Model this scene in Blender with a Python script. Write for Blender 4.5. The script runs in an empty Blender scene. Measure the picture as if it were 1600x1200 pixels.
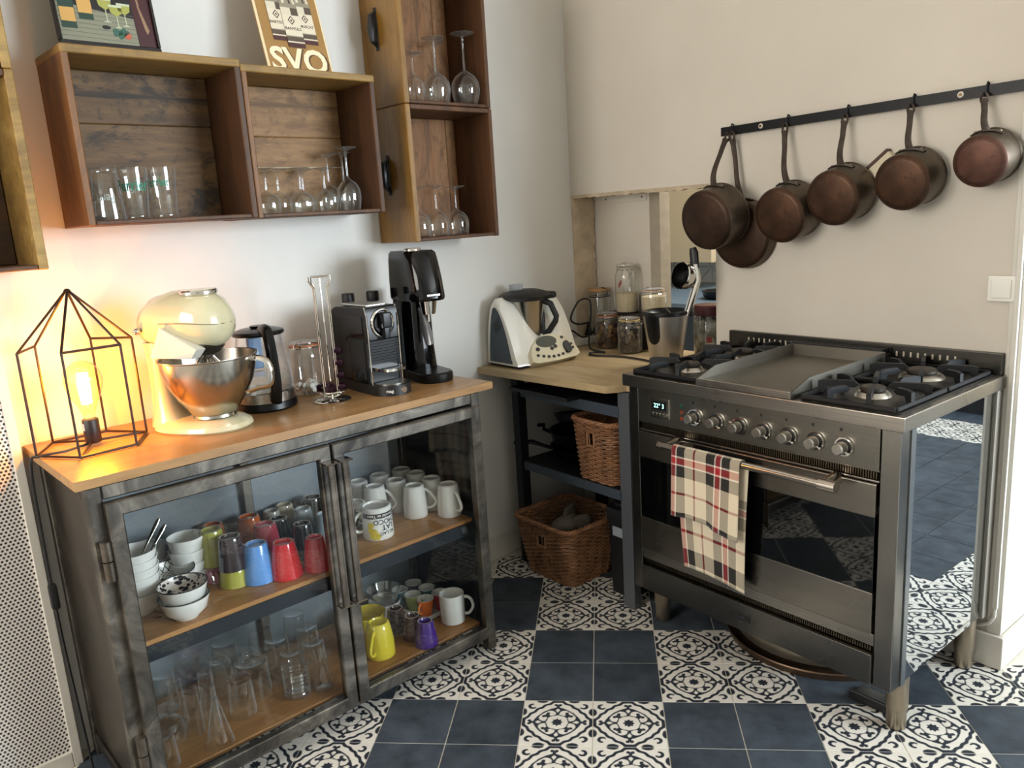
import bpy, bmesh, math, random
from mathutils import Matrix, Vector
import numpy as np

PI = math.pi
random.seed(7)
S = bpy.context.scene
COL = S.collection

# ------------------------------------------------------------------ camera
cam = bpy.data.objects.new('camera', bpy.data.cameras.new('camera'))
COL.objects.link(cam)
_r = Vector((0.624529, 0.778586, -0.061376))
_d = Vector((0.125424, -0.177552, -0.976086))
_f = Vector((-0.770864, 0.601896, -0.208540))
_m = Matrix((( _r.x, -_d.x, -_f.x, 2.48613), (_r.y, -_d.y, -_f.y, -1.54366), (_r.z, -_d.z, -_f.z, 1.39619), (0, 0, 0, 1)))
cam.matrix_world = _m
cam.data.sensor_width = 36.0
cam.data.lens = 27.683
cam.data.clip_start = 0.05
S.camera = cam

# ------------------------------------------------------------------ world, lights, exposure
W = bpy.data.worlds.new('world')
S.world = W
W.use_nodes = True
W.node_tree.nodes['Background'].inputs[0].default_value = (0.9, 0.92, 1.0, 1)
W.node_tree.nodes['Background'].inputs[1].default_value = 0.3

def area_light(name, loc, target, sx, sy, power, color):
    l = bpy.data.lights.new(name, 'AREA')
    l.shape = 'RECTANGLE'; l.size = sx; l.size_y = sy; l.energy = power; l.color = color
    o = bpy.data.objects.new(name, l); COL.objects.link(o)
    o.location = loc
    o.rotation_euler = (Vector(target) - Vector(loc)).to_track_quat('-Z', 'Y').to_euler()
    return o
area_light('window_light', (5.42, 2.3, 1.60), (0.0, 0.1, 1.2), 2.6, 1.7, 350, (0.80, 0.91, 1.0))
area_light('front_window_light', (0.9, -3.3, 1.75), (1.1, 0.8, 1.1), 1.7, 1.3, 76, (1.0, 0.94, 0.87))
area_light('next_room_light', (0.75, 1.7, 2.45), (0.35, 1.75, 0.8), 0.7, 0.5, 34, (1.0, 0.96, 0.90))
S.view_settings.view_transform = 'Standard'
S.view_settings.look = 'None'
S.view_settings.exposure = 0.0
S.view_settings.gamma = 1.0
S.view_settings.use_curve_mapping = False
S.cycles.transparent_max_bounces = 64
S.cycles.max_bounces = 10
S.cycles.diffuse_bounces = 5
S.cycles.glossy_bounces = 6
S.cycles.sample_clamp_indirect = 4.0
S.cycles.caustics_reflective = False
S.cycles.caustics_refractive = False

# ------------------------------------------------------------------ frames of reference
def unit(v):
    v = Vector(v); return v / v.length
LO = Vector((-0.015, 0.30, 0)); LU = unit((-0.1, 1, 0)); LN = Vector((LU.y, -LU.x, 0))
def Lw(u, n, z):                      # left wall: u along it towards the corner, n out of it
    return LO + LU * u + LN * n + Vector((0, 0, z))
LRZ = math.atan2(LN.y, LN.x)
CO = Vector((0.545, -0.16, 0)); CA = unit((0.07, -1.12, 0)); CN = Vector((-CA.y, CA.x, 0))
def Cw(a, d, z):                      # glazed cabinet: a along the front from its far end, d depth behind the front
    return CO + CA * a - CN * d + Vector((0, 0, z))
CRZ = math.atan2(CN.y, CN.x)
CABINET_M = Matrix.Translation(CO) @ Matrix.Rotation(CRZ, 4, 'Z')
LWALL_M = Matrix.Translation(LO) @ Matrix.Rotation(LRZ, 4, 'Z')
YB = 0.835                            # face of the back wall

# ------------------------------------------------------------------ mesh builder
class MB:
    def __init__(s, M=None):
        s.v = []; s.f = []; s.mi = []; s.M = M or Matrix.Identity(4); s.bev = False
    def add(s, vs, fs, mi=0, M=None):
        M = s.M @ M if M is not None else s.M
        b = len(s.v)
        for p in vs: s.v.append(M @ Vector(p))
        for f in fs: s.f.append([b + i for i in f]); s.mi.append(mi)
        return s
    def box(s, x0, x1, y0, y1, z0, z1, mi=0, M=None):
        v = [(x, y, z) for z in (z0, z1) for y in (y0, y1) for x in (x0, x1)]
        f = [(0, 2, 3, 1), (4, 5, 7, 6), (0, 1, 5, 4), (2, 6, 7, 3), (0, 4, 6, 2), (1, 3, 7, 5)]
        return s.add(v, f, mi, M)
    def rbox(s, x0, x1, y0, y1, z0, z1, r=0.005, seg=2, mi=0, M=None):
        s.bev = True; bm = bmesh.new()
        bmesh.ops.create_cube(bm, size=1)
        for v in bm.verts:
            v.co = ((x0 + x1) / 2 + v.co.x * (x1 - x0), (y0 + y1) / 2 + v.co.y * (y1 - y0), (z0 + z1) / 2 + v.co.z * (z1 - z0))
        r = min(r, 0.49 * min(x1 - x0, y1 - y0, z1 - z0))
        bmesh.ops.bevel(bm, geom=list(bm.edges), offset=r, segments=seg, profile=0.5, affect='EDGES')
        bm.verts.index_update()
        s.add([v.co.copy() for v in bm.verts], [[v.index for v in f.verts] for f in bm.faces], mi, M)
        bm.free(); return s
    def lathe(s, prof, seg=24, mi=0, M=None, c=(0, 0, 0), sx=1.0, sy=1.0, close=False):
        vs = []; fs = []; n = len(prof)
        for i in range(seg):
            a = 2 * PI * i / seg; ca, sa = math.cos(a), math.sin(a)
            for r, z in prof: vs.append((c[0] + r * ca * sx, c[1] + r * sa * sy, c[2] + z))
        for i in range(seg):
            j = (i + 1) % seg
            for k in range(n - 1):
                q = [i * n + k, j * n + k, j * n + k + 1, i * n + k + 1]
                if prof[k][0] < 1e-6: q = [q[0], q[2], q[3]]
                elif prof[k + 1][0] < 1e-6: q = [q[0], q[1], q[2]]
                fs.append(q)
        return s.add(vs, fs, mi, M)
    def cyl(s, p0, p1, r0, r1=None, seg=16, mi=0, cap=True, M=None):
        r1 = r0 if r1 is None else r1
        p0 = Vector(p0); p1 = Vector(p1); d = (p1 - p0).normalized()
        a = d.orthogonal().normalized(); b = d.cross(a)
        vs = []
        for p, r in ((p0, r0), (p1, r1)):
            for i in range(seg):
                t = 2 * PI * i / seg; vs.append(p + a * (r * math.cos(t)) + b * (r * math.sin(t)))
        fs = [[i, (i + 1) % seg, seg + (i + 1) % seg, seg + i] for i in range(seg)]
        if cap: fs += [list(range(seg))[::-1], list(range(seg, 2 * seg))]
        return s.add(vs, fs, mi, M)
    def tube(s, path, r, seg=6, mi=0, closed=False, M=None, ry=None):
        P = [Vector(p) for p in path]; n = len(P)
        R = r if isinstance(r, (list, tuple)) else [r] * n
        vs = []; fs = []; up = None
        for i in range(n):
            if closed: t = P[(i + 1) % n] - P[i - 1]
            else: t = P[min(i + 1, n - 1)] - P[max(i - 1, 0)]
            if t.length < 1e-9: t = Vector((0, 0, 1))
            t.normalize()
            if up is None: up = t.orthogonal().normalized()
            up = (up - t * up.dot(t))
            if up.length < 1e-6: up = t.orthogonal()
            up.normalize(); b = t.cross(up)
            for k in range(seg):
                a = 2 * PI * k / seg
                vs.append(P[i] + up * (R[i] * math.cos(a)) + b * ((ry or 1.0) * R[i] * math.sin(a)))
        m = n if closed else n - 1
        for i in range(m):
            j = (i + 1) % n
            for k in range(seg):
                l = (k + 1) % seg
                fs.append([i * seg + k, i * seg + l, j * seg + l, j * seg + k])
        if not closed: fs += [list(range(seg))[::-1], [(n - 1) * seg + k for k in range(seg)]]
        return s.add(vs, fs, mi, M)
    def prism(s, poly, h0, h1, axis='z', mi=0, M=None):
        n = len(poly)
        def pt(p, h):
            return (p[0], p[1], h) if axis == 'z' else (p[0], h, p[1]) if axis == 'y' else (h, p[0], p[1])
        vs = [pt(p, h0) for p in poly] + [pt(p, h1) for p in poly]
        fs = [list(range(n))[::-1], list(range(n, 2 * n))] + [[i, (i + 1) % n, n + (i + 1) % n, n + i] for i in range(n)]
        return s.add(vs, fs, mi, M)
    def loft(s, rings, cap=True, mi=0, M=None, closed=True):
        n = len(rings[0]); vs = [p for r in rings for p in r]; fs = []
        for i in range(len(rings) - 1):
            for k in range(n if closed else n - 1):
                l = (k + 1) % n
                fs.append([i * n + k, i * n + l, (i + 1) * n + l, (i + 1) * n + k])
        if cap and closed: fs += [list(range(n))[::-1], [(len(rings) - 1) * n + k for k in range(n)]]
        return s.add(vs, fs, mi, M)
    def sheet(s, fn, nu, nv, mi=0, M=None):
        vs = [fn(i / nu, j / nv) for j in range(nv + 1) for i in range(nu + 1)]
        fs = [[j * (nu + 1) + i, j * (nu + 1) + i + 1, (j + 1) * (nu + 1) + i + 1, (j + 1) * (nu + 1) + i] for j in range(nv) for i in range(nu)]
        return s.add(vs, fs, mi, M)
    def ellipsoid(s, c, rx, ry, rz, seg=16, rings=10, mi=0, M=None):
        prof = [(math.sin(PI * k / rings), -math.cos(PI * k / rings)) for k in range(rings + 1)]
        prof[0] = (0, -1); prof[-1] = (0, 1)
        mm = Matrix.Translation(c) @ Matrix.Diagonal((rx, ry, rz, 1))
        return s.lathe(prof, seg, mi, (M @ mm) if M is not None else mm)

TM = {}
def _mesh(name, mb, mats, inv=None, angle=35):
    me = bpy.data.meshes.new(name)
    vs = [inv @ v for v in mb.v] if inv is not None else mb.v
    me.from_pydata([tuple(v) for v in vs], [], mb.f)
    if not isinstance(mats, (list, tuple)): mats = [mats]
    for m in mats: me.materials.append(m)
    if len(mats) > 1: me.polygons.foreach_set('material_index', mb.mi)
    bm = bmesh.new(); bm.from_mesh(me)
    bmesh.ops.recalc_face_normals(bm, faces=bm.faces)
    bm.to_mesh(me); bm.free()
    me.polygons.foreach_set('use_smooth', [True] * len(me.polygons))
    me.set_sharp_from_angle(angle=math.radians(angle))
    me.update()
    return me
def soften(o, mb):
    if mb.bev:
        w = o.modifiers.new('weighted_normals', 'WEIGHTED_NORMAL'); w.keep_sharp = True; w.weight = 80
    return o
def tag(o, label=None, cat=None, group=None, kind=None):
    if label: o['label'] = label
    if cat: o['category'] = cat
    if group: o['group'] = group
    if kind: o['kind'] = kind
    return o
def thing(name, label, cat, loc=(0, 0, 0), rz=0.0, group=None, M=None):
    o = bpy.data.objects.new(name, None); COL.objects.link(o)
    o.empty_display_size = 0.05
    if M is None: M = Matrix.Translation(Vector(loc)) @ Matrix.Rotation(rz, 4, 'Z')
    o.matrix_world = M; TM[o.name] = M
    return tag(o, label, cat, group)
def part(name, mb, mats, parent, label=None, local=False, kind=None, angle=35):
    M = TM[parent.name]
    me = _mesh(name, mb, mats, None if local else M.inverted(), angle)
    o = bpy.data.objects.new(name, me); COL.objects.link(o); o.parent = parent; soften(o, mb)
    TM[o.name] = M
    return tag(o, label, None, None, kind)
def solo(name, mb, mats, label, cat, loc=(0, 0, 0), rz=0.0, group=None, local=False, kind=None, angle=35):
    M = Matrix.Translation(Vector(loc)) @ Matrix.Rotation(rz, 4, 'Z')
    o = bpy.data.objects.new(name, _mesh(name, mb, mats, None if local else M.inverted(), angle)); COL.objects.link(o); soften(o, mb)
    o.matrix_world = M; TM[o.name] = M
    return tag(o, label, cat, group, kind)
def struct(name, mb, mats, parent=None):
    if parent: return part(name, mb, mats, parent)
    o = bpy.data.objects.new(name, _mesh(name, mb, mats)); COL.objects.link(o); soften(o, mb); TM[o.name] = Matrix.Identity(4)
    return tag(o, kind='structure')
def copy_tree(o, M=None, parent=None):
    c = o.copy(); COL.objects.link(c)
    if parent is not None: c.parent = parent
    elif M is not None: c.matrix_world = M; TM[c.name] = M
    for ch in list(o.children): copy_tree(ch, None, c)
    return c
class Proto:
    """first placement moves the original, later ones copy it with its parts"""
    def __init__(s, root): s.root = root; s.used = False
    def put(s, loc, rz=0.0, label=None, group=None, M=None, sc=1.0):
        if M is None: M = Matrix.Translation(Vector(loc)) @ Matrix.Rotation(rz, 4, 'Z') @ Matrix.Scale(sc, 4)
        if not s.used: o = s.root; o.matrix_world = M; s.used = True
        else: o = copy_tree(s.root, M)
        if label: o['label'] = label
        if group: o['group'] = group
        return o

# ------------------------------------------------------------------ lettering (made first, while the scene is still empty)
def text_polys(txt, size=1.0, bold=0.0):
    cu = bpy.data.curves.new('lettering', 'FONT'); cu.body = txt; cu.size = size; cu.align_x = 'CENTER'; cu.align_y = 'CENTER'
    cu.resolution_u = 3; cu.offset = bold
    o = bpy.data.objects.new('lettering', cu); COL.objects.link(o)
    dg = bpy.context.evaluated_depsgraph_get()
    me = o.evaluated_get(dg).to_mesh()
    vs = [tuple(v.co) for v in me.vertices]; fs = [list(p.vertices) for p in me.polygons]
    o.evaluated_get(dg).to_mesh_clear()
    bpy.data.objects.remove(o); bpy.data.curves.remove(cu)
    return vs, fs
TXT = {k: text_polys(k, 1.0, 0.028 if k == 'SVO' else 0.012) for k in ('SVO', 'ILVE', 'magimix', 'Perrier', 'Chocolat en Tasse', 'CHOCO', 'LAT', 'AU LAIT', '22° 3', 'BARTISOL', 'MUSCAT', 'BANYULS', 'o')}
def flat_text(mb, key, size, M, mi=0):
    vs, fs = TXT[key]; mb.add([(x * size, y * size, 0) for x, y, z in vs], fs, mi, M)
def wrap_text(mb, key, size, r, z, ang, mi=0, flip=False, M=None, rtop=None, h=1.0, zsc=1.0):
    """letters laid round an upright cylinder (radius r, or r at z=0 to rtop at z=h)"""
    vs, fs = TXT[key]; out = []
    for x, y, _ in vs:
        x *= size; y *= size * zsc
        if flip: x = -x; y = -y
        zz = z + y
        rr = r if rtop is None else r + (rtop - r) * zz / h
        a = ang + x / rr
        out.append((rr * math.cos(a), rr * math.sin(a), zz))
    mb.add(out, fs, mi, M)

# ------------------------------------------------------------------ materials
def lin(c):
    if isinstance(c, str):
        c = [int(c[i:i + 2], 16) / 255 for i in (0, 2, 4)]
    return tuple((x / 12.92 if x <= 0.04045 else ((x + 0.055) / 1.055) ** 2.4) for x in c) + (1,)
class N:
    def __init__(s, name):
        s.m = bpy.data.materials.new(name); s.m.use_nodes = True
        s.t = s.m.node_tree; s.b = s.t.nodes['Principled BSDF']; s.out = s.t.nodes['Material Output']
    def n(s, typ, **k):
        o = s.t.nodes.new('ShaderNode' + typ)
        for a, v in k.items(): setattr(o, a, v)
        return o
    def l(s, a, b): s.t.links.new(a, b)
    def coord(s, scale=(1, 1, 1), kind='Object', rot=(0, 0, 0)):
        tc = s.n('TexCoord'); mp = s.n('Mapping'); mp.inputs['Scale'].default_value = scale; mp.inputs['Rotation'].default_value = rot
        s.l(tc.outputs[kind], mp.inputs['Vector']); return mp.outputs['Vector']
    def noise(s, vec, scale, detail=4, rough=0.55, dist=0.0):
        o = s.n('TexNoise'); o.inputs['Scale'].default_value = scale; o.inputs['Detail'].default_value = detail
        o.inputs['Roughness'].default_value = rough; o.inputs['Distortion'].default_value = dist
        s.l(vec, o.inputs['Vector']); return o.outputs['Fac']
    def ramp(s, fac, stops, interp='LINEAR'):
        o = s.n('ValToRGB'); o.color_ramp.interpolation = interp; e = o.color_ramp.elements
        while len(e) > 1: e.remove(e[-1])
        e[0].position = stops[0][0]; e[0].color = stops[0][1]
        for p, c in stops[1:]:
            x = e.new(p); x.color = c
        s.l(fac, o.inputs['Fac']); return o.outputs['Color']
    def mix(s, fac, a, b, mode='MIX'):
        o = s.n('MixRGB', blend_type=mode)
        for i, x in enumerate((fac, a, b)):
            if isinstance(x, (int, float, tuple)): o.inputs[i].default_value = x
            else: s.l(x, o.inputs[i])
        return o.outputs['Color']
    def math(s, op, a, b=0.0, c=None):
        o = s.n('Math', operation=op)
        for i, x in enumerate((a, b) if c is None else (a, b, c)):
            if isinstance(x, (int, float)): o.inputs[i].default_value = x
            else: s.l(x, o.inputs[i])
        return o.outputs[0]
    def set(s, **k):
        names = dict(col='Base Color', rough='Roughness', metal='Metallic', spec='Specular IOR Level', coat='Coat Weight', crough='Coat Roughness', ec='Emission Color', es='Emission Strength', sheen='Sheen Weight', alpha='Alpha')
        for a, v in k.items():
            i = s.b.inputs[names[a]]
            if isinstance(v, (int, float, tuple)): i.default_value = v
            else: s.l(v, i)
        return s
    def bump(s, h, strength=0.3, dist=0.002):
        o = s.n('Bump'); o.inputs['Strength'].default_value = strength; o.inputs['Distance'].default_value = dist
        s.l(h, o.inputs['Height']); s.l(o.outputs['Normal'], s.b.inputs['Normal']); return s

def plain(name, col, rough=0.5, metal=0.0, var=0.0, vs=12, bump=0.0, bs=80, coat=0.0, spec=0.5):
    q = N(name); c = lin(col)
    v = q.coord()
    if var:
        lo = tuple(x * (1 - var) for x in c[:3]) + (1,); hi = tuple(min(1, x * (1 + var)) for x in c[:3]) + (1,)
        q.set(col=q.ramp(q.noise(v, vs), [(0.3, lo), (0.7, hi)]))
    else: q.set(col=c)
    if bump: q.bump(q.noise(v, bs, 3), bump)
    q.set(rough=rough, metal=metal, coat=coat, spec=spec)
    return q.m
def wood(name, dark, mid, light, axis='y', scale=1.0, rough=0.5, stain=0.0, coat=0.0, bump=0.25, stain_col=(0.02, 0.015, 0.01, 1), fine=0.5, k=1.0):
    q = N(name)
    st = {'x': (0.12, 1, 1), 'y': (1, 0.12, 1), 'z': (1, 1, 0.12)}[axis]
    v = q.coord(tuple(x * scale for x in st))
    n1 = q.noise(v, 9 * k, 5, 0.6, 0.8); n2 = q.noise(v, 70 * k, 3, 0.6)
    base = q.ramp(n1, [(0.28, lin(dark)), (0.5, lin(mid)), (0.72, lin(light))])
    f2 = q.ramp(n2, [(0.35, (0.55, 0.55, 0.55, 1)), (0.65, (1.1, 1.1, 1.1, 1))])
    col = q.mix(fine, base, f2, 'MULTIPLY')
    if stain:
        v2 = q.coord(tuple(0.5 + 0.5 * x for x in st))
        s1 = q.ramp(q.noise(v2, 10, 6, 0.72, 0.6), [(0.50, (0, 0, 0, 1)), (0.60, (1, 1, 1, 1))])
        v3 = q.coord(tuple(0.05 if x < 0.5 else x for x in st)); s4 = q.ramp(q.noise(v3, 26, 4, 0.65, 0.4), [(0.60, (0, 0, 0, 1)), (0.66, (1, 1, 1, 1))])
        s3 = q.ramp(q.noise(v2, 34, 4, 0.7, 0.3), [(0.60, (0, 0, 0, 1)), (0.72, (1, 1, 1, 1))])
        col = q.mix(q.mix(stain, (0, 0, 0, 1), q.mix(1.0, q.mix(1.0, s1, s3, 'LIGHTEN'), s4, 'LIGHTEN')), col, stain_col)
    q.set(col=col, rough=rough, coat=coat, crough=0.25)
    q.bump(n2, bump, 0.001)
    return q.m
def steel(name, col=(0.62, 0.60, 0.57), rough=0.28, axis='x', var=0.12):
    q = N(name); st = {'x': (0.02, 1, 1), 'y': (1, 0.02, 1), 'z': (1, 1, 0.02), '-': (1, 1, 1)}[axis]
    n = q.noise(q.coord(st), 220, 2, 0.6); big = q.noise(q.coord(), 5, 3)
    c = lin(col)
    q.set(col=q.ramp(n, [(0.3, tuple(x * (1 - var) for x in c[:3]) + (1,)), (0.7, tuple(min(1, x * (1 + var)) for x in c[:3]) + (1,))]),
          metal=1.0, rough=q.math('MULTIPLY_ADD', big, 0.16, rough - 0.08))
    return q.m
def thin_glass(name, tint=(0.97, 0.98, 0.97), ior=1.45, rough=0.0, edge=0.10, gl=1.0, body=0.0, bodycol=(0.8, 0.8, 0.8), pw=4.6, rim=0.0):
    """thin-walled glass: see-through sheet with a Fresnel reflection, a little darker where seen edge on"""
    q = N(name); q.t.nodes.remove(q.b)
    lw = q.n('LayerWeight'); lw.inputs['Blend'].default_value = 0.5
    f0 = ((ior - 1) / (ior + 1)) ** 2
    fac = q.math('MULTIPLY_ADD', q.math('POWER', lw.outputs['Facing'], pw), 1 - f0, f0)
    tr = q.n('BsdfTransparent'); go = q.n('BsdfGlossy'); go.inputs['Roughness'].default_value = rough
    go.inputs['Color'].default_value = (gl, gl, gl, 1)
    tcol = q.ramp(lw.outputs['Facing'], [(0.5, tint + (1,)), (1.0, tuple(x * (1 - edge * 4) for x in tint) + (1,))])
    q.l(tcol, tr.inputs['Color'])
    mx = q.n('MixShader'); q.l(fac, mx.inputs[0]); q.l(tr.outputs[0], mx.inputs[1]); q.l(go.outputs[0], mx.inputs[2])
    last = mx
    if body or rim:
        df = q.n('BsdfDiffuse'); df.inputs['Color'].default_value = bodycol + (1,)
        m2 = q.n('MixShader'); q.l(q.math('MULTIPLY_ADD', q.math('POWER', lw.outputs['Facing'], 3.0), rim, body), m2.inputs[0]); q.l(mx.outputs[0], m2.inputs[1]); q.l(df.outputs[0], m2.inputs[2]); last = m2  # pale diffuse mixed in towards edge-on: light caught by glass edges, put into colour
    q.l(last.outputs[0], q.out.inputs['Surface'])
    return q.m
def glow(name, col, strength):
    q = N(name); q.set(col=lin(col), ec=lin(col), es=strength); return q.m

M_wall = plain('wall_paint', 'dcd9d3', 0.85, var=0.035, vs=3, bump=0.10, bs=45)
M_wall2 = plain('wall_paint_back', 'd5cdc0', 0.85, var=0.035, vs=3, bump=0.10, bs=45)
M_plaster = plain('raw_plaster', 'bfae95', 0.95, var=0.22, vs=14, bump=0.6, bs=30)
M_trim = plain('white_trim', 'd6d1c6', 0.45, var=0.04, vs=8)
M_ceil = plain('ceiling_paint', 'e2ddd3', 0.9)
M_blackmetal = plain('black_steel', '23262b', 0.45, 0.6, var=0.2, vs=20)
M_black = plain('black_plastic', '0a0a0b', 0.3, spec=0.3)
M_blackmatt = plain('matt_black', '131315', 0.45)
M_iron = plain('cast_iron', '17181a', 0.5, 0.3, bump=0.15, bs=200)
M_white = plain('white_china', 'e6e4df', 0.12, coat=0.6)
M_whiteplastic = plain('white_plastic', 'e9e6dc', 0.25, coat=0.3)
M_chrome = plain('chrome', 'd9d6d0', 0.08, 1.0)
M_stainless = steel('brushed_stainless')
M_stainless_y = steel('brushed_stainless_side', axis='y')
M_bowlsteel = steel('bowl_steel', (0.72, 0.70, 0.66), 0.22, '-', 0.03)
M_mirror = plain('polished_side', 'c6ccd2', 0.015, 1.0)
M_glass = thin_glass('clear_glass', ior=1.8, edge=0.14, pw=3.0, rim=0.32)
M_pane = thin_glass('door_pane', (0.98, 0.99, 0.985), 1.30, 0.0, 0.05)
M_darkglass = plain('oven_glass', '050606', 0.03, coat=0.5)
# ================================================================== ROOM
XR = 1.69        # right end of the back wall
b = MB(); b.box(-0.6, 5.8, -3.5, 4.4, -0.05, -0.0012)
M_grout = plain('grout', 'cfc9bc', 0.9, var=0.12, vs=40)
floor = struct('floor', b, M_grout)
# --- wall_left (turned a little: the old room is not square)
b = MB(LWALL_M); b.box(-0.14, 0, -4.2, 0.70, 0, 2.7); struct('wall_left', b, M_wall)
# --- wall_back with the raw pass-through opening
b = MB()
b.box(0.687, XR, YB, YB + 0.125, 0, 2.7)
b.box(-0.15, 0.687, YB, YB + 0.125, 1.459, 2.7)
b.box(-0.15, 0.687, YB, YB + 0.125, 0, 0.79)
struct('wall_back', b, M_wall2)
b = MB()                                              # chipped lower edge of the wall above the opening
r = random.Random(3)
pts = []
for i in range(46):
    x = -0.07 + 0.757 * i / 45; pts.append((x, 1.459 - 0.004 - r.random() * 0.006))
poly = pts + [(0.687, 1.466), (-0.07, 1.466)]
b.prism(poly, YB - 0.0015, YB + 0.02, 'y')
struct('trim_1', b, M_plaster)
b = MB()                                              # strip of raw plaster on the left reveal
rings = []
for i in range(40):
    z = 0.82 + 0.64 * i / 39; w = 0.012 * (r.random() - 0.5)
    rings.append([(-0.0755, YB + 0.002, z), (-0.058, YB + 0.002, z), (-0.052 + w * 0.3, YB + 0.118 + w, z), (-0.08, YB + 0.118 + w, z)])
b.loft(rings); struct('trim_2', b, M_plaster)
# the boarded panel behind the opening, its return edge and the room beyond
b = MB(); b.rbox(-0.09, 0.262, YB + 0.127, YB + 0.150, 0.78, 1.75, 0.004); struct('wall_panel', b, M_wall2)
b = MB(); b.rbox(0.0, 0.252, YB + 0.121, YB + 0.1268, 1.424, 1.456, 0.002); tp = struct('trim_5', b, M_trim)
for x in (0.022, 0.228):
    b = MB(); b.cyl((x, YB + 0.1215, 1.440), (x, YB + 0.1195, 1.440), 0.004, seg=10); part('screw', b, plain('trim_screw%.2f' % x, '6b6157', 0.4, 0.6), tp)
b = MB(); b.rbox(0.263, 0.316, YB + 0.127, YB + 0.19, 0.78, 1.75, 0.003); struct('trim_3', b, plain('panel_edge', 'a59b8a', 0.8, var=0.1, vs=20))
b = MB(); b.box(-1.3, 1.55, 2.45, 2.55, 0, 2.7); struct('wall_far', b, plain('far_wall', 'c9bda4', 0.8))
b = MB(); b.box(-1.4, -1.3, 0.95, 2.55, 0, 2.7); struct('wall_beyond', b, plain('far_wall_side', 'd8c9a4', 0.8))
tiles_far = MB(); rr = 0.15
wf = struct('wall_tiled', MB().box(-1.3, 1.5, 2.43, 2.452, 0.70, 1.18), M_grout)
M_wtile = plain('white_wall_tile', 'dfe3e6', 0.15, coat=0.3)
tb = MB().rbox(-0.073, 0.073, 0, 0.006, -0.073, 0.073, 0.002, 1)
ln = MB().box(-0.001, 0.001, 0, 0.0065, -0.095, 0.095)
tm = None
for i in range(14):
    for j in range(3):
        x = -1.22 + i * 0.15; z = 0.795 + j * 0.15
        if tm is None: tm = _mesh('wall_tile', tb, M_wtile)
        o = bpy.data.objects.new('wall_tile', tm); COL.objects.link(o); o.parent = wf; o.location = (x, 2.424, z)
bd = MB()
for i in range(14):
    for j in range(3):
        x = -1.22 + i * 0.15; z = 0.795 + j * 0.15; s = 1 if (i + j) % 2 else -1
        bd.box(-0.0012, 0.0012, 2.4225, 2.4245, -0.09, 0.09, M=Matrix.Translation((x, 0, z)) @ Matrix.Rotation(s * PI / 4, 4, 'Y'))
tag(struct('tile_diagonal_lines', bd, plain('tile_line', '5a5f66', 0.6), wf), kind='stuff')
b = MB(); b.box(1.55, XR, YB + 0.125, 4.3, 0, 2.7); struct('wall_side', b, M_wall)
b = MB(); b.box(5.6, 5.7, -3.6, 4.4, 0, 0.75); b.box(5.6, 5.7, -3.6, 0.9, 0.75, 2.45); b.box(5.6, 5.7, 3.7, 4.4, 0.75, 2.45); b.box(5.6, 5.7, -3.6, 4.4, 2.45, 2.7)
struct('wall_right', b, M_wall)
b = MB(); b.box(XR, 5.7, 4.2, 4.3, 0, 2.7); struct('wall_end', b, M_wall)
b = MB(); b.box(-0.3, 0.0, -3.6, -3.5, 0, 2.7); b.box(1.9, 5.7, -3.6, -3.5, 0, 2.7); b.box(0.0, 1.9, -3.6, -3.5, 0, 0.9); b.box(0.0, 1.9, -3.6, -3.5, 2.4, 2.7)
struct('wall_front', b, M_wall)
b = MB(); b.box(-0.3, 5.7, -3.6, 4.4, 2.7, 2.8); struct('ceiling', b, M_ceil)
# --- baseboards
b = MB(LWALL_M); b.rbox(0.0005, 0.016, -0.38, 0.53, 0, 0.10, 0.004); struct('baseboard_left', b, M_trim)
b = MB()
b.rbox(1.585, XR + 0.016, YB - 0.018, YB - 0.0005, 0, 0.105, 0.006)
b.rbox(XR + 0.0005, XR + 0.016, YB - 0.002, 2.6, 0, 0.105, 0.006)
struct('baseboard_back', b, M_trim)
b = MB(); b.rbox(1.655, XR + 0.004, YB - 0.007, YB - 0.0005, 0.105, 2.7, 0.003); struct('trim_4', b, M_trim)   # corner bead
# --- cable trunking with its bend at the foot
t = thing('cable_trunking', 'narrow white cable trunking running down the wall corner right of the range cooker', 'trunking', (1.672, YB - 0.02, 0.1))
b = MB(); b.rbox(1.670, 1.684, YB - 0.020, YB - 0.0075, 0.19, 2.69, 0.003); part('trunking_strip', b, M_trim, t)
b = MB(); b.tube([(1.677, YB - 0.014, 0.19), (1.676, YB - 0.014, 0.165), (1.664, YB - 0.014, 0.14), (1.640, YB - 0.014, 0.124), (1.61, YB - 0.014, 0.119), (1.56, YB - 0.014, 0.119)], 0.006, 8); part('cable', b, M_trim, t)
# --- light switch
t = thing('light_switch', 'white square light switch on the back wall by the right corner', 'switch', (1.636, YB, 1.12))
b = MB(); b.rbox(1.601, 1.671, YB - 0.0135, YB - 0.0075, 1.086, 1.156, 0.003); part('plate', b, M_whiteplastic, t)
b = MB(); b.rbox(1.611, 1.661, YB - 0.018, YB - 0.0115, 1.096, 1.146, 0.003, M=Matrix.Identity(4)); part('rocker', b, M_whiteplastic, t)

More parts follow.
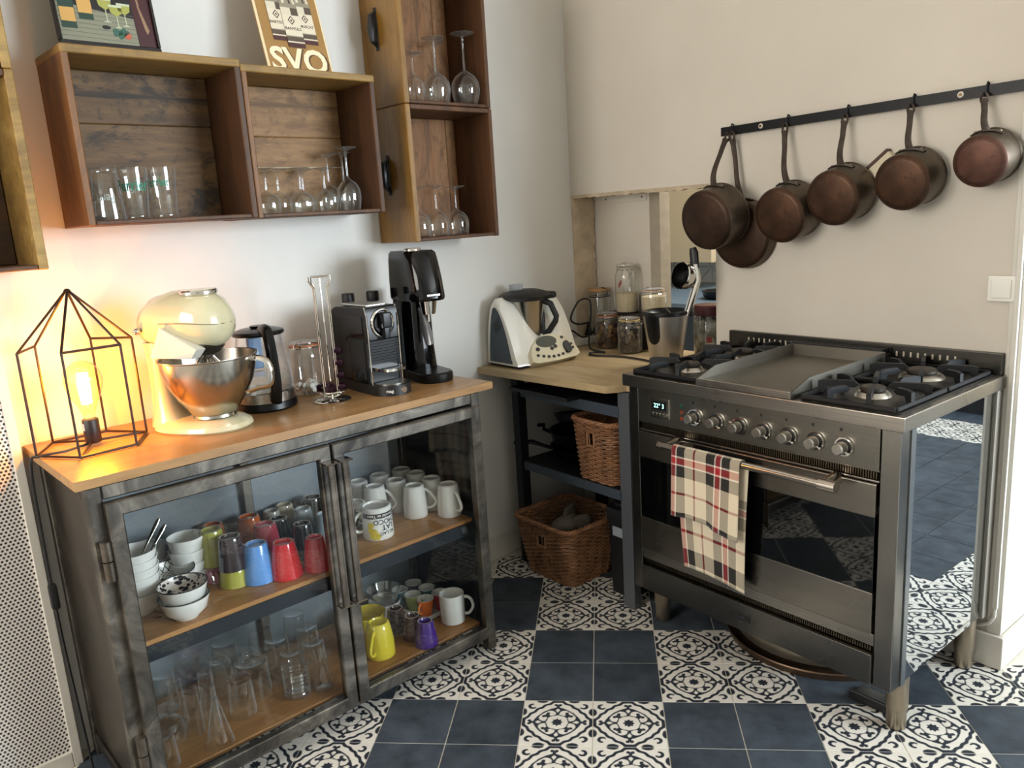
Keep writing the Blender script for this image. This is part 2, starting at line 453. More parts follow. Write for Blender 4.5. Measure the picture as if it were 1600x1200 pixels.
# ------------------------------------------------------------------ cement tiles
def tile_field(x, y):
    """signed distance (half tile = 1) of the black ornament; < 0 is black"""
    x = abs(x); y = abs(y)
    a, c = max(x, y), min(x, y)
    r = math.hypot(a, c); th = math.atan2(c, a)
    d = r - (0.142 + 0.026 * math.cos(8 * th))                                   # star
    # ring of the medallion: black, cut by white scroll lobes and lozenges
    Rm = 0.615 + 0.075 * max(0.0, 1 - th / 0.62) ** 1.5
    inner = (a + 0.30 * c) - 0.335                                               # eight-sided field round the star
    lobe = min(math.hypot((a - 0.285) / 0.225, (c - 0.385) / 0.115), math.hypot((a - 0.385) / 0.115, (c - 0.285) / 0.225)) - 1
    lobe = min(lobe, math.hypot((a - 0.375) / 0.155, (c - 0.20) / 0.150) - 1) * 0.12
    lobe = max(lobe, 0.04 - c)
    loz = (abs(a - 0.55) / 0.105 + c / 0.068 - 1) * 0.055
    ring = max(r - Rm, -(inner - 0.0), -lobe, -loz)
    d = min(d, ring, max(abs(r - Rm + 0.018) - 0.027, 0.25 - r), max(abs(inner) - 0.020, r - 0.45))
    # heart on the diagonal
    hb = min(math.hypot(a - 0.300, c - 0.300) - 0.070, math.hypot(a - 0.395, c - 0.270) - 0.054, math.hypot(a - 0.275, c - 0.250) - 0.050)
    d = min(d, hb)
    # trefoil on the tip
    d = min(d, max(c - 0.046, 0.62 - a, a - 0.80), math.hypot(a - 0.795, c - 0.058) - 0.056)
    # wavy band bowing from edge to edge
    s = a + c; t = a - c
    w = 0.050 + 0.075 * max(0.0, t - 0.78) / 0.22
    d = min(d, abs(s - 1.165 + 0.155 * t * t - 0.022 * math.cos(t * 15.5)) * 0.75 - w)
    # leaf on the edge and curl in the corner
    d = min(d, (math.hypot((c - 0.470) / 0.165, (1.0 - a) / 0.105) - 1) * 0.09)
    ra = math.hypot(x - 0.745, y - 0.735); ang = math.atan2(y - 0.735, x - 0.745)
    if not (1.9 < ang < 3.2 or ang < -2.9): d = min(d, abs(ra - 0.095) - 0.034 - 0.014 * math.cos(ang + 0.2))
    return d
G = 72
def tile_mesh(name, size, mat, field=None, g=1):
    h = size / 2
    bm = bmesh.new()
    lay = bm.verts.layers.float.new('ornament') if field else None
    vs = [[None] * (g + 1) for _ in range(g + 1)]
    for i in range(g + 1):
        for j in range(g + 1):
            x = -1 + 2 * i / g; y = -1 + 2 * j / g
            v = bm.verts.new((x * h, y * h, 0)); vs[i][j] = v
            if field: v[lay] = field(x, y)
    for i in range(g):
        for j in range(g): bm.faces.new((vs[i][j], vs[i + 1][j], vs[i + 1][j + 1], vs[i][j + 1]))
    rim = [vs[i][0] for i in range(g + 1)] + [vs[g][j] for j in range(1, g + 1)] + [vs[i][g] for i in range(g - 1, -1, -1)] + [vs[0][j] for j in range(g - 1, 0, -1)]
    lo = []
    for v in rim:
        w = bm.verts.new((v.co.x * 1.006, v.co.y * 1.006, -0.004)); lo.append(w)
        if field: w[lay] = v[lay]
    n = len(rim)
    for i in range(n): bm.faces.new((rim[i], lo[i], lo[(i + 1) % n], rim[(i + 1) % n]))
    bmesh.ops.recalc_face_normals(bm, faces=bm.faces)
    me = bpy.data.meshes.new(name); bm.to_mesh(me); bm.free(); me.materials.append(mat)
    return me
def tile_material():
    q = N('pattern_cement_tile'); v = q.coord(kind='Object')
    at = q.n('Attribute'); at.attribute_name = 'ornament'
    nz = q.noise(v, 90, 3)
    d = q.math('ADD', at.outputs['Fac'], q.math('MULTIPLY_ADD', nz, 0.03, -0.015))
    k = q.ramp(q.math('MULTIPLY_ADD', d, 22.0, 0.5), [(0.25, (0, 0, 0, 1)), (0.75, (1, 1, 1, 1))])
    oi = q.n('ObjectInfo')
    cream = q.ramp(q.noise(v, 14, 4), [(0.3, lin('d2cbbf')), (0.7, lin('dfd9ce'))])
    dark = q.ramp(q.noise(v, 20, 4), [(0.3, lin('22262d')), (0.7, lin('31363e'))])
    q.set(col=q.mix(k, dark, cream), rough=q.math('MULTIPLY_ADD', q.noise(v, 18, 3), 0.2, 0.48), spec=0.2)
    return q.m
def blue_material():
    q = N('blue_cement_tile'); v = q.coord(kind='Object'); oi = q.n('ObjectInfo')
    vv = q.n('VectorMath', operation='ADD'); q.l(v, vv.inputs[0]); q.l(oi.outputs['Location'], vv.inputs[1])
    base = q.ramp(q.noise(vv.outputs[0], 11, 5, 0.6), [(0.28, lin('2d333a')), (0.72, lin('4a5159'))])
    spot = q.ramp(q.noise(vv.outputs[0], 60, 5, 0.75), [(0.63, (0, 0, 0, 1)), (0.78, (1, 1, 1, 1))])
    col = q.mix(q.mix(0.35, (0, 0, 0, 1), spot), base, lin('7d8894'))
    tint = q.math('MULTIPLY_ADD', oi.outputs['Random'], 0.3, 0.85)
    cmb = q.n('CombineXYZ'); [q.l(tint, cmb.inputs[i]) for i in range(3)]
    q.set(col=q.mix(1.0, col, cmb.outputs[0], 'MULTIPLY'), rough=q.math('MULTIPLY_ADD', q.noise(vv.outputs[0], 9, 3), 0.25, 0.46), spec=0.18)
    return q.m
M_tpat = tile_material(); M_tblue = blue_material()
me_pat = tile_mesh('tile', 0.1970, M_tpat, tile_field, G)
me_blue = tile_mesh('tile', 0.1968, M_tblue, None, 1)
S5 = math.sqrt(0.5)
def tile_pos(i, j):
    x = (i + 0.5) * 0.2; y = (j + 0.5) * 0.2
    return S5 * (x - y) + 0.555, S5 * (x + y)
cp = Vector((2.48613, -1.54366, 1.39619))
def in_view(x, y, m=60):
    d = Vector((x, y, 0)) - cp; z = d.dot(_f)
    if z < 0.2: return False
    u = 800 + 1230 * d.dot(_r) / z; v = 600 + 1230 * d.dot(_d) / z
    return -m < u < 1600 + m and 300 < v < 1200 + m
def floor_tile(me, x, y, rz, z=0.0):
    o = bpy.data.objects.new('tile', me); COL.objects.link(o); o.parent = floor
    o.location = (x, y, z); o.rotation_euler = (0, 0, rz)
rest = []; n_in = 0
for i in range(-14, 30):
    for j in range(-28, 8):
        x, y = tile_pos(i, j)
        if not (-0.2 < x < 5.5 and -2.6 < y < 0.95): continue
        if x > 1.86 and y > 0.93: continue
        if (x - LO.x) * LN.x + (y - LO.y) * LN.y < 0.02: continue
        pat = (i // 2 + j // 2) % 2 == 0
        if in_view(x, y) and -1.75 < y: floor_tile(me_pat if pat else me_blue, x, y, PI / 4); n_in += 1
        else: rest.append((x, y, PI / 4, pat))
# beyond the wall end the tiles run square to the wall: a patterned border round a blue field
for i in range(18):
    for j in range(16):
        x = 1.88 + 0.2 * i; y = 0.95 + 0.2 * j
        pat = i == 0 or j < 2 or j in (11, 12)
        if x < 2.9 and y < 3.4 and n_in < 285: floor_tile(me_pat if pat else me_blue, x, y, 0, 0.0012); n_in += 1
        else: rest.append((x, y, 0, pat))
def joined(name, me0, sel):
    src = [v.co.copy() for v in me0.vertices]; fs = [list(p.vertices) for p in me0.polygons]
    vs = []; ff = []; at = []
    a0 = [d.value for d in me0.attributes['ornament'].data] if 'ornament' in me0.attributes else None
    for x, y, rz, _ in sel:
        M = Matrix.Translation((x, y, 0)) @ Matrix.Rotation(rz, 4, 'Z'); k = len(vs)
        vs += [tuple(M @ c) for c in src]; ff += [[k + q for q in f] for f in fs]
        if a0: at += a0
    me = bpy.data.meshes.new(name); me.from_pydata(vs, [], ff)
    if a0:
        l = me.attributes.new('ornament', 'FLOAT', 'POINT'); l.data.foreach_set('value', at)
    me.materials.append(me0.materials[0]); me.update()
    o = bpy.data.objects.new(name, me); COL.objects.link(o); o.parent = floor; o['kind'] = 'stuff'
me_pat2 = tile_mesh('tile', 0.1964, M_tpat, tile_field, 32)
joined('tile_field_patterned', me_pat2, [q for q in rest if q[3]]); joined('tile_field_blue', me_blue, [q for q in rest if not q[3]])

# --- cream base cabinet at the far end, seen only in the polished cooker side
t = thing('base_cabinet', 'cream kitchen base cabinet reflected in the polished side of the range cooker', 'cabinet', (2.9, 3.75, 0))
b = MB(); b.rbox(2.1, 3.6, 3.62, 4.18, 0.12, 0.86, 0.006); part('carcass', b, plain('cream_front', 'cdbb9a', 0.4), t)
b = MB(); b.box(2.14, 3.56, 3.68, 4.1, 0.0, 0.13); part('plinth', b, M_blackmatt, t)
b = MB(); b.rbox(2.08, 3.62, 3.60, 4.19, 0.862, 0.90, 0.006); part('worktop', b, M_blackmatt, t)
for k in range(3):
    b = MB(); b.rbox(2.11 + 0.5 * k, 2.59 + 0.5 * k, 3.60, 3.619, 0.13, 0.85, 0.003); dd = part('door', b, plain('cream_front%d' % k, 'd2c09e', 0.4), t)

# --- perforated radiator cover at the far left
def perforated():
    q = N('perforated_sheet'); v = q.coord()
    sx = q.n('SeparateXYZ'); q.l(v, sx.inputs[0])
    p = 0.0105
    u = q.math('DIVIDE', sx.outputs['Y'], p); w = q.math('DIVIDE', sx.outputs['Z'], p * 0.866)
    row = q.math('FLOOR', w); odd = q.math('MODULO', q.math('ABSOLUTE', row), 2.0)
    uu = q.math('ADD', u, q.math('MULTIPLY', odd, 0.5))
    fx = q.math('SUBTRACT', q.math('SUBTRACT', uu, q.math('FLOOR', uu)), 0.5); fz = q.math('SUBTRACT', q.math('SUBTRACT', w, row), 0.5)
    d = q.math('SQRT', q.math('ADD', q.math('POWER', fx, 2.0), q.math('POWER', q.math('MULTIPLY', fz, 0.866), 2.0)))
    k = q.ramp(d, [(0.27, (0, 0, 0, 1)), (0.33, (1, 1, 1, 1))])
    q.set(col=q.mix(k, lin('2b2a2a'), lin('e4ddd6')), rough=0.5); return q.m
t = thing('radiator_cover', 'white perforated metal radiator cover at the left end of the glazed cabinet', 'radiator cover', M=LWALL_M @ Matrix.Translation((0, -1.99, 0)))
b = MB(LWALL_M); b.box(0.010, 0.052, -2.40, -1.678, 0.045, 1.15); part('perforated_panel', b, perforated(), t)
b = MB(LWALL_M)
b.rbox(0.006, 0.060, -1.678, -1.655, 0.0, 1.18, 0.003); b.rbox(0.006, 0.060, -2.40, -1.678, 1.15, 1.18, 0.003); b.rbox(0.006, 0.060, -2.40, -1.678, 0.0, 0.045, 0.003)
part('frame', b, M_trim, t)
# ================================================================== RANGE COOKER
RC = (1.22, 0.55, 0)
ck = thing('range_cooker', 'wide stainless steel range cooker with seven knobs and black oven window', 'cooker', RC)
FY = 0.255
b = MB()
b.rbox(0.768, 1.662, 0.242, 0.832, 0.846, 0.885, 0.004)
part('cooktop', b, M_stainless, ck)
b = MB(); b.box(0.787, 1.648, 0.300, 0.820, 0.165, 0.846)
part('body', b, M_stainless_y, ck)
M_pol = steel('pillar_steel', (0.55, 0.54, 0.52), 0.25, 'z', 0.04)
b = MB(); b.rbox(0.786, 0.824, FY, 0.302, 0.160, 0.846, 0.003); part('front_pillar', b, M_pol, ck)
b = MB(); b.rbox(1.602, 1.650, FY, 0.302, 0.160, 0.846, 0.003); part('front_pillar', b, M_pol, ck)
b = MB(); b.box(1.6485, 1.6515, 0.325, 0.790, 0.168, 0.842); part('side_panel', b, M_mirror, ck, 'mirror polished side panel')
b = MB(); b.rbox(1.6485, 1.6535, 0.302, 0.324, 0.160, 0.846, 0.001); part('side_edge', b, plain('side_strip', '8f9396', 0.3, 0.9), ck)
b = MB(); b.rbox(1.6485, 1.656, 0.791, 0.820, 0.160, 0.846, 0.001); part('back_edge', b, plain('back_strip', 'a39d92', 0.45, 0.4), ck)
b = MB(); b.rbox(0.825, 1.601, FY - 0.002, 0.302, 0.738, 0.846, 0.003); part('control_panel', b, steel('panel_steel', (0.50, 0.49, 0.46), 0.3, 'x', 0.06), ck)
# vents
M_vent = plain('vent_dark', '0a0a0a', 0.6)
for (z0, z1, nm) in ((0.711, 0.737, 'upper'), (0.251, 0.270, 'lower')):
    b = MB(); b.box(0.828, 1.600, 0.275, 0.300, z0, z1); part('vent_recess', b, M_vent, ck)
    b = MB()
    k = 116
    for i in range(k):
        x = 0.834 + (1.590 - 0.834) * i / (k - 1); b.box(x - 0.0016, x + 0.0016, 0.262, 0.276, z0 + 0.003, z1 - 0.004)
    part('vent_slats', b, steel('slat_steel_' + nm, (0.42, 0.38, 0.32), 0.3, 'z'), ck, kind='stuff')
b = MB(); b.rbox(0.826, 1.600, FY + 0.002, 0.276, 0.735, 0.741, 0.001); part('vent_trim', b, M_stainless, ck)
b = MB(); b.rbox(0.826, 1.600, FY + 0.002, 0.276, 0.7075, 0.7125, 0.001); part('vent_trim', b, M_stainless, ck)
# oven door
b = MB()
b.rbox(0.828, 1.598, 0.247, 0.300, 0.6205, 0.7055, 0.003); b.rbox(0.828, 1.598, 0.247, 0.300, 0.307, 0.4195, 0.003)
door = part('oven_door', b, steel('door_steel', (0.56, 0.54, 0.51), 0.26, 'x', 0.07), ck)
b = MB(); b.rbox(0.829, 1.597, 0.249, 0.299, 0.419, 0.621, 0.002); win = part('oven_window', b, M_darkglass, door)
hb = MB(); hb.cyl((0.965, 0.197, 0.695), (1.512, 0.197, 0.695), 0.0105, seg=20)
for x in (0.985, 1.492):
    hb.cyl((x, 0.250, 0.697), (x, 0.200, 0.695), 0.019, 0.0125, seg=18)
hb.cyl((0.955, 0.197, 0.695), (0.968, 0.197, 0.695), 0.0125, seg=18); hb.cyl((1.478, 0.197, 0.695), (1.524, 0.197, 0.695), 0.0155, seg=18)
part('door_handle', hb, plain('handle_steel', 'c9bfb4', 0.16, 1.0), door)
b = MB(); b.rbox(0.826, 1.601, FY + 0.001, 0.300, 0.271, 0.304, 0.002); part('lower_panel', b, M_stainless, ck)
b = MB(); b.rbox(0.826, 1.601, 0.247, 0.300, 0.164, 0.2505, 0.003); dr = part('drawer', b, steel('drawer_steel', (0.47, 0.46, 0.44), 0.27, 'x', 0.06), ck)
b = MB(); b.rbox(1.180, 1.242, 0.2445, 0.2475, 0.198, 0.216, 0.001); bd = part('badge', b, M_blackmatt, dr)
b = MB(); flat_text(b, 'ILVE', 0.013, Matrix.Translation((1.213, 0.2442, 0.207)) @ Matrix.Rotation(PI / 2, 4, 'X')); part('lettering', b, M_chrome, dr)
# display
b = MB(); b.rbox(0.878, 0.954, 0.2495, 0.2545, 0.760, 0.823, 0.002)
dp = part('display', b, M_chrome, ck)
b = MB(); b.rbox(0.882, 0.950, 0.2480, 0.2500, 0.763, 0.820, 0.001); part('display_plate', b, M_pol, dp)
b = MB(); b.rbox(0.890, 0.942, 0.2468, 0.2485, 0.787, 0.812, 0.0005); part('screen', b, M_black, dp)
b = MB(); flat_text(b, '22° 3', 0.019, Matrix.Translation((0.916, 0.2462, 0.7995)) @ Matrix.Rotation(PI / 2, 4, 'X')); part('digits', b, glow('display_digits', 'a8f4e8', 2.2), dp)
b = MB()
for k in range(5):
    b = MB(); b.cyl((0.889 + 0.0135 * k, 0.2492, 0.772), (0.889 + 0.0135 * k, 0.2440, 0.772), 0.0052, seg=12); part('button', b, M_chrome, dp)
for z, c in ((0.811, '1d4a38'), (0.791, '7a2f14'), (0.772, '7d3514')):
    b = MB(); b.cyl((0.999, 0.2535, z), (0.999, 0.2505, z), 0.0068, 0.005, seg=14); part('indicator_lamp', b, plain('indicator_' + c, c, 0.2, coat=0.5), ck)
# knobs
for k in range(7):
    x = 1.049 + 0.0772 * k; z = 0.785
    b = MB(); b.cyl((x, 0.2535, z), (x, 0.2465, z), 0.0265, 0.0245, seg=28)
    kn = part('knob', b, M_chrome, ck)
    b = MB(); b.cyl((x, 0.2468, z), (x, 0.2450, z), 0.0205, seg=24); part('knob_recess', b, M_blackmatt, kn)
    b = MB(); b.cyl((x, 0.246, z), (x, 0.218, z), 0.0165, 0.0150, seg=24); b.cyl((x, 0.2185, z), (x, 0.2140, z), 0.0150, 0.0125, seg=24)
    part('knob_grip', b, plain('knob_steel%d' % k, 'b9b4ac', 0.25, 1.0), kn)
    a = (-0.7 if k != 2 else 2.7); b = MB(); b.rbox(-0.0, 0.026, -0.004, 0.004, -0.003, 0.003, 0.0015, 1, M=Matrix.Translation((x, 0.238, z)) @ Matrix.Rotation(-a * 1.0, 4, 'Y') @ Matrix.Rotation(0, 4, 'X')); part('knob_pointer', b, M_chrome, kn)
b = MB()
for k in range(7):
    x = 1.043 + 0.0765 * k; z = 0.827
    b.add([(x + 0.0045 * math.cos(q * PI / 5), 0.2526, z + 0.0045 * math.sin(q * PI / 5)) for q in range(10)], [list(range(10))])
part('printed_marks', b, M_blackmatt, ck)
# legs
for x, y in ((0.812, 0.362), (1.618, 0.362), (0.812, 0.775), (1.618, 0.775)):
    b = MB(); b.lathe([(0, 0.17), (0.0275, 0.17), (0.0275, 0.062), (0.026, 0.058), (0.0255, 0.056), (0.0248, 0.054), (0.0248, 0.008), (0.022, 0.002), (0, 0.002)], 24, c=(x, y, 0))
    part('leg', b, plain('leg_steel%.2f%.2f' % (x, y), 'a89c8a', 0.38, 1.0), ck)
# splashback
b = MB(); b.rbox(0.760, 1.654, 0.812, 0.830, 0.8852, 0.945, 0.002); part('splashback', b, steel('splash_steel', (0.34, 0.33, 0.31), 0.34, 'x', 0.06), ck)
b = MB()
for i in range(34):
    x = 0.843 + 0.0209 * i
    if 1.03 < x < 1.36: continue
    b.box(x - 0.0026, x + 0.0026, 0.8112, 0.8122, 0.911, 0.926)
part('splashback_slots', b, plain('slot_light', 'c8bda9', 0.8), ck, kind='stuff')
# flue grille
b = MB(); b.rbox(1.040, 1.352, 0.742, 0.811, 0.886, 0.922, 0.004); fl = part('flue_box', b, M_iron, ck)
b = MB()
for i in range(24):
    x = 1.050 + 0.292 * i / 23; b.rbox(x - 0.0035, x + 0.0035, 0.748, 0.808, 0.921, 0.936, 0.001, 1)
b.rbox(1.040, 1.352, 0.742, 0.749, 0.920, 0.937, 0.001); b.rbox(1.040, 1.352, 0.805, 0.811, 0.920, 0.937, 0.001)
part('flue_slats', b, M_iron, ck, kind='stuff')
# burner wells and burners
M_well = plain('hob_well', '3a3632', 0.32, 0.8, var=0.15, vs=20)
for x0, x1 in ((0.792, 1.050), (1.372, 1.642)):
    b = MB(); b.rbox(x0, x1, 0.268, 0.800, 0.8853, 0.8875, 0.001); part('burner_well', b, M_well, ck)
BUR = [(0.920, 0.395, 1.0), (0.920, 0.665, 1.25), (1.507, 0.395, 1.0), (1.507, 0.665, 1.3)]
for x, y, s in BUR:
    b = MB(); b.lathe([(0, 0.012), (0.036 * s, 0.012), (0.043 * s, 0.006), (0.046 * s, 0.0), (0, 0.0)], 24, c=(x, y, 0.8876)); bu = part('burner', b, plain('burner_alu%.2f%.2f' % (x, y), 'b8b0a4', 0.35, 1.0), ck)
    b = MB(); b.lathe([(0, 0.026), (0.026 * s, 0.026), (0.031 * s, 0.022), (0.031 * s, 0.016), (0.027 * s, 0.012), (0, 0.012)], 24, c=(x, y, 0.8876)); part('burner_cap', b, plain('burner_cap%.2f%.2f' % (x, y), '3b342d', 0.5, 0.3), bu)
# cast-iron pan supports (lift off one by one)
def pan_support(x, y, label):
    t = thing('pan_support', label, 'pan support', (x, y, 0.888), group='cast iron pan supports')
    hx, hy = 0.122, 0.130
    b = MB()
    for sx in (-1, 1): b.rbox(x + sx * hx - 0.005, x + sx * hx + 0.005, y - hy, y + hy, 0.8882, 0.899, 0.002, 1)
    for sy in (-1, 1): b.rbox(x - hx, x + hx, y + sy * hy - 0.005, y + sy * hy + 0.005, 0.8882, 0.899, 0.002, 1)
    part('frame', b, M_iron, t)
    for k in range(8):
        a = PI / 8 + k * PI / 4
        dx, dy = math.cos(a), math.sin(a)
        L = min(hx / max(abs(dx), 1e-6), hy / max(abs(dy), 1e-6))
        if k % 2 == 0: r0 = 0.034
        else: r0 = 0.075
        b = MB(); w = 0.0052
        prof = [(r0, 0.914), (r0 + 0.012, 0.925), (L - 0.012, 0.925), (L + 0.002, 0.921), (L + 0.002, 0.890), (L - 0.012, 0.890), (L - 0.02, 0.908), (r0 + 0.01, 0.907)]
        vs = []
        for s in (-1, 1):
            for r_, z_ in prof: vs.append((x + dx * r_ - dy * w * s, y + dy * r_ + dx * w * s, z_))
        n = len(prof)
        b.add(vs, [list(range(n))[::-1], list(range(n, 2 * n))] + [[i, (i + 1) % n, n + (i + 1) % n, n + i] for i in range(n)])
        part('finger', b, M_iron, t)
pan_support(0.920, 0.397, 'black cast iron pan support at the front left of the hob')
pan_support(0.920, 0.667, 'black cast iron pan support at the back left, by the steel juicer')
pan_support(1.507, 0.397, 'black cast iron pan support at the front right of the hob')
pan_support(1.507, 0.667, 'black cast iron pan support at the back right, before the splashback')
# griddle
t = thing('griddle', 'flat stainless steel griddle plate with raised sides in the middle of the hob', 'griddle', (1.212, 0.5, 0.886))
gx0, gx1, gy0, gy1 = 1.062, 1.368, 0.240, 0.738
gs = steel('griddle_steel', (0.50, 0.48, 0.44), 0.42, 'y', 0.05)
b = MB(); b.box(gx0 + 0.002, gx1 - 0.002, gy0 + 0.012, gy1 - 0.002, 0.894, 0.899); part('plate', b, gs, t)
for x in (gx0, gx1 - 0.004):
    b = MB(); b.prism([(gy0 + 0.001, 0.886), (gy1, 0.886), (gy1, 0.934), (gy0 + 0.09, 0.930), (gy0 + 0.001, 0.903)], x, x + 0.004, 'x'); part('side_wall', b, gs, t)
b = MB(); b.box(gx0 + 0.0042, gx1 - 0.0042, gy1 - 0.004, gy1, 0.886, 0.934); part('back_wall', b, gs, t)
b = MB(); b.rbox(gx0 + 0.0042, gx1 - 0.0042, gy0, gy0 + 0.011, 0.886, 0.905, 0.001); part('front_lip', b, M_stainless, t)

# ------------------------------------------------------------------ tea towel over the oven handle
def towel_material():
    q = N('plaid_cotton')
    at = q.n('UVMap'); sp = q.n('SeparateXYZ'); q.l(at.outputs[0], sp.inputs[0])
    R_, Wh, Gr, Cr, Dr = lin('a3252c'), lin('e8dfd2'), lin('2b2927'), lin('ddd0b6'), lin('861c24')
    def bands(fac, st):
        return q.ramp(fac, st, 'CONSTANT')
    cu = bands(sp.outputs[0], [(0, R_), (0.065, Wh), (0.085, Gr), (0.20, Cr), (0.335, Dr), (0.36, Cr), (0.525, Gr), (0.65, Wh), (0.67, R_), (0.735, Wh), (0.755, Gr), (0.87, Cr)])
    cv = bands(sp.outputs[1], [(0, Gr), (0.02, Cr), (0.11, Dr), (0.125, Cr), (0.20, Gr), (0.255, Wh), (0.262, R_), (0.295, Wh), (0.302, Gr), (0.35, Cr), (0.44, Cr), (0.50, Cr), (0.535, Cr), (0.56, Gr), (0.60, Wh), (0.607, R_), (0.635, Wh), (0.642, Gr), (0.70, Cr), (0.80, Dr), (0.815, Cr), (0.90, Gr), (0.98, Cr)])
    v = q.coord(kind='UV', scale=(230, 560, 1)); ch = q.n('TexChecker'); ch.inputs['Scale'].default_value = 1.0; q.l(v, ch.inputs['Vector'])
    f = q.math('MULTIPLY_ADD', ch.outputs['Fac'], 0.24, 0.38)
    q.set(col=q.mix(f, cu, cv), rough=0.95, spec=0.1, sheen=0.3)
    q.bump(q.noise(q.coord(), 260, 2), 0.3, 0.0008); return q.m
def build_towel():
    x0, x1 = 1.016, 1.252; nu, nv = 30, 80
    lf, lb = 0.205, 0.375; R = 0.0135; arc = PI * R
    total = lf + lb + arc
    vs = []; uvs = []
    for j in range(nv + 1):
        s = total * j / nv
        for i in range(nu + 1):
            u = i / nu; x = x0 + (x1 - x0) * u
            wob = 0.004 * math.sin(u * 9.0 + 0.6) + 0.003 * math.sin(u * 21)
            if s < lf:
                h = lf - s; fall = h / lf
                y = 0.197 - R - fall * (0.006 + wob * 0.9) ; z = 0.695 - h + fall * 0.014 * math.sin(u * 3.1 + 0.3) - 0.02 * fall * u + 0.008 * max(0, u - 0.85) * 6 * fall
                xx = x + 0.004 * fall * math.sin(u * 6)
            elif s < lf + arc:
                a = (s - lf) / R
                y = 0.197 - R * math.cos(a); z = 0.695 + R * math.sin(a); xx = x
            else:
                h = s - lf - arc; fall = h / lb
                y = 0.197 + R + 0.004 * fall + 0.25 * wob * fall - 0.006 * math.sin(PI * fall); z = 0.695 - h + 0.006 * fall * math.sin(u * 4) - 0.012 * fall * u
                xx = x + (0.016 - 0.022 * u) * fall + 0.012 * u * (1 - fall)
            vs.append((xx, min(y, 0.2425), z)); uvs.append((u, s / total))
    fs = [[j * (nu + 1) + i, j * (nu + 1) + i + 1, (j + 1) * (nu + 1) + i + 1, (j + 1) * (nu + 1) + i] for j in range(nv) for i in range(nu)]
    M = Matrix.Translation((1.134, 0.197, 0.695))
    me = bpy.data.meshes.new('tea_towel'); me.from_pydata([tuple(M.inverted() @ Vector(v)) for v in vs], [], fs)
    uvl = me.uv_layers.new(name='UVMap')
    for lp in me.loops: uvl.data[lp.index].uv = uvs[lp.vertex_index]
    me.materials.append(towel_material()); me.polygons.foreach_set('use_smooth', [True] * len(fs)); me.update()
    o = bpy.data.objects.new('tea_towel', me); COL.objects.link(o); o.matrix_world = M
    so = o.modifiers.new('thickness', 'SOLIDIFY'); so.thickness = 0.0022; so.offset = 0
    tag(o, 'red, black and cream plaid tea towel hanging over the oven door handle', 'tea towel')
build_towel()

# ------------------------------------------------------------------ big round pan and tray pushed under the cooker
t = thing('paella_pan', 'wide round metal pan lying on the floor under the range cooker', 'pan', (1.22, 0.655, 0))
b = MB(); b.lathe([(0, 0.038), (0.255, 0.038), (0.270, 0.088), (0.276, 0.091), (0.276, 0.087), (0.262, 0.030), (0, 0.030)], 48, c=(1.22, 0.655, 0)); part('bowl', b, plain('pan_tin', 'a39a8a', 0.3, 0.85, var=0.2, vs=10), t)
b = MB(); b.lathe([(0, 0.004), (0.285, 0.004), (0.292, 0.022), (0.295, 0.026), (0.297, 0.022), (0.289, 0.0), (0, 0.0)], 48, c=(1.22, 0.66, 0.001)); solo('round_tray', b, plain('tray_brown', '5b4838', 0.4, 0.7, var=0.25, vs=9), 'flat brown round tray under the wide pan below the cooker', 'tray', (1.22, 0.66, 0))
b = MB(); b.rbox(1.470, 1.582, 0.392, 0.465, 0.002, 0.010, 0.003); b.rbox(1.470, 1.582, 0.390, 0.397, 0.0, 0.028, 0.002); b.cyl((1.472, 0.392, 0.026), (1.58, 0.392, 0.026), 0.004, seg=8); solo('baking_tin', b, M_blackmatt, 'low black baking tin on the floor behind the front right cooker leg', 'baking tin', (1.48, 0.5, 0))
# ================================================================== POT RACK AND COPPER PANS
t = thing('pot_rack', 'long flat black steel pot rack screwed to the back wall above the cooker', 'rack', (1.2, YB, 1.635))
def zr(x): return 1.634 + (x - 0.725) * 0.0085
b = MB()
v = []
for x in (0.727, 1.688):
    for y in (YB - 0.020, YB - 0.014):
        for dz in (-0.0145, 0.0145): v.append((x, y, zr(x) + dz))
b.add(v, [(0, 1, 3, 2), (4, 6, 7, 5), (0, 2, 6, 4), (1, 5, 7, 3), (0, 4, 5, 1), (2, 3, 7, 6)])
part('bar', b, plain('rack_black', '17181a', 0.42, 0.4), t)
for x in (0.886, 1.507):
    b = MB(); b.cyl((x, YB - 0.0005, zr(x)), (x, YB - 0.0145, zr(x)), 0.006, seg=10); part('spacer', b, M_blackmetal, t)
    b = MB(); b.cyl((x, YB - 0.0205, zr(x)), (x, YB - 0.0225, zr(x)), 0.0085, 0.0075, seg=18); sc = part('washer', b, plain('washer%.2f' % x, 'd8d0c2', 0.4), t)
    b = MB(); b.cyl((x, YB - 0.0222, zr(x)), (x, YB - 0.0245, zr(x)), 0.0042, seg=12); part('screw', b, plain('screw%.2f' % x, '6f5a43', 0.35, 0.9), sc)
HX = [0.772, 0.986, 1.188, 1.383, 1.573]
for x in HX:
    z = zr(x); b = MB()
    b.tube([(x, YB - 0.010, z + 0.006), (x, YB - 0.010, z + 0.0185), (x, YB - 0.018, z + 0.0215), (x, YB - 0.0245, z + 0.012), (x, YB - 0.0245, z - 0.008), (x, YB - 0.033, z - 0.014), (x, YB - 0.040, z - 0.004)], 0.0028, 6)
    part('hook', b, M_blackmetal, t)

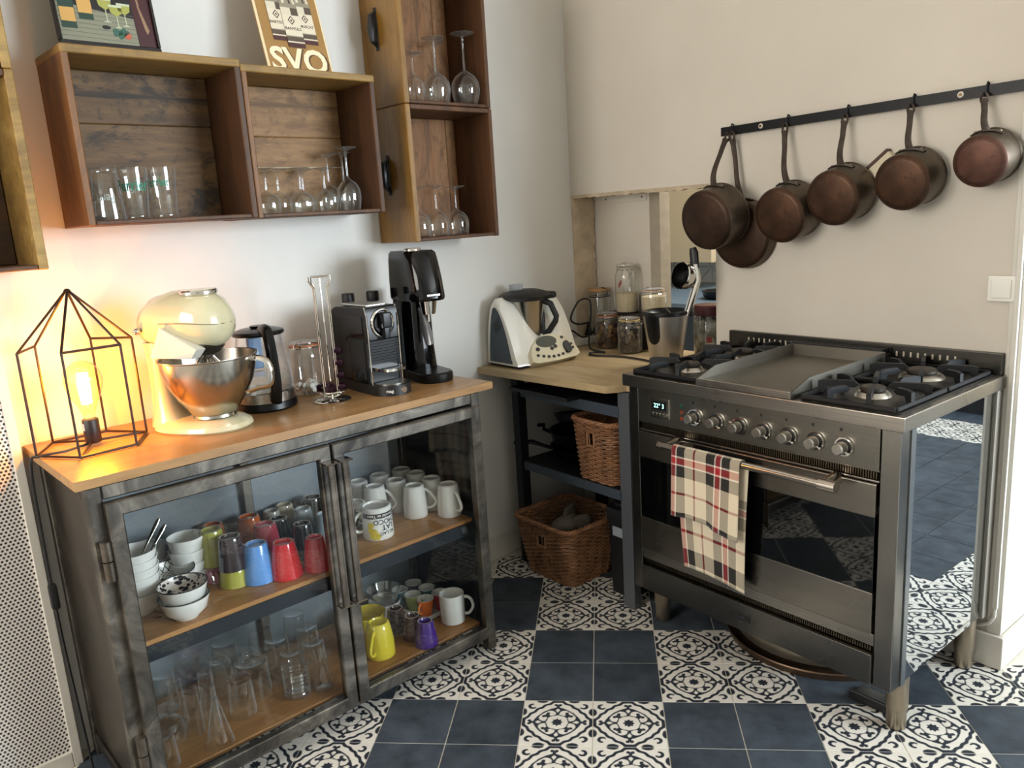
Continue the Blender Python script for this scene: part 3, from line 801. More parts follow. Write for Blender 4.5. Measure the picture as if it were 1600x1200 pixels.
def copper_mat(name, c1, c2, c3):
    q = N(name); v = q.coord()
    n = q.noise(v, 9, 6, 0.65); n2 = q.noise(v, 55, 4, 0.7)
    base = q.ramp(n, [(0.3, lin(c1)), (0.52, lin(c2)), (0.75, lin(c3))])
    sp = q.ramp(n2, [(0.60, (0, 0, 0, 1)), (0.70, (1, 1, 1, 1))])
    q.set(col=q.mix(q.mix(0.75, (0, 0, 0, 1), sp), base, lin('2a1a10')), metal=0.6, rough=q.math('MULTIPLY_ADD', n, 0.25, 0.36)); return q.m
M_cop = [copper_mat('aged_copper_dark', '2a1e17', '3f2c20', '523c2c'), copper_mat('aged_copper_brown', '33241a', '4b3323', '614430'), copper_mat('aged_copper_red', '412b23', '5c3f34', '745244')]
M_copside = plain('tarnished_side', '5c5145', 0.38, 0.8, var=0.25, vs=12)
M_panin = plain('tin_lining', '4c4942', 0.45, 0.7)
def hanging_pan(cx, cz, rad, depth, hx, label, mat=0, name='copper_saucepan', yoff=0.008, tilt=0.0):
    """hangs from a rack hook, mouth to the wall"""
    TL = 0.20 if depth > 0.06 else 0.08
    y0 = YB - yoff - rad * math.sin(TL) * 0.9; czr = cz + depth * math.sin(TL)
    M = Matrix.Translation((cx, y0, czr)) @ Matrix.Rotation(PI / 2 + TL, 4, 'X')    # local z points out of the wall, the base sagging a little
    t = thing(name, label, 'saucepan', (cx, y0, cz), group='copper pans on the pot rack')
    cz = czr - depth * 0.45 * math.sin(TL); rb = rad * 0.985
    b = MB(M); b.lathe([(rad + 0.003, 0.0), (rad, 0.004), (rb, depth - 0.014), (rb - 0.004, depth - 0.004), (rb - 0.014, depth - 0.0005)], 40); b.lathe([(rad + 0.003, 0.0), (rad - 0.003, 0.001), (rb - 0.004, depth - 0.012), (0, depth - 0.010)], 40)
    part('pan_side', b, M_copside, t)
    b = MB(M); b.lathe([(rb - 0.0135, depth - 0.0015), (rb - 0.018, depth), (0, depth)], 40); b.lathe([(rb + 0.0004, depth - 0.016), (rb - 0.0036, depth - 0.004), (rb - 0.0135, depth - 0.0003)], 40)
    part('pan_base', b, M_cop[mat], t, angle=60)
    # iron handle, riveted near the mouth, bowing out and up to the hook
    zt = cz + rad; zh = zr(hx) - 0.016
    L = zh - zt; ya = y0 - depth * 0.45
    P = []; R = []
    for k in range(15):
        s = k / 14
        x = cx + (hx - cx) * (s ** 0.8)
        z = zt - 0.004 + (L + 0.004) * s
        yy = ya - 0.012 * math.sin(PI * min(1, s * 1.6)) * (1 - s) + (YB - 0.036 - ya) * (s ** 1.5)
        P.append((x, yy, z)); R.append(0.0108 - 0.003 * math.sin(PI * s * 0.9) + (0.002 if s > .9 else 0))
    b = MB(); b.tube(P[:14], R[:14], 8, ry=0.6)
    lp = [(hx + 0.0085 * math.sin(a), YB - 0.0355 , zh - 0.004 + 0.014 * (math.cos(a))) for a in [2 * PI * k / 14 for k in range(14)]]
    b.tube(lp, 0.0035, 6, closed=True)
    hd = part('handle', b, plain('pan_iron_%s%.2f' % (name, cx), '4b4038', 0.42, 0.7, var=0.25, vs=40), t)
    # rivet plate
    b = MB(); w = 0.040 / rad; rg = []
    for k in range(9):
        a = PI / 2 - w + 2 * w * k / 8 ; rr = rad + 0.0005; hh = 0.008 + 0.006 * math.sin(PI * k / 8)
        c_, s_ = math.cos(a), math.sin(a)
        rg.append([(cx + c_ * rr, ya - hh, cz + s_ * rr), (cx + c_ * rr, ya + hh, cz + s_ * rr), (cx + c_ * (rr + 0.004), ya + hh, cz + s_ * (rr + 0.004)), (cx + c_ * (rr + 0.004), ya - hh, cz + s_ * (rr + 0.004))])
    b.loft(rg); part('rivet_plate', b, plain('pan_plate_%s%.2f' % (name, cx), '3f3831', 0.45, 0.6, var=0.2, vs=30), t)
    for k in (-1, 0, 1):
        a = PI / 2 + k * w * 0.72; c_, s_ = math.cos(a), math.sin(a)
        b = MB(); b.ellipsoid((cx + c_ * (rad + 0.0045), ya, cz + s_ * (rad + 0.0045)), 0.0045, 0.0045, 0.0045, 10, 6); part('rivet', b, plain('rivet_%s%.2f%d' % (name, cx, k), '8c7d6b', 0.35, 0.9), t)
    return t
hanging_pan(0.822, 1.283, 0.118, 0.040, 0.784, 'dark shallow pan hanging behind the largest copper saucepan, mostly hidden', 0, 'copper_saute_pan', 0.004)
hanging_pan(0.783, 1.338, 0.103, 0.105, 0.765, 'largest copper saucepan with speckled base, hanging at the left end of the pot rack', 0, yoff=0.066)
hanging_pan(1.022, 1.342, 0.090, 0.105, 0.986, 'brown copper saucepan hanging second from the left, partly over the dark shallow pan', 1)
hanging_pan(1.200, 1.386, 0.085, 0.105, 1.188, 'copper saucepan with clean brown base hanging in the middle of the rack', 1)
hanging_pan(1.402, 1.417, 0.080, 0.100, 1.383, 'copper saucepan with a green-grey patch on its base, beside the small carton', 1)
hanging_pan(1.596, 1.457, 0.069, 0.090, 1.573, 'smallest copper saucepan with reddish base hanging at the right end of the rack', 2)
M = Matrix.Translation((1.288, YB - 0.013, 1.462)) @ Matrix.Rotation(-0.68, 4, 'Y')
t = thing('carton', 'small brown and cream carton stuck behind the fourth copper saucepan', 'carton', (1.288, YB - 0.013, 1.462))
b = MB(M); b.rbox(-0.055, 0.055, -0.012, 0.012, -0.035, 0.021, 0.001, 1); part('box', b, plain('carton_cream', 'd3c6ab', 0.6, var=0.1, vs=30), t)
b = MB(M); b.rbox(-0.0555, 0.0555, -0.0125, 0.0125, 0.0212, 0.031, 0.001, 1); part('band', b, plain('carton_brown', '43251c', 0.5), t)

# ================================================================== CORNER WORKTOP AND STEEL SHELF UNIT
ZC = 0.82
M_oak2 = wood('pale_oak_top', 'a08a66', 'b59d76', 'c4ae88', 'x', 1.0, 0.45, fine=0.35, bump=0.1)
b = MB()
poly = [(-0.008, 0.236), (0.30, 0.258), (0.612, 0.282), (0.648, 0.286), (0.672, 0.318), (0.682, 0.352), (0.748, 0.362), (0.748, YB + 0.12), (-0.055, YB + 0.12), (-0.052, YB - 0.002)]
b.prism(poly, ZC - 0.026, ZC)
solo('corner_worktop', b, M_oak2, 'pale oak worktop in the corner between left wall and range cooker', 'worktop', (0.35, 0.55, ZC - 0.026))
b = MB()
for i in range(len(poly) - 4):
    pass
M_leggrey = plain('grey_shelf_leg', '666a6e', 0.4, 0.5)
su = thing('shelf_unit', 'black steel open shelf unit standing under the pale corner worktop', 'shelf unit', (0.38, 0.55, 0))
for x0, x1, y0, y1 in ((0.085, 0.125, 0.325, 0.365), (0.650, 0.702, 0.340, 0.375), (0.085, 0.125, 0.760, 0.80), (0.655, 0.695, 0.760, 0.80)):
    b = MB(); b.rbox(x0, x1, y0, y1, 0.0, 0.790, 0.002); part('leg', b, M_leggrey if (x0 > 0.6 and y0 < 0.5) else M_blackmetal, su)
for z0, z1, nm in ((0.700, 0.738, 'upper_shelf'), (0.400, 0.434, 'lower_shelf')):
    b = MB(); b.box(0.10, 0.68, 0.345, 0.79, z1 - 0.006, z1); sh = part(nm, b, plain(nm + '_steel', '1d1f22', 0.5, 0.5), su)
    b = MB(); b.rbox(0.125, 0.655, 0.336, 0.345, z0, z1 + 0.001, 0.002); part('front_rail', b, plain(nm + '_rail', '4b545f', 0.42, 0.4), sh)
    b = MB(); b.rbox(0.10, 0.11, 0.365, 0.77, z0, z1, 0.002); b.rbox(0.67, 0.68, 0.365, 0.77, z0, z1, 0.002); part('side_rail', b, M_blackmetal, sh)
for x in (0.12, 0.66):
    b = MB(); b.cyl((x - 0.004, 0.3362, 0.425), (x - 0.004, 0.333, 0.425), 0.004, seg=8); part('bolt', b, M_chrome, su)

# ------------------------------------------------------------------ wicker baskets
M_wick = plain('wicker', '8a6142', 0.55, var=0.35, vs=26)
M_wick2 = plain('wicker_rim', '96694a', 0.5, var=0.3, vs=30)
def rrect(hx, hy, r, n=6):
    pts = []
    for cx, cy, a0 in ((hx - r, hy - r, 0), (-hx + r, hy - r, PI / 2), (-hx + r, -hy + r, PI), (hx - r, -hy + r, 1.5 * PI)):
        for k in range(n + 1):
            a = a0 + PI / 2 * k / n; pts.append((cx + r * math.cos(a), cy + r * math.sin(a)))
    return pts
def resample(pts, n):
    P = [Vector((p[0], p[1], 0)) for p in pts] + [Vector((pts[0][0], pts[0][1], 0))]
    L = [0]
    for i in range(len(P) - 1): L.append(L[-1] + (P[i + 1] - P[i]).length)
    out = []; k = 0
    for i in range(n):
        d = L[-1] * i / n
        while L[k + 1] < d: k += 1
        f = (d - L[k]) / (L[k + 1] - L[k]); out.append(P[k].lerp(P[k + 1], f))
    return out
def basket(loc, rz, bx, by, tx, ty, h, label, hole_z, hole_w=0.045):
    t = thing('wicker_basket', label, 'basket', loc, rz)
    rows = int(h / 0.0085); per = 2 * (bx + by) * 2 * 1.08
    ns = int(per / 0.026) ; ns += ns % 2; seg = ns * 4
    b = MB(); r_ = random.Random(int(loc[0] * 1000))
    for j in range(rows):
        f = j / (rows - 1); hx = bx + (tx - bx) * f; hy = by + (ty - by) * f
        pts = resample(rrect(hx, hy, 0.045), seg); z = 0.006 + (h - 0.012) * f
        P = []
        for i, p in enumerate(pts):
            q = pts[(i + 1) % seg] - pts[i - 1]; nrm = Vector((q.y, -q.x, 0)).normalized()
            w = 0.0032 * math.cos(PI * (i / 4) + PI * j)
            P.append(p + nrm * w + Vector((0, 0, z + 0.0012 * r_.uniform(-1, 1))))
        inhole = [abs(z - hole_z) < 0.024 and abs(p.x) < hole_w * 0.62 and p.y < 0 for p in pts]
        if not any(inhole): b.tube(P, 0.0040, 5, closed=True)
        else:
            k0 = next(i for i in range(seg) if inhole[i - 1] and not inhole[i])
            run = [P[(k0 + i) % seg] for i in range(seg) if not inhole[(k0 + i) % seg]]
            b.tube(run, 0.0040, 5)
    part('weave', b, M_wick, t, local=True, kind='stuff')
    b = MB()
    for i in range(0, seg, 8):
        lo = resample(rrect(bx, by, 0.045), seg)[i]; hi = resample(rrect(tx, ty, 0.045), seg)[i]
        b.tube([(lo.x, lo.y, 0.002), (hi.x, hi.y, h)], 0.0028, 5)
    part('stakes', b, M_wick, t, local=True, kind='stuff')
    b = MB(); b.prism([(p.x * 0.98, p.y * 0.98) for p in resample(rrect(bx, by, 0.045), 40)], 0.002, 0.008); part('base', b, M_wick, t, local=True)
    top = resample(rrect(tx + 0.002, ty + 0.002, 0.045), 160)
    b = MB()
    for ph in (0, 2 * PI / 3, 4 * PI / 3):
        P = []
        for i, p in enumerate(top):
            q = top[(i + 1) % 160] - top[i - 1]; nrm = Vector((q.y, -q.x, 0)).normalized(); a = ph + i * 2 * PI * 26 / 160
            P.append(p + nrm * 0.0055 * math.cos(a) + Vector((0, 0, h + 0.004 + 0.0055 * math.sin(a))))
        b.tube(P, 0.0050, 5, closed=True)
    part('braided_rim', b, M_wick2, t, local=True)
    b = MB(); y = -(by + (ty - by) * hole_z / h)
    for x in (-hole_w / 2, hole_w / 2): b.tube([(x, y, hole_z - 0.028), (x, y, hole_z + 0.028)], 0.0045, 6)
    for z in (-0.026, 0.026): b.tube([(-hole_w / 2 - 0.003, y, hole_z + z), (hole_w / 2 + 0.003, y, hole_z + z)], 0.0045, 6)
    part('handle_hole', b, M_wick2, t, local=True)
    return t
basket((0.290, 0.405, 0.0), 0.02, 0.132, 0.115, 0.158, 0.150, 0.232, 'large open wicker basket standing on the floor under the shelf unit', 0.168)
basket((0.520, 0.460, 0.4345), -0.03, 0.098, 0.112, 0.108, 0.130, 0.225, 'smaller wicker basket on the lower black shelf beside the cooker', 0.165, 0.035)
M_cloth = plain('grey_rag', '6d655a', 0.95, var=0.15, vs=30, bump=0.3)
for k, (x, y, z, rx, ry, rz_, a, lb) in enumerate(((0.290, 0.40, 0.195, 0.058, 0.05, 0.030, 0.5, 'grey brown cleaning cloth lying in the large basket, the widest of three'), (0.262, 0.445, 0.212, 0.012, 0.045, 0.042, 0.3, 'pale grey cleaning pad standing upright in the large basket, at the left'), (0.345, 0.43, 0.205, 0.014, 0.04, 0.038, -0.35, 'grey cleaning pad standing upright in the large basket, at the right'))):
    b = MB(); mm = Matrix.Translation((x, y, z)) @ Matrix.Rotation(a, 4, 'Z') @ Matrix.Rotation(0.3 * (k - 1), 4, 'Y')
    prof = 14; rings = []
    for i in range(prof + 1):
        ph = -PI / 2 + PI * i / prof; rr = max(0.001, abs(math.cos(ph)) ** 0.55)
        rings.append([(rx * rr * (abs(math.cos(q)) ** 0.7) * (1 if math.cos(q) > 0 else -1) * (1 + 0.06 * math.sin(5 * q + i)), ry * rr * (abs(math.sin(q)) ** 0.7) * (1 if math.sin(q) > 0 else -1), rz_ * math.sin(ph)) for q in [2 * PI * w / 20 for w in range(20)]])
    b.loft(rings, M=mm); solo('cleaning_cloth', b, M_cloth, lb, 'cloth', (x, y, z))
# something for the cloths to lie on: a folded sack in the basket
b = MB(); b.rbox(0.19, 0.39, 0.32, 0.49, 0.009, 0.165, 0.03, 3); solo('folded_sack', b, plain('sack', '3b342c', 0.95, var=0.2, vs=25), 'dark folded sack filling the bottom of the large wicker basket', 'sack', (0.29, 0.405, 0.009))
# ------------------------------------------------------------------ bin
t = thing('waste_bin', 'black plastic waste bin with a grey label, between basket and cooker', 'bin', (0.60, 0.50, 0))
def taper(x0, x1, y0, y1, z0, z1, e, r=0.03):
    cx, cy = (x0 + x1) / 2, (y0 + y1) / 2; hx, hy = (x1 - x0) / 2, (y1 - y0) / 2
    return [[(cx + px * s, cy + py * s, z) for px, py in rrect(hx, hy, r)] for z, s in ((z0, e * 0.985), (z0 + 0.006, e), (z1 - 0.006, 1), (z1, 0.985))]
b = MB(); b.loft(taper(0.522, 0.645, 0.385, 0.60, 0.0, 0.275, 0.93)); part('body', b, M_blackmatt, t)
b = MB(); b.loft(taper(0.517, 0.648, 0.380, 0.605, 0.276, 0.335, 0.99)); b.loft(taper(0.53, 0.636, 0.41, 0.59, 0.335, 0.348, 1.0)); part('lid', b, plain('bin_lid', '1b1c1e', 0.4), t)
b = MB(); b.rbox(0.562, 0.628, 0.381, 0.388, 0.232, 0.268, 0.002); part('label', b, plain('bin_label', '8d949a', 0.4), t)

# ------------------------------------------------------------------ dark cookware on the shelf unit
def skillet(loc, rz, rad, h, hl, label, name='frying_pan', tilt=0.0, lid=False):
    t = thing(name, label, 'frying pan', M=Matrix.Translation(loc) @ Matrix.Rotation(rz, 4, 'Z') @ Matrix.Rotation(tilt, 4, 'Y'))
    b = MB(); b.lathe([(0, 0), (rad * 0.80, 0), (rad * 0.9, h * 0.2), (rad, h), (rad + 0.003, h + 0.001), (rad - 0.002, h), (rad * 0.88, h * 0.24), (rad * 0.78, 0.004), (0, 0.004)], 36); part('bowl', b, plain('pan_black_%s%.2f%.2f' % (name, loc[0], loc[2]), '15161a', 0.28, 0.5), t, local=True)
    b = MB(); b.tube([(-rad + 0.004, 0, h * 0.7), (-rad - 0.03, 0, h * 0.9), (-rad - hl * 0.5, 0, h + 0.012), (-rad - hl, 0, h + 0.010)], [0.008, 0.008, 0.0105, 0.009], 8, ry=0.6); part('handle', b, M_black, t, local=True)
    return t
skillet((0.258, 0.545, 0.4345), 0.75, 0.135, 0.050, 0.150, 'black frying pan lowest on the steel shelf, handle poking out to the left', tilt=0.0)
skillet((0.255, 0.540, 0.4865), 0.60, 0.130, 0.062, 0.055, 'deep black pan with short handle stacked on the lowest frying pan', name='saute_pan')
skillet((0.270, 0.560, 0.580), 2.6, 0.135, 0.040, 0.10, 'tilted black skillet on top of the stacked pans under the worktop', tilt=0.22, name='skillet')
t = thing('baking_tray', 'thin dark baking tray lying on the upper steel shelf just below the worktop', 'baking tray', (0.24, 0.46, 0.7385))
b = MB(); b.rbox(0.135, 0.46, 0.28, 0.62, 0.7385, 0.7425, 0.001); part('sheet', b, M_blackmetal, t)
b = MB(); b.rbox(0.135, 0.46, 0.276, 0.281, 0.7385, 0.752, 0.001); b.rbox(0.131, 0.136, 0.276, 0.62, 0.7385, 0.752, 0.001); b.rbox(0.459, 0.464, 0.276, 0.62, 0.7385, 0.752, 0.001); part('rim', b, plain('tray_rim', '3a3b3d', 0.3, 0.8), t)

# ================================================================== ON THE CORNER WORKTOP
# ------------------------------------------------------------------ cooking processor: arched white body with steel bowl
fp = thing('food_processor', 'white arched food processor with steel bowl and black lid on the corner worktop', 'food processor', (0.07, 0.475, ZC))
M_fp = plain('processor_white', 'ece8dc', 0.18, coat=0.4)
def arch(h, x0=-0.008, x1=0.195, n=26):
    pts = []
    for k in range(n + 1):
        s = k / n; x = x0 + (x1 - x0) * s
        c = 0.32
        if s < c: q = math.sin(PI / 2 * s / c) ** 0.62
        else: w = (s - c) / (1 - c); q = max(0, 1 - w ** 1.9) ** 0.95 * (1 - 0.08 * w)
        pts.append((x, 0.012 + max(0.018, q * h)))
    return pts
rings = []
Y0, Y1 = 0.290, 0.604
prof_h = [(0.0, 0.240, 1), (0.012, 0.254, 1), (0.055, 0.258, 1), (0.075, 0.248, 1), (0.105, 0.205, 1), (0.135, 0.160, 1), (0.157, 0.138, 1), (0.180, 0.160, 1), (0.210, 0.205, 1), (0.240, 0.246, 1), (0.262, 0.256, 1), (0.302, 0.246, 1), (0.314, 0.230, 1)]
for dy, h, s in prof_h:
    bulge = 0.022 * math.sin(PI * dy / 0.314)
    a = arch(h, -0.008, 0.178 + bulge)
    # front stays full at the foot: control hump
    out = []
    for (x, z) in a: out.append((x, Y0 + dy, ZC + z))
    out += [(a[-1][0] + 0.004, Y0 + dy, ZC + 0.012), (a[0][0], Y0 + dy, ZC + 0.012)]
    rings.append(out)
b = MB(); b.loft(rings); part('body', b, M_fp, fp, angle=50)
b = MB(); b.rbox(0.0, 0.180, Y0 + 0.01, Y1 - 0.01, ZC + 0.0006, ZC + 0.0125, 0.004); part('base_plate', b, M_blackmatt, fp)
b = MB(); pl = [(x, ZC + z) for x, z in arch(0.222, 0.014, 0.148)] + [(0.149, ZC + 0.020), (0.014, ZC + 0.020)]
b.prism(pl, Y0 - 0.004, Y0 + 0.004, 'y'); sp = part('side_panel', b, plain('processor_grey', '3a424c', 0.5), fp, 'dark grey arched side panel')
b = MB()
for k in range(4):
    z = ZC + 0.135 + k * 0.014; x = 0.052 + 0.010 * k
    b.tube([(x - 0.004, Y0 - 0.0045, z + 0.034 - k * 0.006), (x + 0.006, Y0 - 0.0045, z + 0.016 - k * 0.006), (x + 0.012, Y0 - 0.0045, z - 0.004 - k * 0.006)], 0.002, 5)
part('air_slots', b, M_blackmatt, sp, kind='stuff')
bc = (0.080, 0.430)
b = MB(); b.lathe([(0.052, ZC + 0.085), (0.060, ZC + 0.12), (0.076, ZC + 0.262), (0.079, ZC + 0.266), (0.074, ZC + 0.266), (0.058, ZC + 0.12), (0.0, ZC + 0.10)], 32, c=(bc[0], bc[1], 0)); part('mixing_bowl', b, M_bowlsteel, fp)
b = MB(); b.lathe([(0.0, ZC + 0.292), (0.045, ZC + 0.290), (0.075, ZC + 0.281), (0.094, ZC + 0.272), (0.097, ZC + 0.267), (0.094, ZC + 0.262), (0.080, ZC + 0.250), (0.0, ZC + 0.252)], 32, c=(bc[0], bc[1], 0), sx=1.12, sy=1.05); lid = part('lid', b, M_blackmatt, fp)
b = MB(); b.rbox(0.075, 0.165, 0.44, 0.525, ZC + 0.250, ZC + 0.278, 0.012, 3); part('lid_spout', b, M_blackmatt, lid)
b = MB(); b.lathe([(0.026, ZC + 0.288), (0.028, ZC + 0.312), (0.0, ZC + 0.313)], 20, c=(bc[0] - 0.02, bc[1] - 0.03, 0)); part('measuring_cup', b, thin_glass('cup_smoke', (0.75, 0.78, 0.80), 1.5, 0.1, 0.05, 1.0, 0.35, (0.6, 0.62, 0.63)), fp)
# black handle loop on the bowl front
hx, hy = 0.135, 0.525
b = MB()
b.tube([(0.112, 0.457, ZC + 0.255), (0.122, 0.463, ZC + 0.19), (0.126, 0.465, ZC + 0.135), (0.132, 0.467, ZC + 0.105)], [0.020, 0.019, 0.016, 0.010], 10, ry=0.75)
b.tube([(0.122, 0.475, ZC + 0.245), (0.152, 0.496, ZC + 0.230), (0.172, 0.506, ZC + 0.180), (0.170, 0.502, ZC + 0.162), (0.150, 0.486, ZC + 0.125), (0.134, 0.470, ZC + 0.105)], [0.014, 0.012, 0.0115, 0.0115, 0.012, 0.012], 10)
part('bowl_handle', b, M_blackmatt, fp)
# control panel: slanted cream ellipse with screen, buttons, dial
n_ = Vector((0.86, 0, 0.51)).normalized(); up_ = Vector((-0.51, 0, 0.86)); sd_ = Vector((0, 1, 0))
pc = Vector((0.186, 0.464, ZC + 0.064))
PM = Matrix(((sd_.x, up_.x, n_.x, pc.x), (sd_.y, up_.y, n_.y, pc.y), (sd_.z, up_.z, n_.z, pc.z), (0, 0, 0, 1)))
def ell(mb, cx, cy, rx, ry, h0, h1, n=24, half=False):
    pts = [(cx + rx * math.cos(2 * PI * k / n), cy + ry * math.sin(2 * PI * k / n)) for k in range(n)]
    mb.prism(pts, h0, h1)
b = MB(PM); pts = [(0.122 * math.cos(PI * k / 24), -0.046 + 0.102 * math.sin(PI * k / 24)) for k in range(25)] + [(-0.10, -0.055), (0.0, -0.058), (0.10, -0.055)]
b.prism(pts, -0.040, 0.004); cpn = part('control_panel', b, plain('processor_panel', 'd9d0b4', 0.3), fp)
b = MB(PM); ell(b, -0.022, 0.026, 0.052, 0.024, 0.004, 0.0055); part('screen', b, plain('processor_screen', '54584f', 0.2), cpn)
b = MB(PM); ell(b, 0.068, -0.012, 0.017, 0.026, 0.004, 0.012); part('dial', b, M_blackmatt, cpn)
for k, (x, y, r) in enumerate([(-0.078, 0.0, 0.0095)] + [(-0.088 + 0.0245 * q, -0.018 - 0.022 * math.sin(PI * (q + 0.8) / 8.5), 0.0068) for q in range(8)] + [(0.012, 0.0, 0.009), (-0.008, -0.006, 0.009), (0.062, 0.032, 0.007), (0.095, -0.002, 0.006), (0.097, -0.018, 0.006)]):
    b = MB(PM); ell(b, x, y, r, r * 0.85, 0.004, 0.0065, 14); part('button', b, M_blackmatt, cpn)
# ------------------------------------------------------------------ power strip with plugs and cables
t = thing('power_strip', 'white socket strip lying along the left wall behind the food processor', 'power strip', (-0.03, 0.86, ZC))
PSM = Matrix.Translation((-0.026, 0.845, ZC + 0.001))
b = MB(PSM); b.rbox(-0.022, 0.022, -0.125, 0.110, 0, 0.034, 0.005); part('housing', b, M_whiteplastic, t)
for k in range(4):
    b = MB(PSM); b.lathe([(0.0, 0.0345), (0.015, 0.0345), (0.017, 0.0365), (0.019, 0.0345), (0.018, 0.034)], 18, c=(0, -0.09 + 0.055 * k, 0)); part('socket', b, plain('socket%d' % k, 'cfc9bb', 0.4), t)
for y, lb, q in ((0.895, 'black mains plug in the power strip, at the food processor cable', 0), (0.945, 'black mains plug in the power strip, nearest the jar of dried pasta', 1)):
    t = thing('mains_plug', lb, 'plug', (-0.02, y - 0.03, ZC + 0.036))
    b = MB(); b.cyl((-0.026, y - 0.03, ZC + 0.0375), (-0.018, y - 0.035, ZC + 0.065), 0.017, 0.012, seg=14); part('plug_body', b, M_blackmatt, t)
    b = MB(); b.cyl((-0.018, y - 0.035, ZC + 0.064), (-0.012, y - 0.045, ZC + 0.086), 0.010, 0.005, seg=10); part('plug_grip', b, M_blackmatt, t)
def curve_pts(P, n=8):
    P = [Vector(p) for p in P]; out = []
    for i in range(len(P) - 1):
        p0 = P[max(i - 1, 0)]; p1 = P[i]; p2 = P[i + 1]; p3 = P[min(i + 2, len(P) - 1)]
        for k in range(n):
            t_ = k / n
            out.append(0.5 * ((2 * p1) + (-p0 + p2) * t_ + (2 * p0 - 5 * p1 + 4 * p2 - p3) * t_ ** 2 + (-p0 + 3 * p1 - 3 * p2 + p3) * t_ ** 3))
    out.append(P[-1]); return out
b = MB(); b.tube(curve_pts([(-0.012, 0.850, ZC + 0.086), (0.01, 0.835, ZC + 0.10), (0.0, 0.78, ZC + 0.100), (0.005, 0.735, ZC + 0.13), (0.02, 0.77, ZC + 0.20), (0.045, 0.81, ZC + 0.205), (0.058, 0.805, ZC + 0.15), (0.066, 0.780, ZC + 0.05), (0.085, 0.765, ZC + 0.0055), (0.16, 0.735, ZC + 0.0055), (0.215, 0.722, ZC + 0.0055), (0.17, 0.69, ZC + 0.0055), (0.22, 0.650, ZC + 0.0055), (0.36, 0.69, ZC + 0.0055), (0.522, 0.675, ZC + 0.0055)]), 0.0042, 6)
solo('juicer_cable', b, M_blackmatt, 'black cable looping from the power strip along the pale worktop to the juicer', 'cable', (0.1, 0.8, ZC))
b = MB(); b.tube(curve_pts([(-0.012, 0.900, ZC + 0.086), (0.015, 0.88, ZC + 0.095), (0.04, 0.83, ZC + 0.062), (0.05, 0.76, ZC + 0.05), (0.05, 0.70, ZC + 0.085), (0.06, 0.66, ZC + 0.085), (0.03, 0.636, ZC + 0.06)]), 0.0042, 6)
solo('processor_cable', b, M_blackmatt, 'short black cable from the power strip to the food processor', 'cable', (0.05, 0.76, ZC + 0.05))

# ------------------------------------------------------------------ jars in the opening
def clip_jar(r, h, label, fill=None, fillh=0.0, loc=(0, 0, 0), lidcol=None, name='clip_jar', seal='b06a4a', rz=0.0):
    t = thing(name, label, 'jar', loc, rz)
    b = MB(); b.lathe([(0, 0.003), (r * 0.9, 0.003), (r, 0.012), (r, h * 0.72), (r * 0.97, h * 0.80), (r * 0.80, h * 0.88), (r * 0.80, h * 0.90)], 28); part('glass_body', b, M_glass, t, local=True)
    b = MB(); b.lathe([(r * 0.78, h * 0.905), (r * 0.86, h * 0.91), (r * 0.86, h * 0.93), (r * 0.78, h * 0.935)], 28); part('rubber_seal', b, plain('seal_' + label[:30], seal, 0.6), t, local=True)
    b = MB(); b.lathe([(r * 0.84, h * 0.936), (r * 0.86, h * 0.95), (r * 0.84, h * 0.985), (r * 0.7, h), (0, h)], 28); part('lid', b, M_glass, t, local=True)
    b = MB()
    b.tube([(r * 0.88 * math.cos(a), r * 0.88 * math.sin(a), h * 0.885) for a in [2 * PI * k / 24 for k in range(24)]], 0.0016, 5, closed=True)
    b.tube([(r * 0.88, 0.012, h * 0.885), (r * 1.08, 0.012, h * 0.90), (r * 1.12, 0.010, h * 0.86), (r * 1.06, 0, h * 0.80), (r * 1.12, -0.010, h * 0.86), (r * 1.08, -0.012, h * 0.90), (r * 0.88, -0.012, h * 0.885)], 0.0016, 5)
    b.tube([(-r * 0.9, 0.010, h * 0.885), (-r * 1.0, 0.010, h * 0.95), (-r * 0.6, 0.006, h + 0.002), (-r * 0.6, -0.006, h + 0.002), (-r * 1.0, -0.010, h * 0.95), (-r * 0.9, -0.010, h * 0.885)], 0.0016, 5)
    part('wire_clip', b, M_chrome, t, local=True)
    if fill:
        b = MB(); b.lathe([(0, 0.006), (r * 0.88, 0.006), (r * 0.965, 0.015), (r * 0.965, h * 0.70 if fillh > 0.7 else h * fillh), (r * 0.5, h * fillh + 0.004), (0, h * fillh)], 28); part('contents', b, fill, t, local=True)
    return t
M_flour = plain('flour', 'cdbd9e', 0.95, var=0.06, vs=60)
def lumps(name, cols, sc):
    q = N(name); v = q.coord(); vo = q.n('TexVoronoi'); vo.inputs['Scale'].default_value = sc; q.l(q.coord(), vo.inputs['Vector'])
    sp = q.n('SeparateColor'); q.l(vo.outputs['Color'], sp.inputs[0])
    base = q.ramp(sp.outputs[0], [(i / len(cols), lin(c)) for i, c in enumerate(cols)])
    dk = q.ramp(vo.outputs['Distance'], [(0.25, (1, 1, 1, 1)), (0.75, (0.25, 0.22, 0.2, 1))])
    q.set(col=q.mix(0.8, base, dk, 'MULTIPLY'), rough=0.7); q.bump(vo.outputs['Distance'], 0.6, 0.004); return q.m
M_pasta = lumps('dried_chanterelles', ['4a3017', '7a5630', '9c7a46', '5b3a1c', '2f1e10'], 55)
M_mush = lumps('dried_mushrooms', ['6a5a45', '3c3025', '8d7d63', '54463a', '2a211a'], 60)
M_bags = lumps('folded_bags', ['9aa08c', 'c8c8bc', '6d715f', 'b8b5a5', '7d8070'], 32)
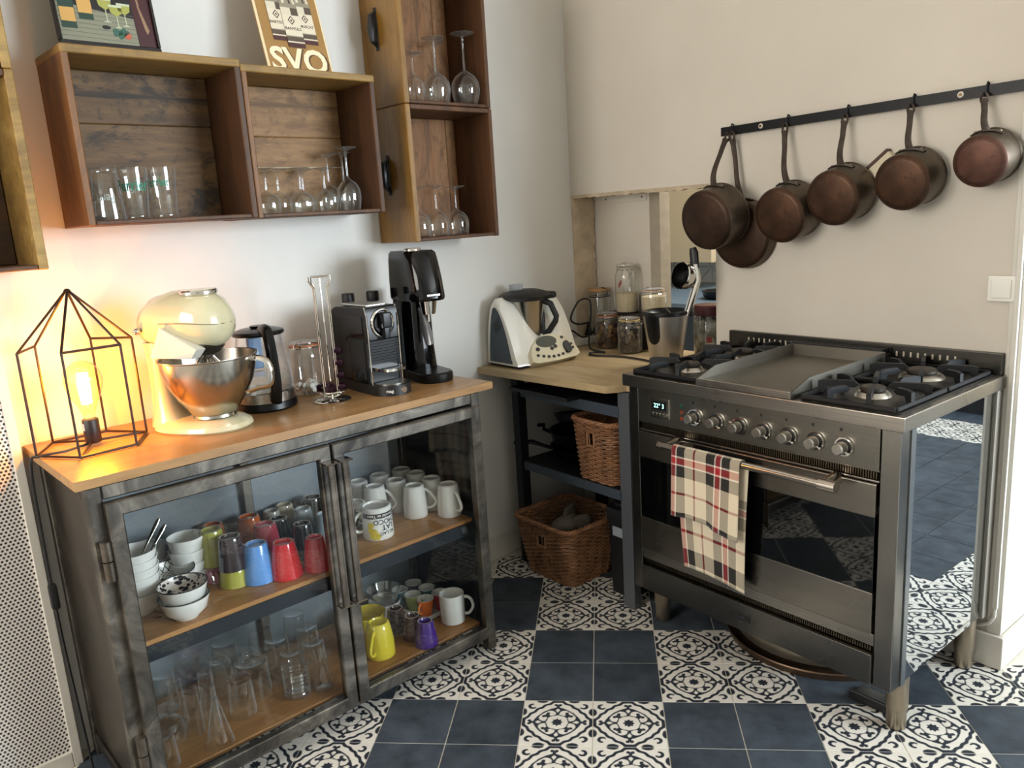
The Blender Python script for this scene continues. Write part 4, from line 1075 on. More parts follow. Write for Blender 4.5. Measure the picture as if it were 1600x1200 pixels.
# tall jar with wooden lid and a slim bottle-like body
t = thing('storage_jar', 'tall clear storage jar with bamboo lid beside the left reveal', 'jar', (0.012, 0.905, ZC + 0.0005))
r, h = 0.050, 0.235
b = MB(); prof = [(0, 0.003), (r * 0.95, 0.003), (r, 0.01)]
for k in range(5): prof += [(r, 0.018 + k * 0.011), (r - 0.0025, 0.0235 + k * 0.011)]
prof += [(r, 0.08), (r, h * 0.80), (r * 0.86, h * 0.88), (r * 0.84, h * 0.97)]
b.lathe(prof, 28); part('glass_body', b, M_glass, t, local=True)
b = MB(); b.lathe([(0, h * 0.985), (r * 0.93, h * 0.985), (r * 0.95, h), (r * 0.93, h * 1.03), (0, h * 1.035)], 28); part('bamboo_lid', b, wood('bamboo', 'a07a4a', 'b58d5a', 'c49c68', 'y', 1, 0.5), t, local=True)
b = MB(); b.tube([(r * 0.9 * math.cos(a), r * 0.9 * math.sin(a), h * 0.885) for a in [2 * PI * k / 24 for k in range(24)]], 0.0022, 5, closed=True); b.tube([(r * 0.92, 0, h * 0.885), (r * 0.97, 0, h * 0.95), (r * 0.9, 0, h * 1.03), (r * 0.3, 0, h * 1.045)], 0.0025, 5); part('wire_clip', b, M_blackmatt, t, local=True)
b = MB(); b.rbox(0.065, 0.37, YB + 0.045, YB + 0.118, ZC + 0.0005, ZC + 0.145, 0.004); solo('spice_box', b, plain('dark_box', '352a22', 0.6, var=0.2, vs=12), 'low dark wooden box behind the front jars, carrying the flour jar', 'box', (0.2, YB + 0.085, ZC))
t = clip_jar(0.050, 0.205, 'tall clip-top jar half full of flour with a paper label inside', M_flour, 0.40, (0.178, YB + 0.070, ZC + 0.146), seal='b9b09c', rz=-0.5)
b = MB(); 
lm = Matrix.Rotation(-0.5, 4, 'Z')
for k in range(1):
    rg = []
    for i in range(9):
        a = -1.25 + 1.0 * i / 8; rr = 0.046; z0 = 0.105 + 0.062 * i / 8
        rg.append([(rr * math.cos(a), rr * math.sin(a), z0 - 0.014), (rr * math.cos(a), rr * math.sin(a), z0 + 0.016)])
    b.loft(rg, cap=False, closed=False)
part('paper_label', b, plain('paper_label', 'cfc4b0', 0.8), t, local=True)
b = MB(); rg = []
for i in range(4):
    a = -1.16 + 0.34 * i / 3; rr = 0.0466; z0 = 0.113 + 0.021 * i / 3
    rg.append([(rr * math.cos(a), rr * math.sin(a), z0 - 0.010), (rr * math.cos(a), rr * math.sin(a), z0 + 0.011)])
b.loft(rg, cap=False, closed=False); part('label_stamp', b, plain('red_stamp', '8c3a33', 0.7), t, local=True)
clip_jar(0.052, 0.105, 'clip-top jar with pale lid standing behind the steel juicer, its neck just showing', M_flour, 0.7, (0.318, YB + 0.078, ZC + 0.146), seal='c9a890')
clip_jar(0.052, 0.150, 'clip-top jar of dried yellow mushrooms nearest the power strip', M_pasta, 0.74, (0.125, 0.835, ZC + 0.0005), rz=0.4)
clip_jar(0.050, 0.145, 'clip-top jar of dark dried mushrooms just left of the steel juicer', M_mush, 0.78, (0.285, 0.800, ZC + 0.0005), seal='c9b070', rz=0.2)
clip_jar(0.047, 0.150, 'small clip-top jar wedged behind the jar of dark mushrooms', None, 0, (0.40, 0.865, ZC + 0.0005), seal='cdbb8e')
t = thing('storage_jar', 'jar with dark red lid full of folded plastic bags, right of the juicer', 'jar', (0.600, 0.905, ZC + 0.0005))
r, h = 0.058, 0.20
b = MB(); b.lathe([(0, 0.003), (r * 0.93, 0.003), (r, 0.012), (r, h * 0.75), (r * 0.88, h * 0.82), (r * 0.88, h * 0.84)], 28); part('glass_body', b, M_glass, t, local=True)
b = MB(); b.lathe([(0, 0.006), (r * 0.9, 0.006), (r * 0.95, 0.015), (r * 0.95, h * 0.70), (r * 0.5, h * 0.76), (0, h * 0.74)], 28); part('folded_bags', b, M_bags, t, local=True)
b = MB(); b.lathe([(r * 0.93, h * 0.80), (r * 0.98, h * 0.81), (r * 0.98, h * 0.98), (r * 0.93, h), (0, h)], 28); part('lid', b, plain('red_lid', '4a1c1f', 0.35), t, local=True)
b = MB(); rg = [[(0.0555 * math.cos(a), 0.0555 * math.sin(a), 0.060), (0.0555 * math.cos(a), 0.0555 * math.sin(a), 0.082)] for a in (-1.15, -1.0, -0.85, -0.72)]; b.loft(rg, cap=False, closed=False); part('red_print', b, plain('red_print', '9a3b38', 0.6), t, local=True)

# ------------------------------------------------------------------ steel citrus juicer with lever
t = thing('citrus_juicer', 'brushed steel lever juicer with black bowl standing behind the hob', 'juicer', (0.590, 0.665, ZC + 0.0005), -0.45)
b = MB(); b.lathe([(0, 0), (0.058, 0), (0.060, 0.012), (0.057, 0.022), (0, 0.022)], 32); part('base', b, M_blackmatt, t, local=True)
b = MB(); b.lathe([(0.0565, 0.0225), (0.059, 0.026), (0.082, 0.185), (0.084, 0.193), (0.080, 0.194), (0.078, 0.186)], 40); part('steel_body', b, steel('juicer_steel', (0.80, 0.78, 0.75), 0.36, 'z', 0.05), t, local=True)
b = MB(); b.lathe([(0.0835, 0.190), (0.087, 0.193), (0.087, 0.203), (0.080, 0.206), (0.070, 0.190), (0.02, 0.165), (0, 0.165)], 40); b.lathe([(0.030, 0.168), (0.024, 0.192), (0.006, 0.212), (0, 0.213)], 16); part('black_bowl', b, M_black, t, local=True)
b = MB(); rg = []
for k in range(17):
    a = -1.05 - 0.36 + 0.72 * k / 16; e = math.sqrt(max(0, 1 - ((k - 8) / 8) ** 2))
    zc, hh = 0.145, 0.028 + 0.034 * e
    def rad_(z): return 0.059 + (0.082 - 0.059) * (z - 0.026) / 0.159
    lo, hi = zc - hh * 0.9, 0.196
    rg.append([((rad_(z) + o) * math.cos(a), (rad_(z) + o) * math.sin(a), z) for z, o in ((lo, -0.002), (lo, 0.003), ((lo + hi) / 2, 0.004), (hi, 0.003), (hi, -0.002))])
b.loft(rg); part('pour_spout', b, M_black, t, local=True)
hv = Vector((0.078, 0.078, 0.035))
b = MB()
b.tube([hv + Vector((-0.022, -0.018, 0.153)), hv + Vector((-0.012, -0.008, 0.20)), hv + Vector((0.010, 0.008, 0.28)), hv + Vector((0.006, 0.0, 0.345))], [0.016, 0.014, 0.013, 0.012], 10, ry=0.7)
ar = part('lever_arm', b, M_chrome, t, local=True)
b = MB(); b.tube([hv + Vector((0.006, 0.0, 0.335)), hv + Vector((0.004, -0.002, 0.375)), hv + Vector((0.0, -0.004, 0.392))], [0.0155, 0.0165, 0.012], 10, ry=0.75); part('lever_grip', b, M_blackmatt, ar, local=True)
b = MB(); dm = Matrix.Translation(hv + Vector((-0.018, -0.020, 0.292))) @ Matrix.Rotation(0.40, 4, 'Z') @ Matrix.Rotation(-0.15, 4, 'Z') @ Matrix.Rotation(1.32, 4, 'X')
b.lathe([(0.046, 0.030), (0.049, 0.026), (0.046, 0.0), (0.030, -0.018), (0.0, -0.024)], 28, M=dm); part('press_dome', b, M_chrome, ar, local=True)
b = MB(); b.lathe([(0.045, 0.0305), (0.042, 0.010), (0.026, -0.008), (0.0, -0.014)], 28, M=dm); part('press_cup', b, M_black, ar, local=True)

# ------------------------------------------------------------------ seen through the opening: counter and pans of the next kitchen
b = MB(); b.rbox(-1.25, 0.55, 1.50, 2.40, 0.885, 0.925, 0.004); cw = struct('slab_counter', b, plain('blue_grey_counter', '6f8699', 0.25))
b = MB(); b.box(-1.2, 0.50, 1.55, 2.38, 0.0, 0.884); struct('partition_counter', b, plain('counter_front', '3c4650', 0.5))
b = MB(); b.rbox(-1.25, -0.262, 2.05, 2.42, 1.075, 1.80, 0.004); solo('wall_cupboard', b, plain('cream_cupboard', 'c8b99a', 0.5), 'plain cream wall cupboard seen through the opening in the back wall', 'cupboard', (-0.6, 2.3, 1.3))
skillet((0.03, 1.75, 0.926), 2.4, 0.10, 0.04, 0.12, 'black pan on the far counter seen past the juicer', name='far_pan')
# ================================================================== GLAZED STEEL CABINET
def raw_steel(name, a='4b4844', b='7d7870', c='a49d92', rough=0.36):
    q = N(name); v = q.coord()
    n = q.noise(v, 6, 6, 0.65, 1.2); n2 = q.noise(v, 45, 4, 0.7)
    col = q.ramp(n, [(0.30, lin(a)), (0.5, lin(b)), (0.74, lin(c))])
    rust = q.ramp(n2, [(0.66, (0, 0, 0, 1)), (0.76, (1, 1, 1, 1))])
    q.set(col=q.mix(q.mix(0.5, (0, 0, 0, 1), rust), col, lin('4a3322')), metal=0.92, rough=q.math('MULTIPLY_ADD', n, 0.3, rough - 0.12)); return q.m
M_raw = raw_steel('raw_steel', '3c3a38', '67625b', '9b9488'); M_raw2 = raw_steel('raw_steel_dark', '2f2d2b', '4d4945', '6b655e', 0.4)
M_hand = raw_steel('handle_raw_steel', '4c463f', '6a6259', '8a8176', 0.28)
M_oak = wood('oiled_oak', '8f6a40', 'a27a4a', 'b28b5b', 'y', 1.0, 0.38, coat=0.25, fine=0.4, bump=0.08)
M_oakin = wood('oak_shelf', '8d6136', 'a3733f', 'b5854e', 'y', 1.0, 0.45, fine=0.4, bump=0.08)
gc = thing('glazed_cabinet', 'raw steel cabinet with two glazed doors and an oiled oak top', 'cabinet', M=CABINET_M)
def cbox(mb, a0, a1, d0, d1, z0, z1, r=0.003, seg=1):
    return mb.rbox(-d1, -d0, -a1, -a0, z0, z1, r, seg) if r else mb.box(-d1, -d0, -a1, -a0, z0, z1)
def CB(): return MB(CABINET_M)
def frame_ring(mb, a0, a1, z0, z1, w, d0, d1, e=0.003):
    rg = []
    for i, d in ((0, d1), (0, d0 + e), (e, d0), (w - e, d0), (w, d0 + e), (w, d1)):
        rg.append([(-d, -(a0 + i), z0 + i), (-d, -(a1 - i), z0 + i), (-d, -(a1 - i), z1 - i), (-d, -(a0 + i), z1 - i)])
    rg.append(rg[0]); mb.bev = True
    mb.loft(rg, cap=False)
Wc = 1.122; DEP = 0.445
b = MB()
pf = [Cw(-0.052, -0.006, 0), Cw(1.140, -0.006, 0), Lw(-1.640, 0.003, 0), Lw(-0.465, 0.003, 0)]
b.prism([(p.x, p.y) for p in pf], 0.8722, 0.894); part('oak_top', b, M_oak, gc)
for a0, a1, d0, d1 in ((0.0, 0.034, 0.0, 0.034), (1.088, 1.122, 0.0, 0.034), (0.0, 0.034, DEP - 0.034, DEP), (1.088, 1.122, DEP - 0.034, DEP)):
    b = CB(); cbox(b, a0, a1, d0, d1, 0.0, 0.8718); part('leg', b, M_raw, gc)
b = CB(); cbox(b, 0.0345, 1.0875, 0.0, 0.034, 0.838, 0.8716); part('top_rail', b, M_raw, gc)
b = CB(); cbox(b, 0.0345, 1.0875, 0.002, 0.034, 0.042, 0.077); part('bottom_rail', b, M_raw, gc)
b = CB(); cbox(b, 1.107, 1.113, 0.0345, DEP - 0.035, 0.05, 0.871, 0); part('side_panel', b, raw_steel('side_sheet', '4a443e', '5e564d', '6d645a', 0.34), gc)
for zz0, zz1 in ((0.838, 0.8716), (0.04, 0.075)):
    b = CB(); cbox(b, 1.095, 1.122, 0.0345, DEP - 0.035, zz0, zz1); part('side_rail', b, M_raw2, gc)
b = CB(); cbox(b, 0.010, 0.016, 0.0345, DEP - 0.035, 0.05, 0.871, 0); part('side_panel', b, plain('dark_sheet', '1f2224', 0.25, 0.5), gc)
b = CB(); cbox(b, 0.0345, 1.0875, DEP - 0.012, DEP - 0.006, 0.05, 0.871, 0); part('back_panel', b, plain('back_sheet', '7f868b', 0.45, 0.25, var=0.12, vs=4), gc)
b = CB(); cbox(b, 0.585, 0.615, DEP - 0.036, DEP - 0.0125, 0.09, 0.87); part('back_post', b, plain('post_grey', '6d665d', 0.4, 0.6), gc)
for z1, nm in ((0.458, 'middle_shelf'), (0.0905, 'bottom_shelf')):
    b = CB(); cbox(b, 0.0345, 1.0875, 0.036, DEP - 0.037, z1 - 0.013, z1, 0.003); sh = part(nm, b, M_oakin, gc)
    if nm == 'middle_shelf':
        b = CB(); cbox(b, 0.0345, 1.0875, 0.037, 0.043, z1 - 0.054, z1 - 0.0132, 0); part('shelf_rail', b, plain('rail_dark', '2b3036', 0.35, 0.6), sh)
for k, (a0, a1) in enumerate(((0.537, 1.091), (0.020, 0.531))):
    z0, z1 = 0.066, 0.8345; w = 0.034; d0, d1 = -0.024, -0.001
    b = CB(); frame_ring(b, a0, a1, z0, z1, w, d0, d1); dr_ = part('door', b, M_raw, gc)
    b = CB(); cbox(b, a0 + w, a1 - w, -0.011, -0.008, z0 + w, z1 - w, 0); part('glass_pane', b, M_pane, dr_)
    am = a0 + 0.018 if k == 0 else a1 - 0.018
    b = CB(); hz0, hz1 = 0.388, 0.792
    cbox(b, am - 0.006, am + 0.010, -0.054, -0.046, hz0, hz1, 0.003, 2)
    cbox(b, am - 0.018, am - 0.008, -0.040, -0.0245, hz0 - 0.002, hz1, 0.002)
    for zz in (hz0 - 0.004, hz1 - 0.003): cbox(b, am - 0.020, am + 0.018, -0.060, -0.0245, zz, zz + 0.005, 0.002)
    part('door_handle', b, M_hand, dr_)
    ah = a1 + 0.010 if k == 0 else a0 - 0.008
    if k == 0:
        for z in (0.655, 0.165):
            for dz in (0, 0.048):
                b = CB(); p = (0.012, -ah, z + dz); b.cyl(p, (0.012, -ah, z + dz + 0.045), 0.0125, seg=14); part('hinge', b, M_hand, dr_)

# ------------------------------------------------------------------ china and glasses behind the doors
def glaze(name, col): return plain('glaze_' + name, col, 0.12, coat=0.5)
ZU, ZL = 0.4585, 0.091
def cup_profile(r1, r2, h):      # standing upside down: wide rim on the shelf
    return [(r1 - 0.0035, 0.001), (r1 - 0.001, 0.0), (r1, 0.001), (r1 * 0.96, h * 0.18), (r2 + 0.001, h - 0.008), (r2 - 0.001, h - 0.001), (r2 - 0.003, h)]
M_foot = plain('bare_foot', 'b9aea0', 0.6)
def cup(col, r1, r2, h, label, a, d, z, name='cup', cat='cup', group=None, M_=None):
    m = glaze(label[:40], col)
    p = Cw(a, d, z); t = thing(name, label, cat, p, CRZ, group)
    b = MB(); b.lathe(cup_profile(r1, r2, h), 28); part('body', b, m, t, local=True)
    b = MB(); b.lathe([(r2 - 0.003, h), (r2 - 0.0055, h + 0.0003), (r2 - 0.0065, h - 0.0005)], 28); part('foot_ring', b, M_foot, t, local=True)
    b = MB(); b.lathe([(r2 - 0.0064, h - 0.0006), (r2 - 0.009, h - 0.006), (0, h - 0.006)], 28); part('underside', b, m, t, local=True)
    return t
gA = 'coloured cups on the middle shelf behind the left door'
UL = [('b0561f', .041, .029, .108, .728, .385, 0, 'orange cup upside down at the back left, behind the olive cup'),
      ('8c1f3d', .041, .035, .046, .782, .250, 0, 'dark raspberry cup underneath the olive green cup'),
      ('9c9a3a', .040, .030, .098, .782, .250, .047, 'olive green cup stacked on a dark raspberry cup'),
      ('a3a03c', .042, .036, .046, .760, .178, 0, 'yellow green cup underneath the dark brown cup'),
      ('2c1d22', .040, .030, .090, .760, .178, .047, 'dark brown cup stacked on a yellow green cup'),
      ('5b93d6', .050, .031, .105, .702, .152, 0, 'light blue cup upside down at the shelf front'),
      ('b85a22', .041, .031, .108, .628, .362, 0, 'orange cup upside down at the back, behind the pink cup'),
      ('9a958c', .034, .025, .095, .545, .385, 0, 'small grey cup upside down at the back, right of the back orange cup'),
      ('c2455a', .044, .031, .115, .630, .245, 0, 'pink red cup upside down behind the blue and red cups'),
      ('cf2029', .046, .030, .100, .640, .112, 0, 'bright red cup upside down at the shelf front, right of the blue cup'),
      ('1a1a1c', .036, .028, .095, .560, .305, 0, 'black cup upside down, the rearmost of two'),
      ('141416', .038, .027, .100, .540, .195, 0, 'black cup upside down just in front of the other black cup'),
      ('b5a98f', .034, .026, .100, .500, .390, 0, 'beige grey cup upside down in the far corner'),
      ('8c979b', .034, .026, .100, .478, .310, 0, 'pale grey rounded cup upside down behind the light blue grey cup'),
      ('26221f', .040, .030, .105, .415, .365, 0, 'brown black cup with pale foot ring at the far back right'),
      ('9fb2bd', .044, .028, .100, .452, .215, 0, 'light blue grey cup behind the door handles'),
      ('a81c26', .040, .026, .095, .560, .085, 0, 'dark red cup upside down at the shelf front, beside the door handles')]
for c, r1, r2, h, a, d, dz, lb in UL: cup(c, r1, r2, h, lb, a, d, ZU + dz + 0.0003, group=gA)

def bowl_profile(r, h, rb, t=0.003):
    return [(0, 0.002), (rb, 0.0), (rb + 0.002, 0.004), (r * 0.86, h * 0.42), (r, h), (r - t * 0.4, h + 0.001), (r - t, h), (r * 0.82, h * 0.45), (rb * 0.8, 0.007), (0, 0.007)]
def bowl(mat, r, h, rb, label, a, d, z, inner=None, rim=None, name='bowl', group=None, tilt=(0, 0)):
    p = Cw(a, d, z); M = Matrix.Translation(p) @ Matrix.Rotation(CRZ, 4, 'Z') @ Matrix.Rotation(tilt[0], 4, 'X') @ Matrix.Rotation(tilt[1], 4, 'Y')
    t = thing(name, label, 'bowl', M=M, group=group)
    pr = bowl_profile(r, h, rb)
    b = MB(); b.lathe(pr[:7] if inner else pr, 36); part('body', b, mat, t, local=True)
    if inner:
        b = MB(); b.lathe([(r - 0.003, h - 0.0002), (r * 0.82, h * 0.45), (rb * 0.8, 0.007), (0, 0.007)], 36); part('inside', b, inner, t, 'patterned inside', local=True)
    if rim:
        b = MB(); b.tube([((r - 0.0015) * math.cos(q), (r - 0.0015) * math.sin(q), h + 0.0006) for q in [2 * PI * k / 48 for k in range(48)]], 0.0017, 5, closed=True); part('rim', b, rim, t, local=True)
    return t
def net_mat():
    q = N('scallop_net'); v = q.coord(); s = q.n('SeparateXYZ'); q.l(v, s.inputs[0])
    th = q.math('DIVIDE', q.math('ARCTAN2', s.outputs['Y'], s.outputs['X']), 2 * PI)
    r = q.math('SQRT', q.math('ADD', q.math('POWER', s.outputs['X'], 2.0), q.math('POWER', s.outputs['Y'], 2.0)))
    k1 = q.math('PINGPONG', q.math('ADD', q.math('MULTIPLY', th, 20.0), q.math('MULTIPLY', r, 130.0)), 0.5)
    k2 = q.math('PINGPONG', q.math('SUBTRACT', q.math('MULTIPLY', th, 20.0), q.math('MULTIPLY', r, 130.0)), 0.5)
    m = q.math('MINIMUM', k1, k2)
    q.set(col=q.ramp(m, [(0.07, lin('2a2a2e')), (0.11, lin('dad7d0'))]), rough=0.15, coat=0.4); return q.m
def leaf_mat():
    q = N('black_leaf_print'); v = q.coord((1, 1, 1)); vo = q.n('TexVoronoi'); vo.inputs['Scale'].default_value = 105; q.l(q.coord((1, 0.55, 1), rot=(0, 0, 0.6)), vo.inputs['Vector'])
    n = q.noise(v, 28, 2)
    m = q.math('ADD', vo.outputs['Distance'], q.math('MULTIPLY_ADD', n, 0.9, -0.42))
    q.set(col=q.ramp(m, [(0.40, lin('1c1a1c')), (0.46, lin('d9cfc6'))]), rough=0.15, coat=0.4); return q.m
M_net, M_leaf = net_mat(), leaf_mat()
gB = 'white china bowls on the middle shelf'
# stack A by the door frame, with two spoons
for k in range(6):
    z = ZU + 0.0003 + k * 0.0215
    nm = ['lowest', 'second from the bottom', 'third from the bottom', 'fourth from the bottom', 'fifth from the bottom', 'topmost'][k]
    bowl(M_white, 0.058 - (0.003 if k > 0 else 0), 0.062, 0.030, 'deep white bowl, %s of the tall stack holding spoons' % nm, 0.995, 0.205, z, group=gB)
for k, (dx, rz_) in enumerate(((0.0, -0.55), (0.009, -0.42))):
    p = Cw(0.995 - 0.012 * k, 0.205 - dx * 1.4, ZU + 0.118); M = Matrix.Translation(p) @ Matrix.Rotation(CRZ + 0.35 + 0.12 * k, 4, 'Z') @ Matrix.Rotation(0.62, 4, 'X') @ Matrix.Rotation(0.0, 4, 'Y')
    M = Matrix.Translation(p) @ Matrix.Rotation(-0.62 - 0.05 * k, 4, 'X') @ Matrix.Rotation(-0.25, 4, 'Y')
    t = thing('spoon', 'steel spoon standing in the topmost bowl of the tall stack' + (', the longer one' if k == 0 else ', the one in front'), 'spoon', M=M, group='spoons in the bowl')
    b = MB(); L = 0.135 - 0.015 * k; b.tube([(0, 0, 0.0), (0, 0, L * 0.5), (0, 0.002, L * 0.9), (0, 0.003, L)], [0.0028, 0.0026, 0.0056, 0.0038], 8, ry=0.4); part('handle', b, M_chrome, t, local=True)
    b = MB(); b.ellipsoid((0, 0, -0.018), 0.012, 0.004, 0.022, 12, 8); part('spoon_bowl', b, M_chrome, t, local=True)
for k in range(2): bowl(M_white, 0.052, 0.075, 0.028, 'white bowl at the back left of the shelf, %s one of two' % ('lower' if k == 0 else 'upper'), 0.918, 0.368, ZU + 0.0003 + 0.034 * k, group=gB)
for k in range(3): bowl(M_white, 0.050, 0.070, 0.028, 'white ribbed bowl, %s of the stack of three behind the patterned bowls' % ['bottom', 'middle', 'top'][k], 0.842, 0.275, ZU + 0.0003 + 0.034 * k, group=gB)
bowl(M_white, 0.060, 0.048, 0.028, 'low white bowl with black scallop net inside, its rim tipped', 0.905, 0.232, ZU + 0.030, M_net, M_blackmatt, group=gB, tilt=(0.0, 0.06))
bowl(M_white, 0.058, 0.048, 0.028, 'low white bowl underneath the bowl with the scallop net', 0.905, 0.232, ZU + 0.0003, group=gB)
bowl(M_white, 0.062, 0.056, 0.030, 'white dimpled bowl with black rim, lower one of the front pair', 0.925, 0.092, ZU + 0.0003, None, M_blackmatt, group=gB)
bowl(M_white, 0.061, 0.056, 0.030, 'white bowl with black leaf print inside, on top of the front pair', 0.925, 0.092, ZU + 0.0325, M_leaf, M_blackmatt, group=gB)
t = thing('glass_dome', 'small clear glass dome beside the front pair of bowls', 'dome', Cw(0.815, 0.215, ZU + 0.0003), CRZ)
b = MB(); b.lathe([(0.028, 0.0), (0.029, 0.002), (0.026, 0.028), (0.016, 0.046), (0.0, 0.052)], 24); part('dome', b, M_glass, t, local=True)

def mug(mat, label, a, d, z, r=0.0398, h=0.105, ang=0.0, name='mug', group=None, upright=False, rtop=None):
    """standing on its mouth (or upright); handle at angle ang to the front"""
    t = thing(name, label, 'mug', Cw(a, d, z), CRZ + ang, group)
    rt = rtop or r * 0.80
    b = MB()
    if upright: pr = [(0, 0.004), (rt - 0.004, 0.0), (rt, 0.003), (r, h * 0.95), (r - 0.001, h), (r - 0.004, h), (r - 0.006, h * 0.9), (rt - 0.006, 0.008), (0, 0.008)]
    else: pr = [(r - 0.004, 0.001), (r - 0.001, 0), (r + 0.0005, 0.003), (r, h * 0.15), (r * 0.985, h * 0.45), (rt + (r - rt) * 0.45, h * 0.80), (rt + 0.001, h * 0.965), (rt - 0.003, h), (rt - 0.006, h), (rt - 0.008, h - 0.005), (0, h - 0.006)]
    b.lathe(pr, 32); part('body', b, mat, t, local=True)
    f = (lambda z_: r + (rt - r) * max(0, (z_ / h - 0.4)) / 0.6 * 0.9) if not upright else (lambda z_: rt + (r - rt) * z_ / h)
    z1, z2 = h * 0.22, h * 0.80
    b = MB(); P = [(f(z1) - 0.003, 0, z1), (f(z1) + 0.014, 0, z1 + 0.001), (r + 0.027, 0, h * 0.33), (r + 0.028, 0, h * 0.46), (f(z2) + 0.019, 0, h * 0.68), (f(z2) + 0.006, 0, z2), (f(z2) - 0.004, 0, z2 + 0.003)]
    if upright: P = [(f(z1) - 0.003, 0, z1), (f(z1) + 0.012, 0, z1 - 0.001), (r + 0.024, 0, h * 0.36), (r + 0.027, 0, h * 0.52), (r + 0.020, 0, h * 0.72), (f(z2) + 0.006, 0, z2 + 0.002), (f(z2) - 0.004, 0, z2)]
    b.tube(curve_pts(P, 4), 0.0052, 8); part('handle', b, mat, t, local=True)
    return t
gM = 'white mugs on the middle shelf behind the right door'
WM = [(.236, .385, .785, 'rearmost at the left, handle hidden'), (.152, .385, .785, 'back row, second from the left'), (.068, .376, -.785, 'deepest in the far corner'),
      (.060, .300, -.785, 'back row, second from the right'), (.060, .212, .50, 'right side, just behind the front row, handle to the front'), (.228, .296, .785, 'front row at the left, handle to the right'),
      (.145, .293, 2.36, 'front row, second from the left, no handle showing'), (.140, .198, .90, 'nearest the shelf front, handle to the right'), (.062, .118, -.05, 'rightmost by the door edge, handle facing front')]
for a, d, ang, lb in WM: mug(M_white, 'white mug upside down, ' + lb, a, d, ZU + 0.0003, ang=ang, group=gM)
pm = mug(M_white, 'white mug printed with black lettering and a yellow flower, upside down', 0.314, 0.152, ZU + 0.0003, r=0.048, h=0.100, ang=-1.9, rtop=0.0455)
# printing on its side (laid on, reading upside down)
a0 = 1.9 - 0.22
prb = MB(); rg = []
for k in range(33):
    q = a0 - 1.35 + 2.7 * k / 32; rr = 0.0477; rg.append([((rr + 0.0004) * math.cos(q), (rr + 0.0004) * math.sin(q), 0.0705), ((rr - 0.0004) * math.cos(q), (rr - 0.0004) * math.sin(q), 0.0855)])
prb.loft(rg, cap=False, closed=False); part('printed_band', prb, plain('mug_band', '231f22', 0.3), pm, local=True)
b = MB(); wrap_text(b, 'Chocolat en Tasse', 0.0125, 0.0484, 0.0780, a0, flip=True); part('band_lettering', b, plain('mug_band_text', 'e9e6df', 0.3), pm, local=True)
b = MB()
wrap_text(b, 'CHOCO', 0.0215, 0.0486, 0.0595, a0 + 0.25, flip=True); wrap_text(b, 'LAT', 0.0235, 0.0487, 0.0410, a0 + 0.35, flip=True); wrap_text(b, 'AU LAIT', 0.0150, 0.0488, 0.0225, a0 + 0.30, flip=True)
part('lettering', b, plain('mug_text', '25303f', 0.3), pm, local=True)
b = MB()
for (qa, qz, s) in ((-0.62, 0.018, 1.0), (-0.38, 0.014, 0.8), (-0.78, 0.034, 0.75), (-0.75, 0.050, 0.7), (-0.52, 0.030, 0.6)):
    pts = []
    for k in range(20):
        rr = 0.0130 * s * (1 + 0.25 * math.cos(5 * 2 * PI * k / 20)); x = rr * math.cos(2 * PI * k / 20); y = rr * math.sin(2 * PI * k / 20)
        aa = a0 + qa + x / 0.0487; pts.append((0.0487 * math.cos(aa), 0.0487 * math.sin(aa), qz + y))
    b.add(pts, [list(range(20))])
part('flower_print', b, plain('mug_flower', 'd8c33a', 0.3), pm, local=True)
q = N('speckled_band'); v = q.coord(); s = q.n('SeparateXYZ'); q.l(v, s.inputs[0])
mk = q.ramp(q.noise(v, 90, 3), [(0.50, (1, 1, 1, 1)), (0.54, (0, 0, 0, 1))]); bz = q.ramp(s.outputs['Z'], [(0.050, (0, 0, 0, 1)), (0.051, (1, 1, 1, 1)), (0.064, (1, 1, 1, 1)), (0.065, (0, 0, 0, 1))])
bk = q.ramp(s.outputs['Z'], [(0.0, (1, 1, 1, 1)), (0.044, (1, 1, 1, 1)), (0.046, (0, 0, 0, 1))])
q.set(col=q.mix(q.mix(1.0, mk, q.mix(1.0, bz, bk, 'ADD'), 'MULTIPLY'), lin('e2dfd8'), lin('3b3a38')), rough=0.15, coat=0.4)
mug(q.m, 'white mug with a printed leaf band, upside down behind the lettered mug', 0.318, 0.288, ZU + 0.0003, r=0.044, h=0.075, ang=2.4, rtop=0.041)

# lower right: espresso cups on a tray, yellow china, one upright white mug
t = thing('serving_tray', 'white rectangular tray holding six small coloured cups', 'tray', Cw(0.105, 0.270, ZL + 0.0003), CRZ)
b = MB(); b.rbox(-0.098, 0.098, -0.062, 0.062, 0, 0.005, 0.002, 2); part('tray_base', b, M_white, t, local=True)
b = MB()
for x0, x1, y0, y1 in ((-0.098, 0.098, -0.066, -0.061), (-0.098, 0.098, 0.061, 0.066), (-0.102, -0.097, -0.066, 0.066), (0.097, 0.102, -0.066, 0.066)): b.rbox(x0, x1, y0, y1, 0.001, 0.016, 0.002, 1)
part('tray_rim', b, M_white, t, local=True)
def espresso(col, label, a, d, ang):
    m = glaze('espresso_' + col, col); h = 0.060
    t = thing('espresso_cup', label, 'espresso cup', Cw(a, d, ZL + 0.0058), CRZ + ang, 'small coloured cups on the white tray')
    b = MB(); b.lathe([(0, 0.002), (0.019, 0.0), (0.021, 0.003), (0.0275, h * 0.8), (0.029, h - 0.001)], 24); part('body', b, m, t, local=True)
    b = MB(); b.lathe([(0.0291, h - 0.001), (0.0285, h), (0.0270, h - 0.001), (0.018, 0.006), (0, 0.006)], 24); part('inside', b, M_white, t, 'white inside', local=True)
    b = MB(); b.tube(curve_pts([(0.022, 0, 0.015), (0.034, 0, 0.018), (0.041, 0, 0.032), (0.036, 0, 0.046), (0.026, 0, 0.049)], 4), 0.0032, 7); part('handle', b, m, t, local=True)
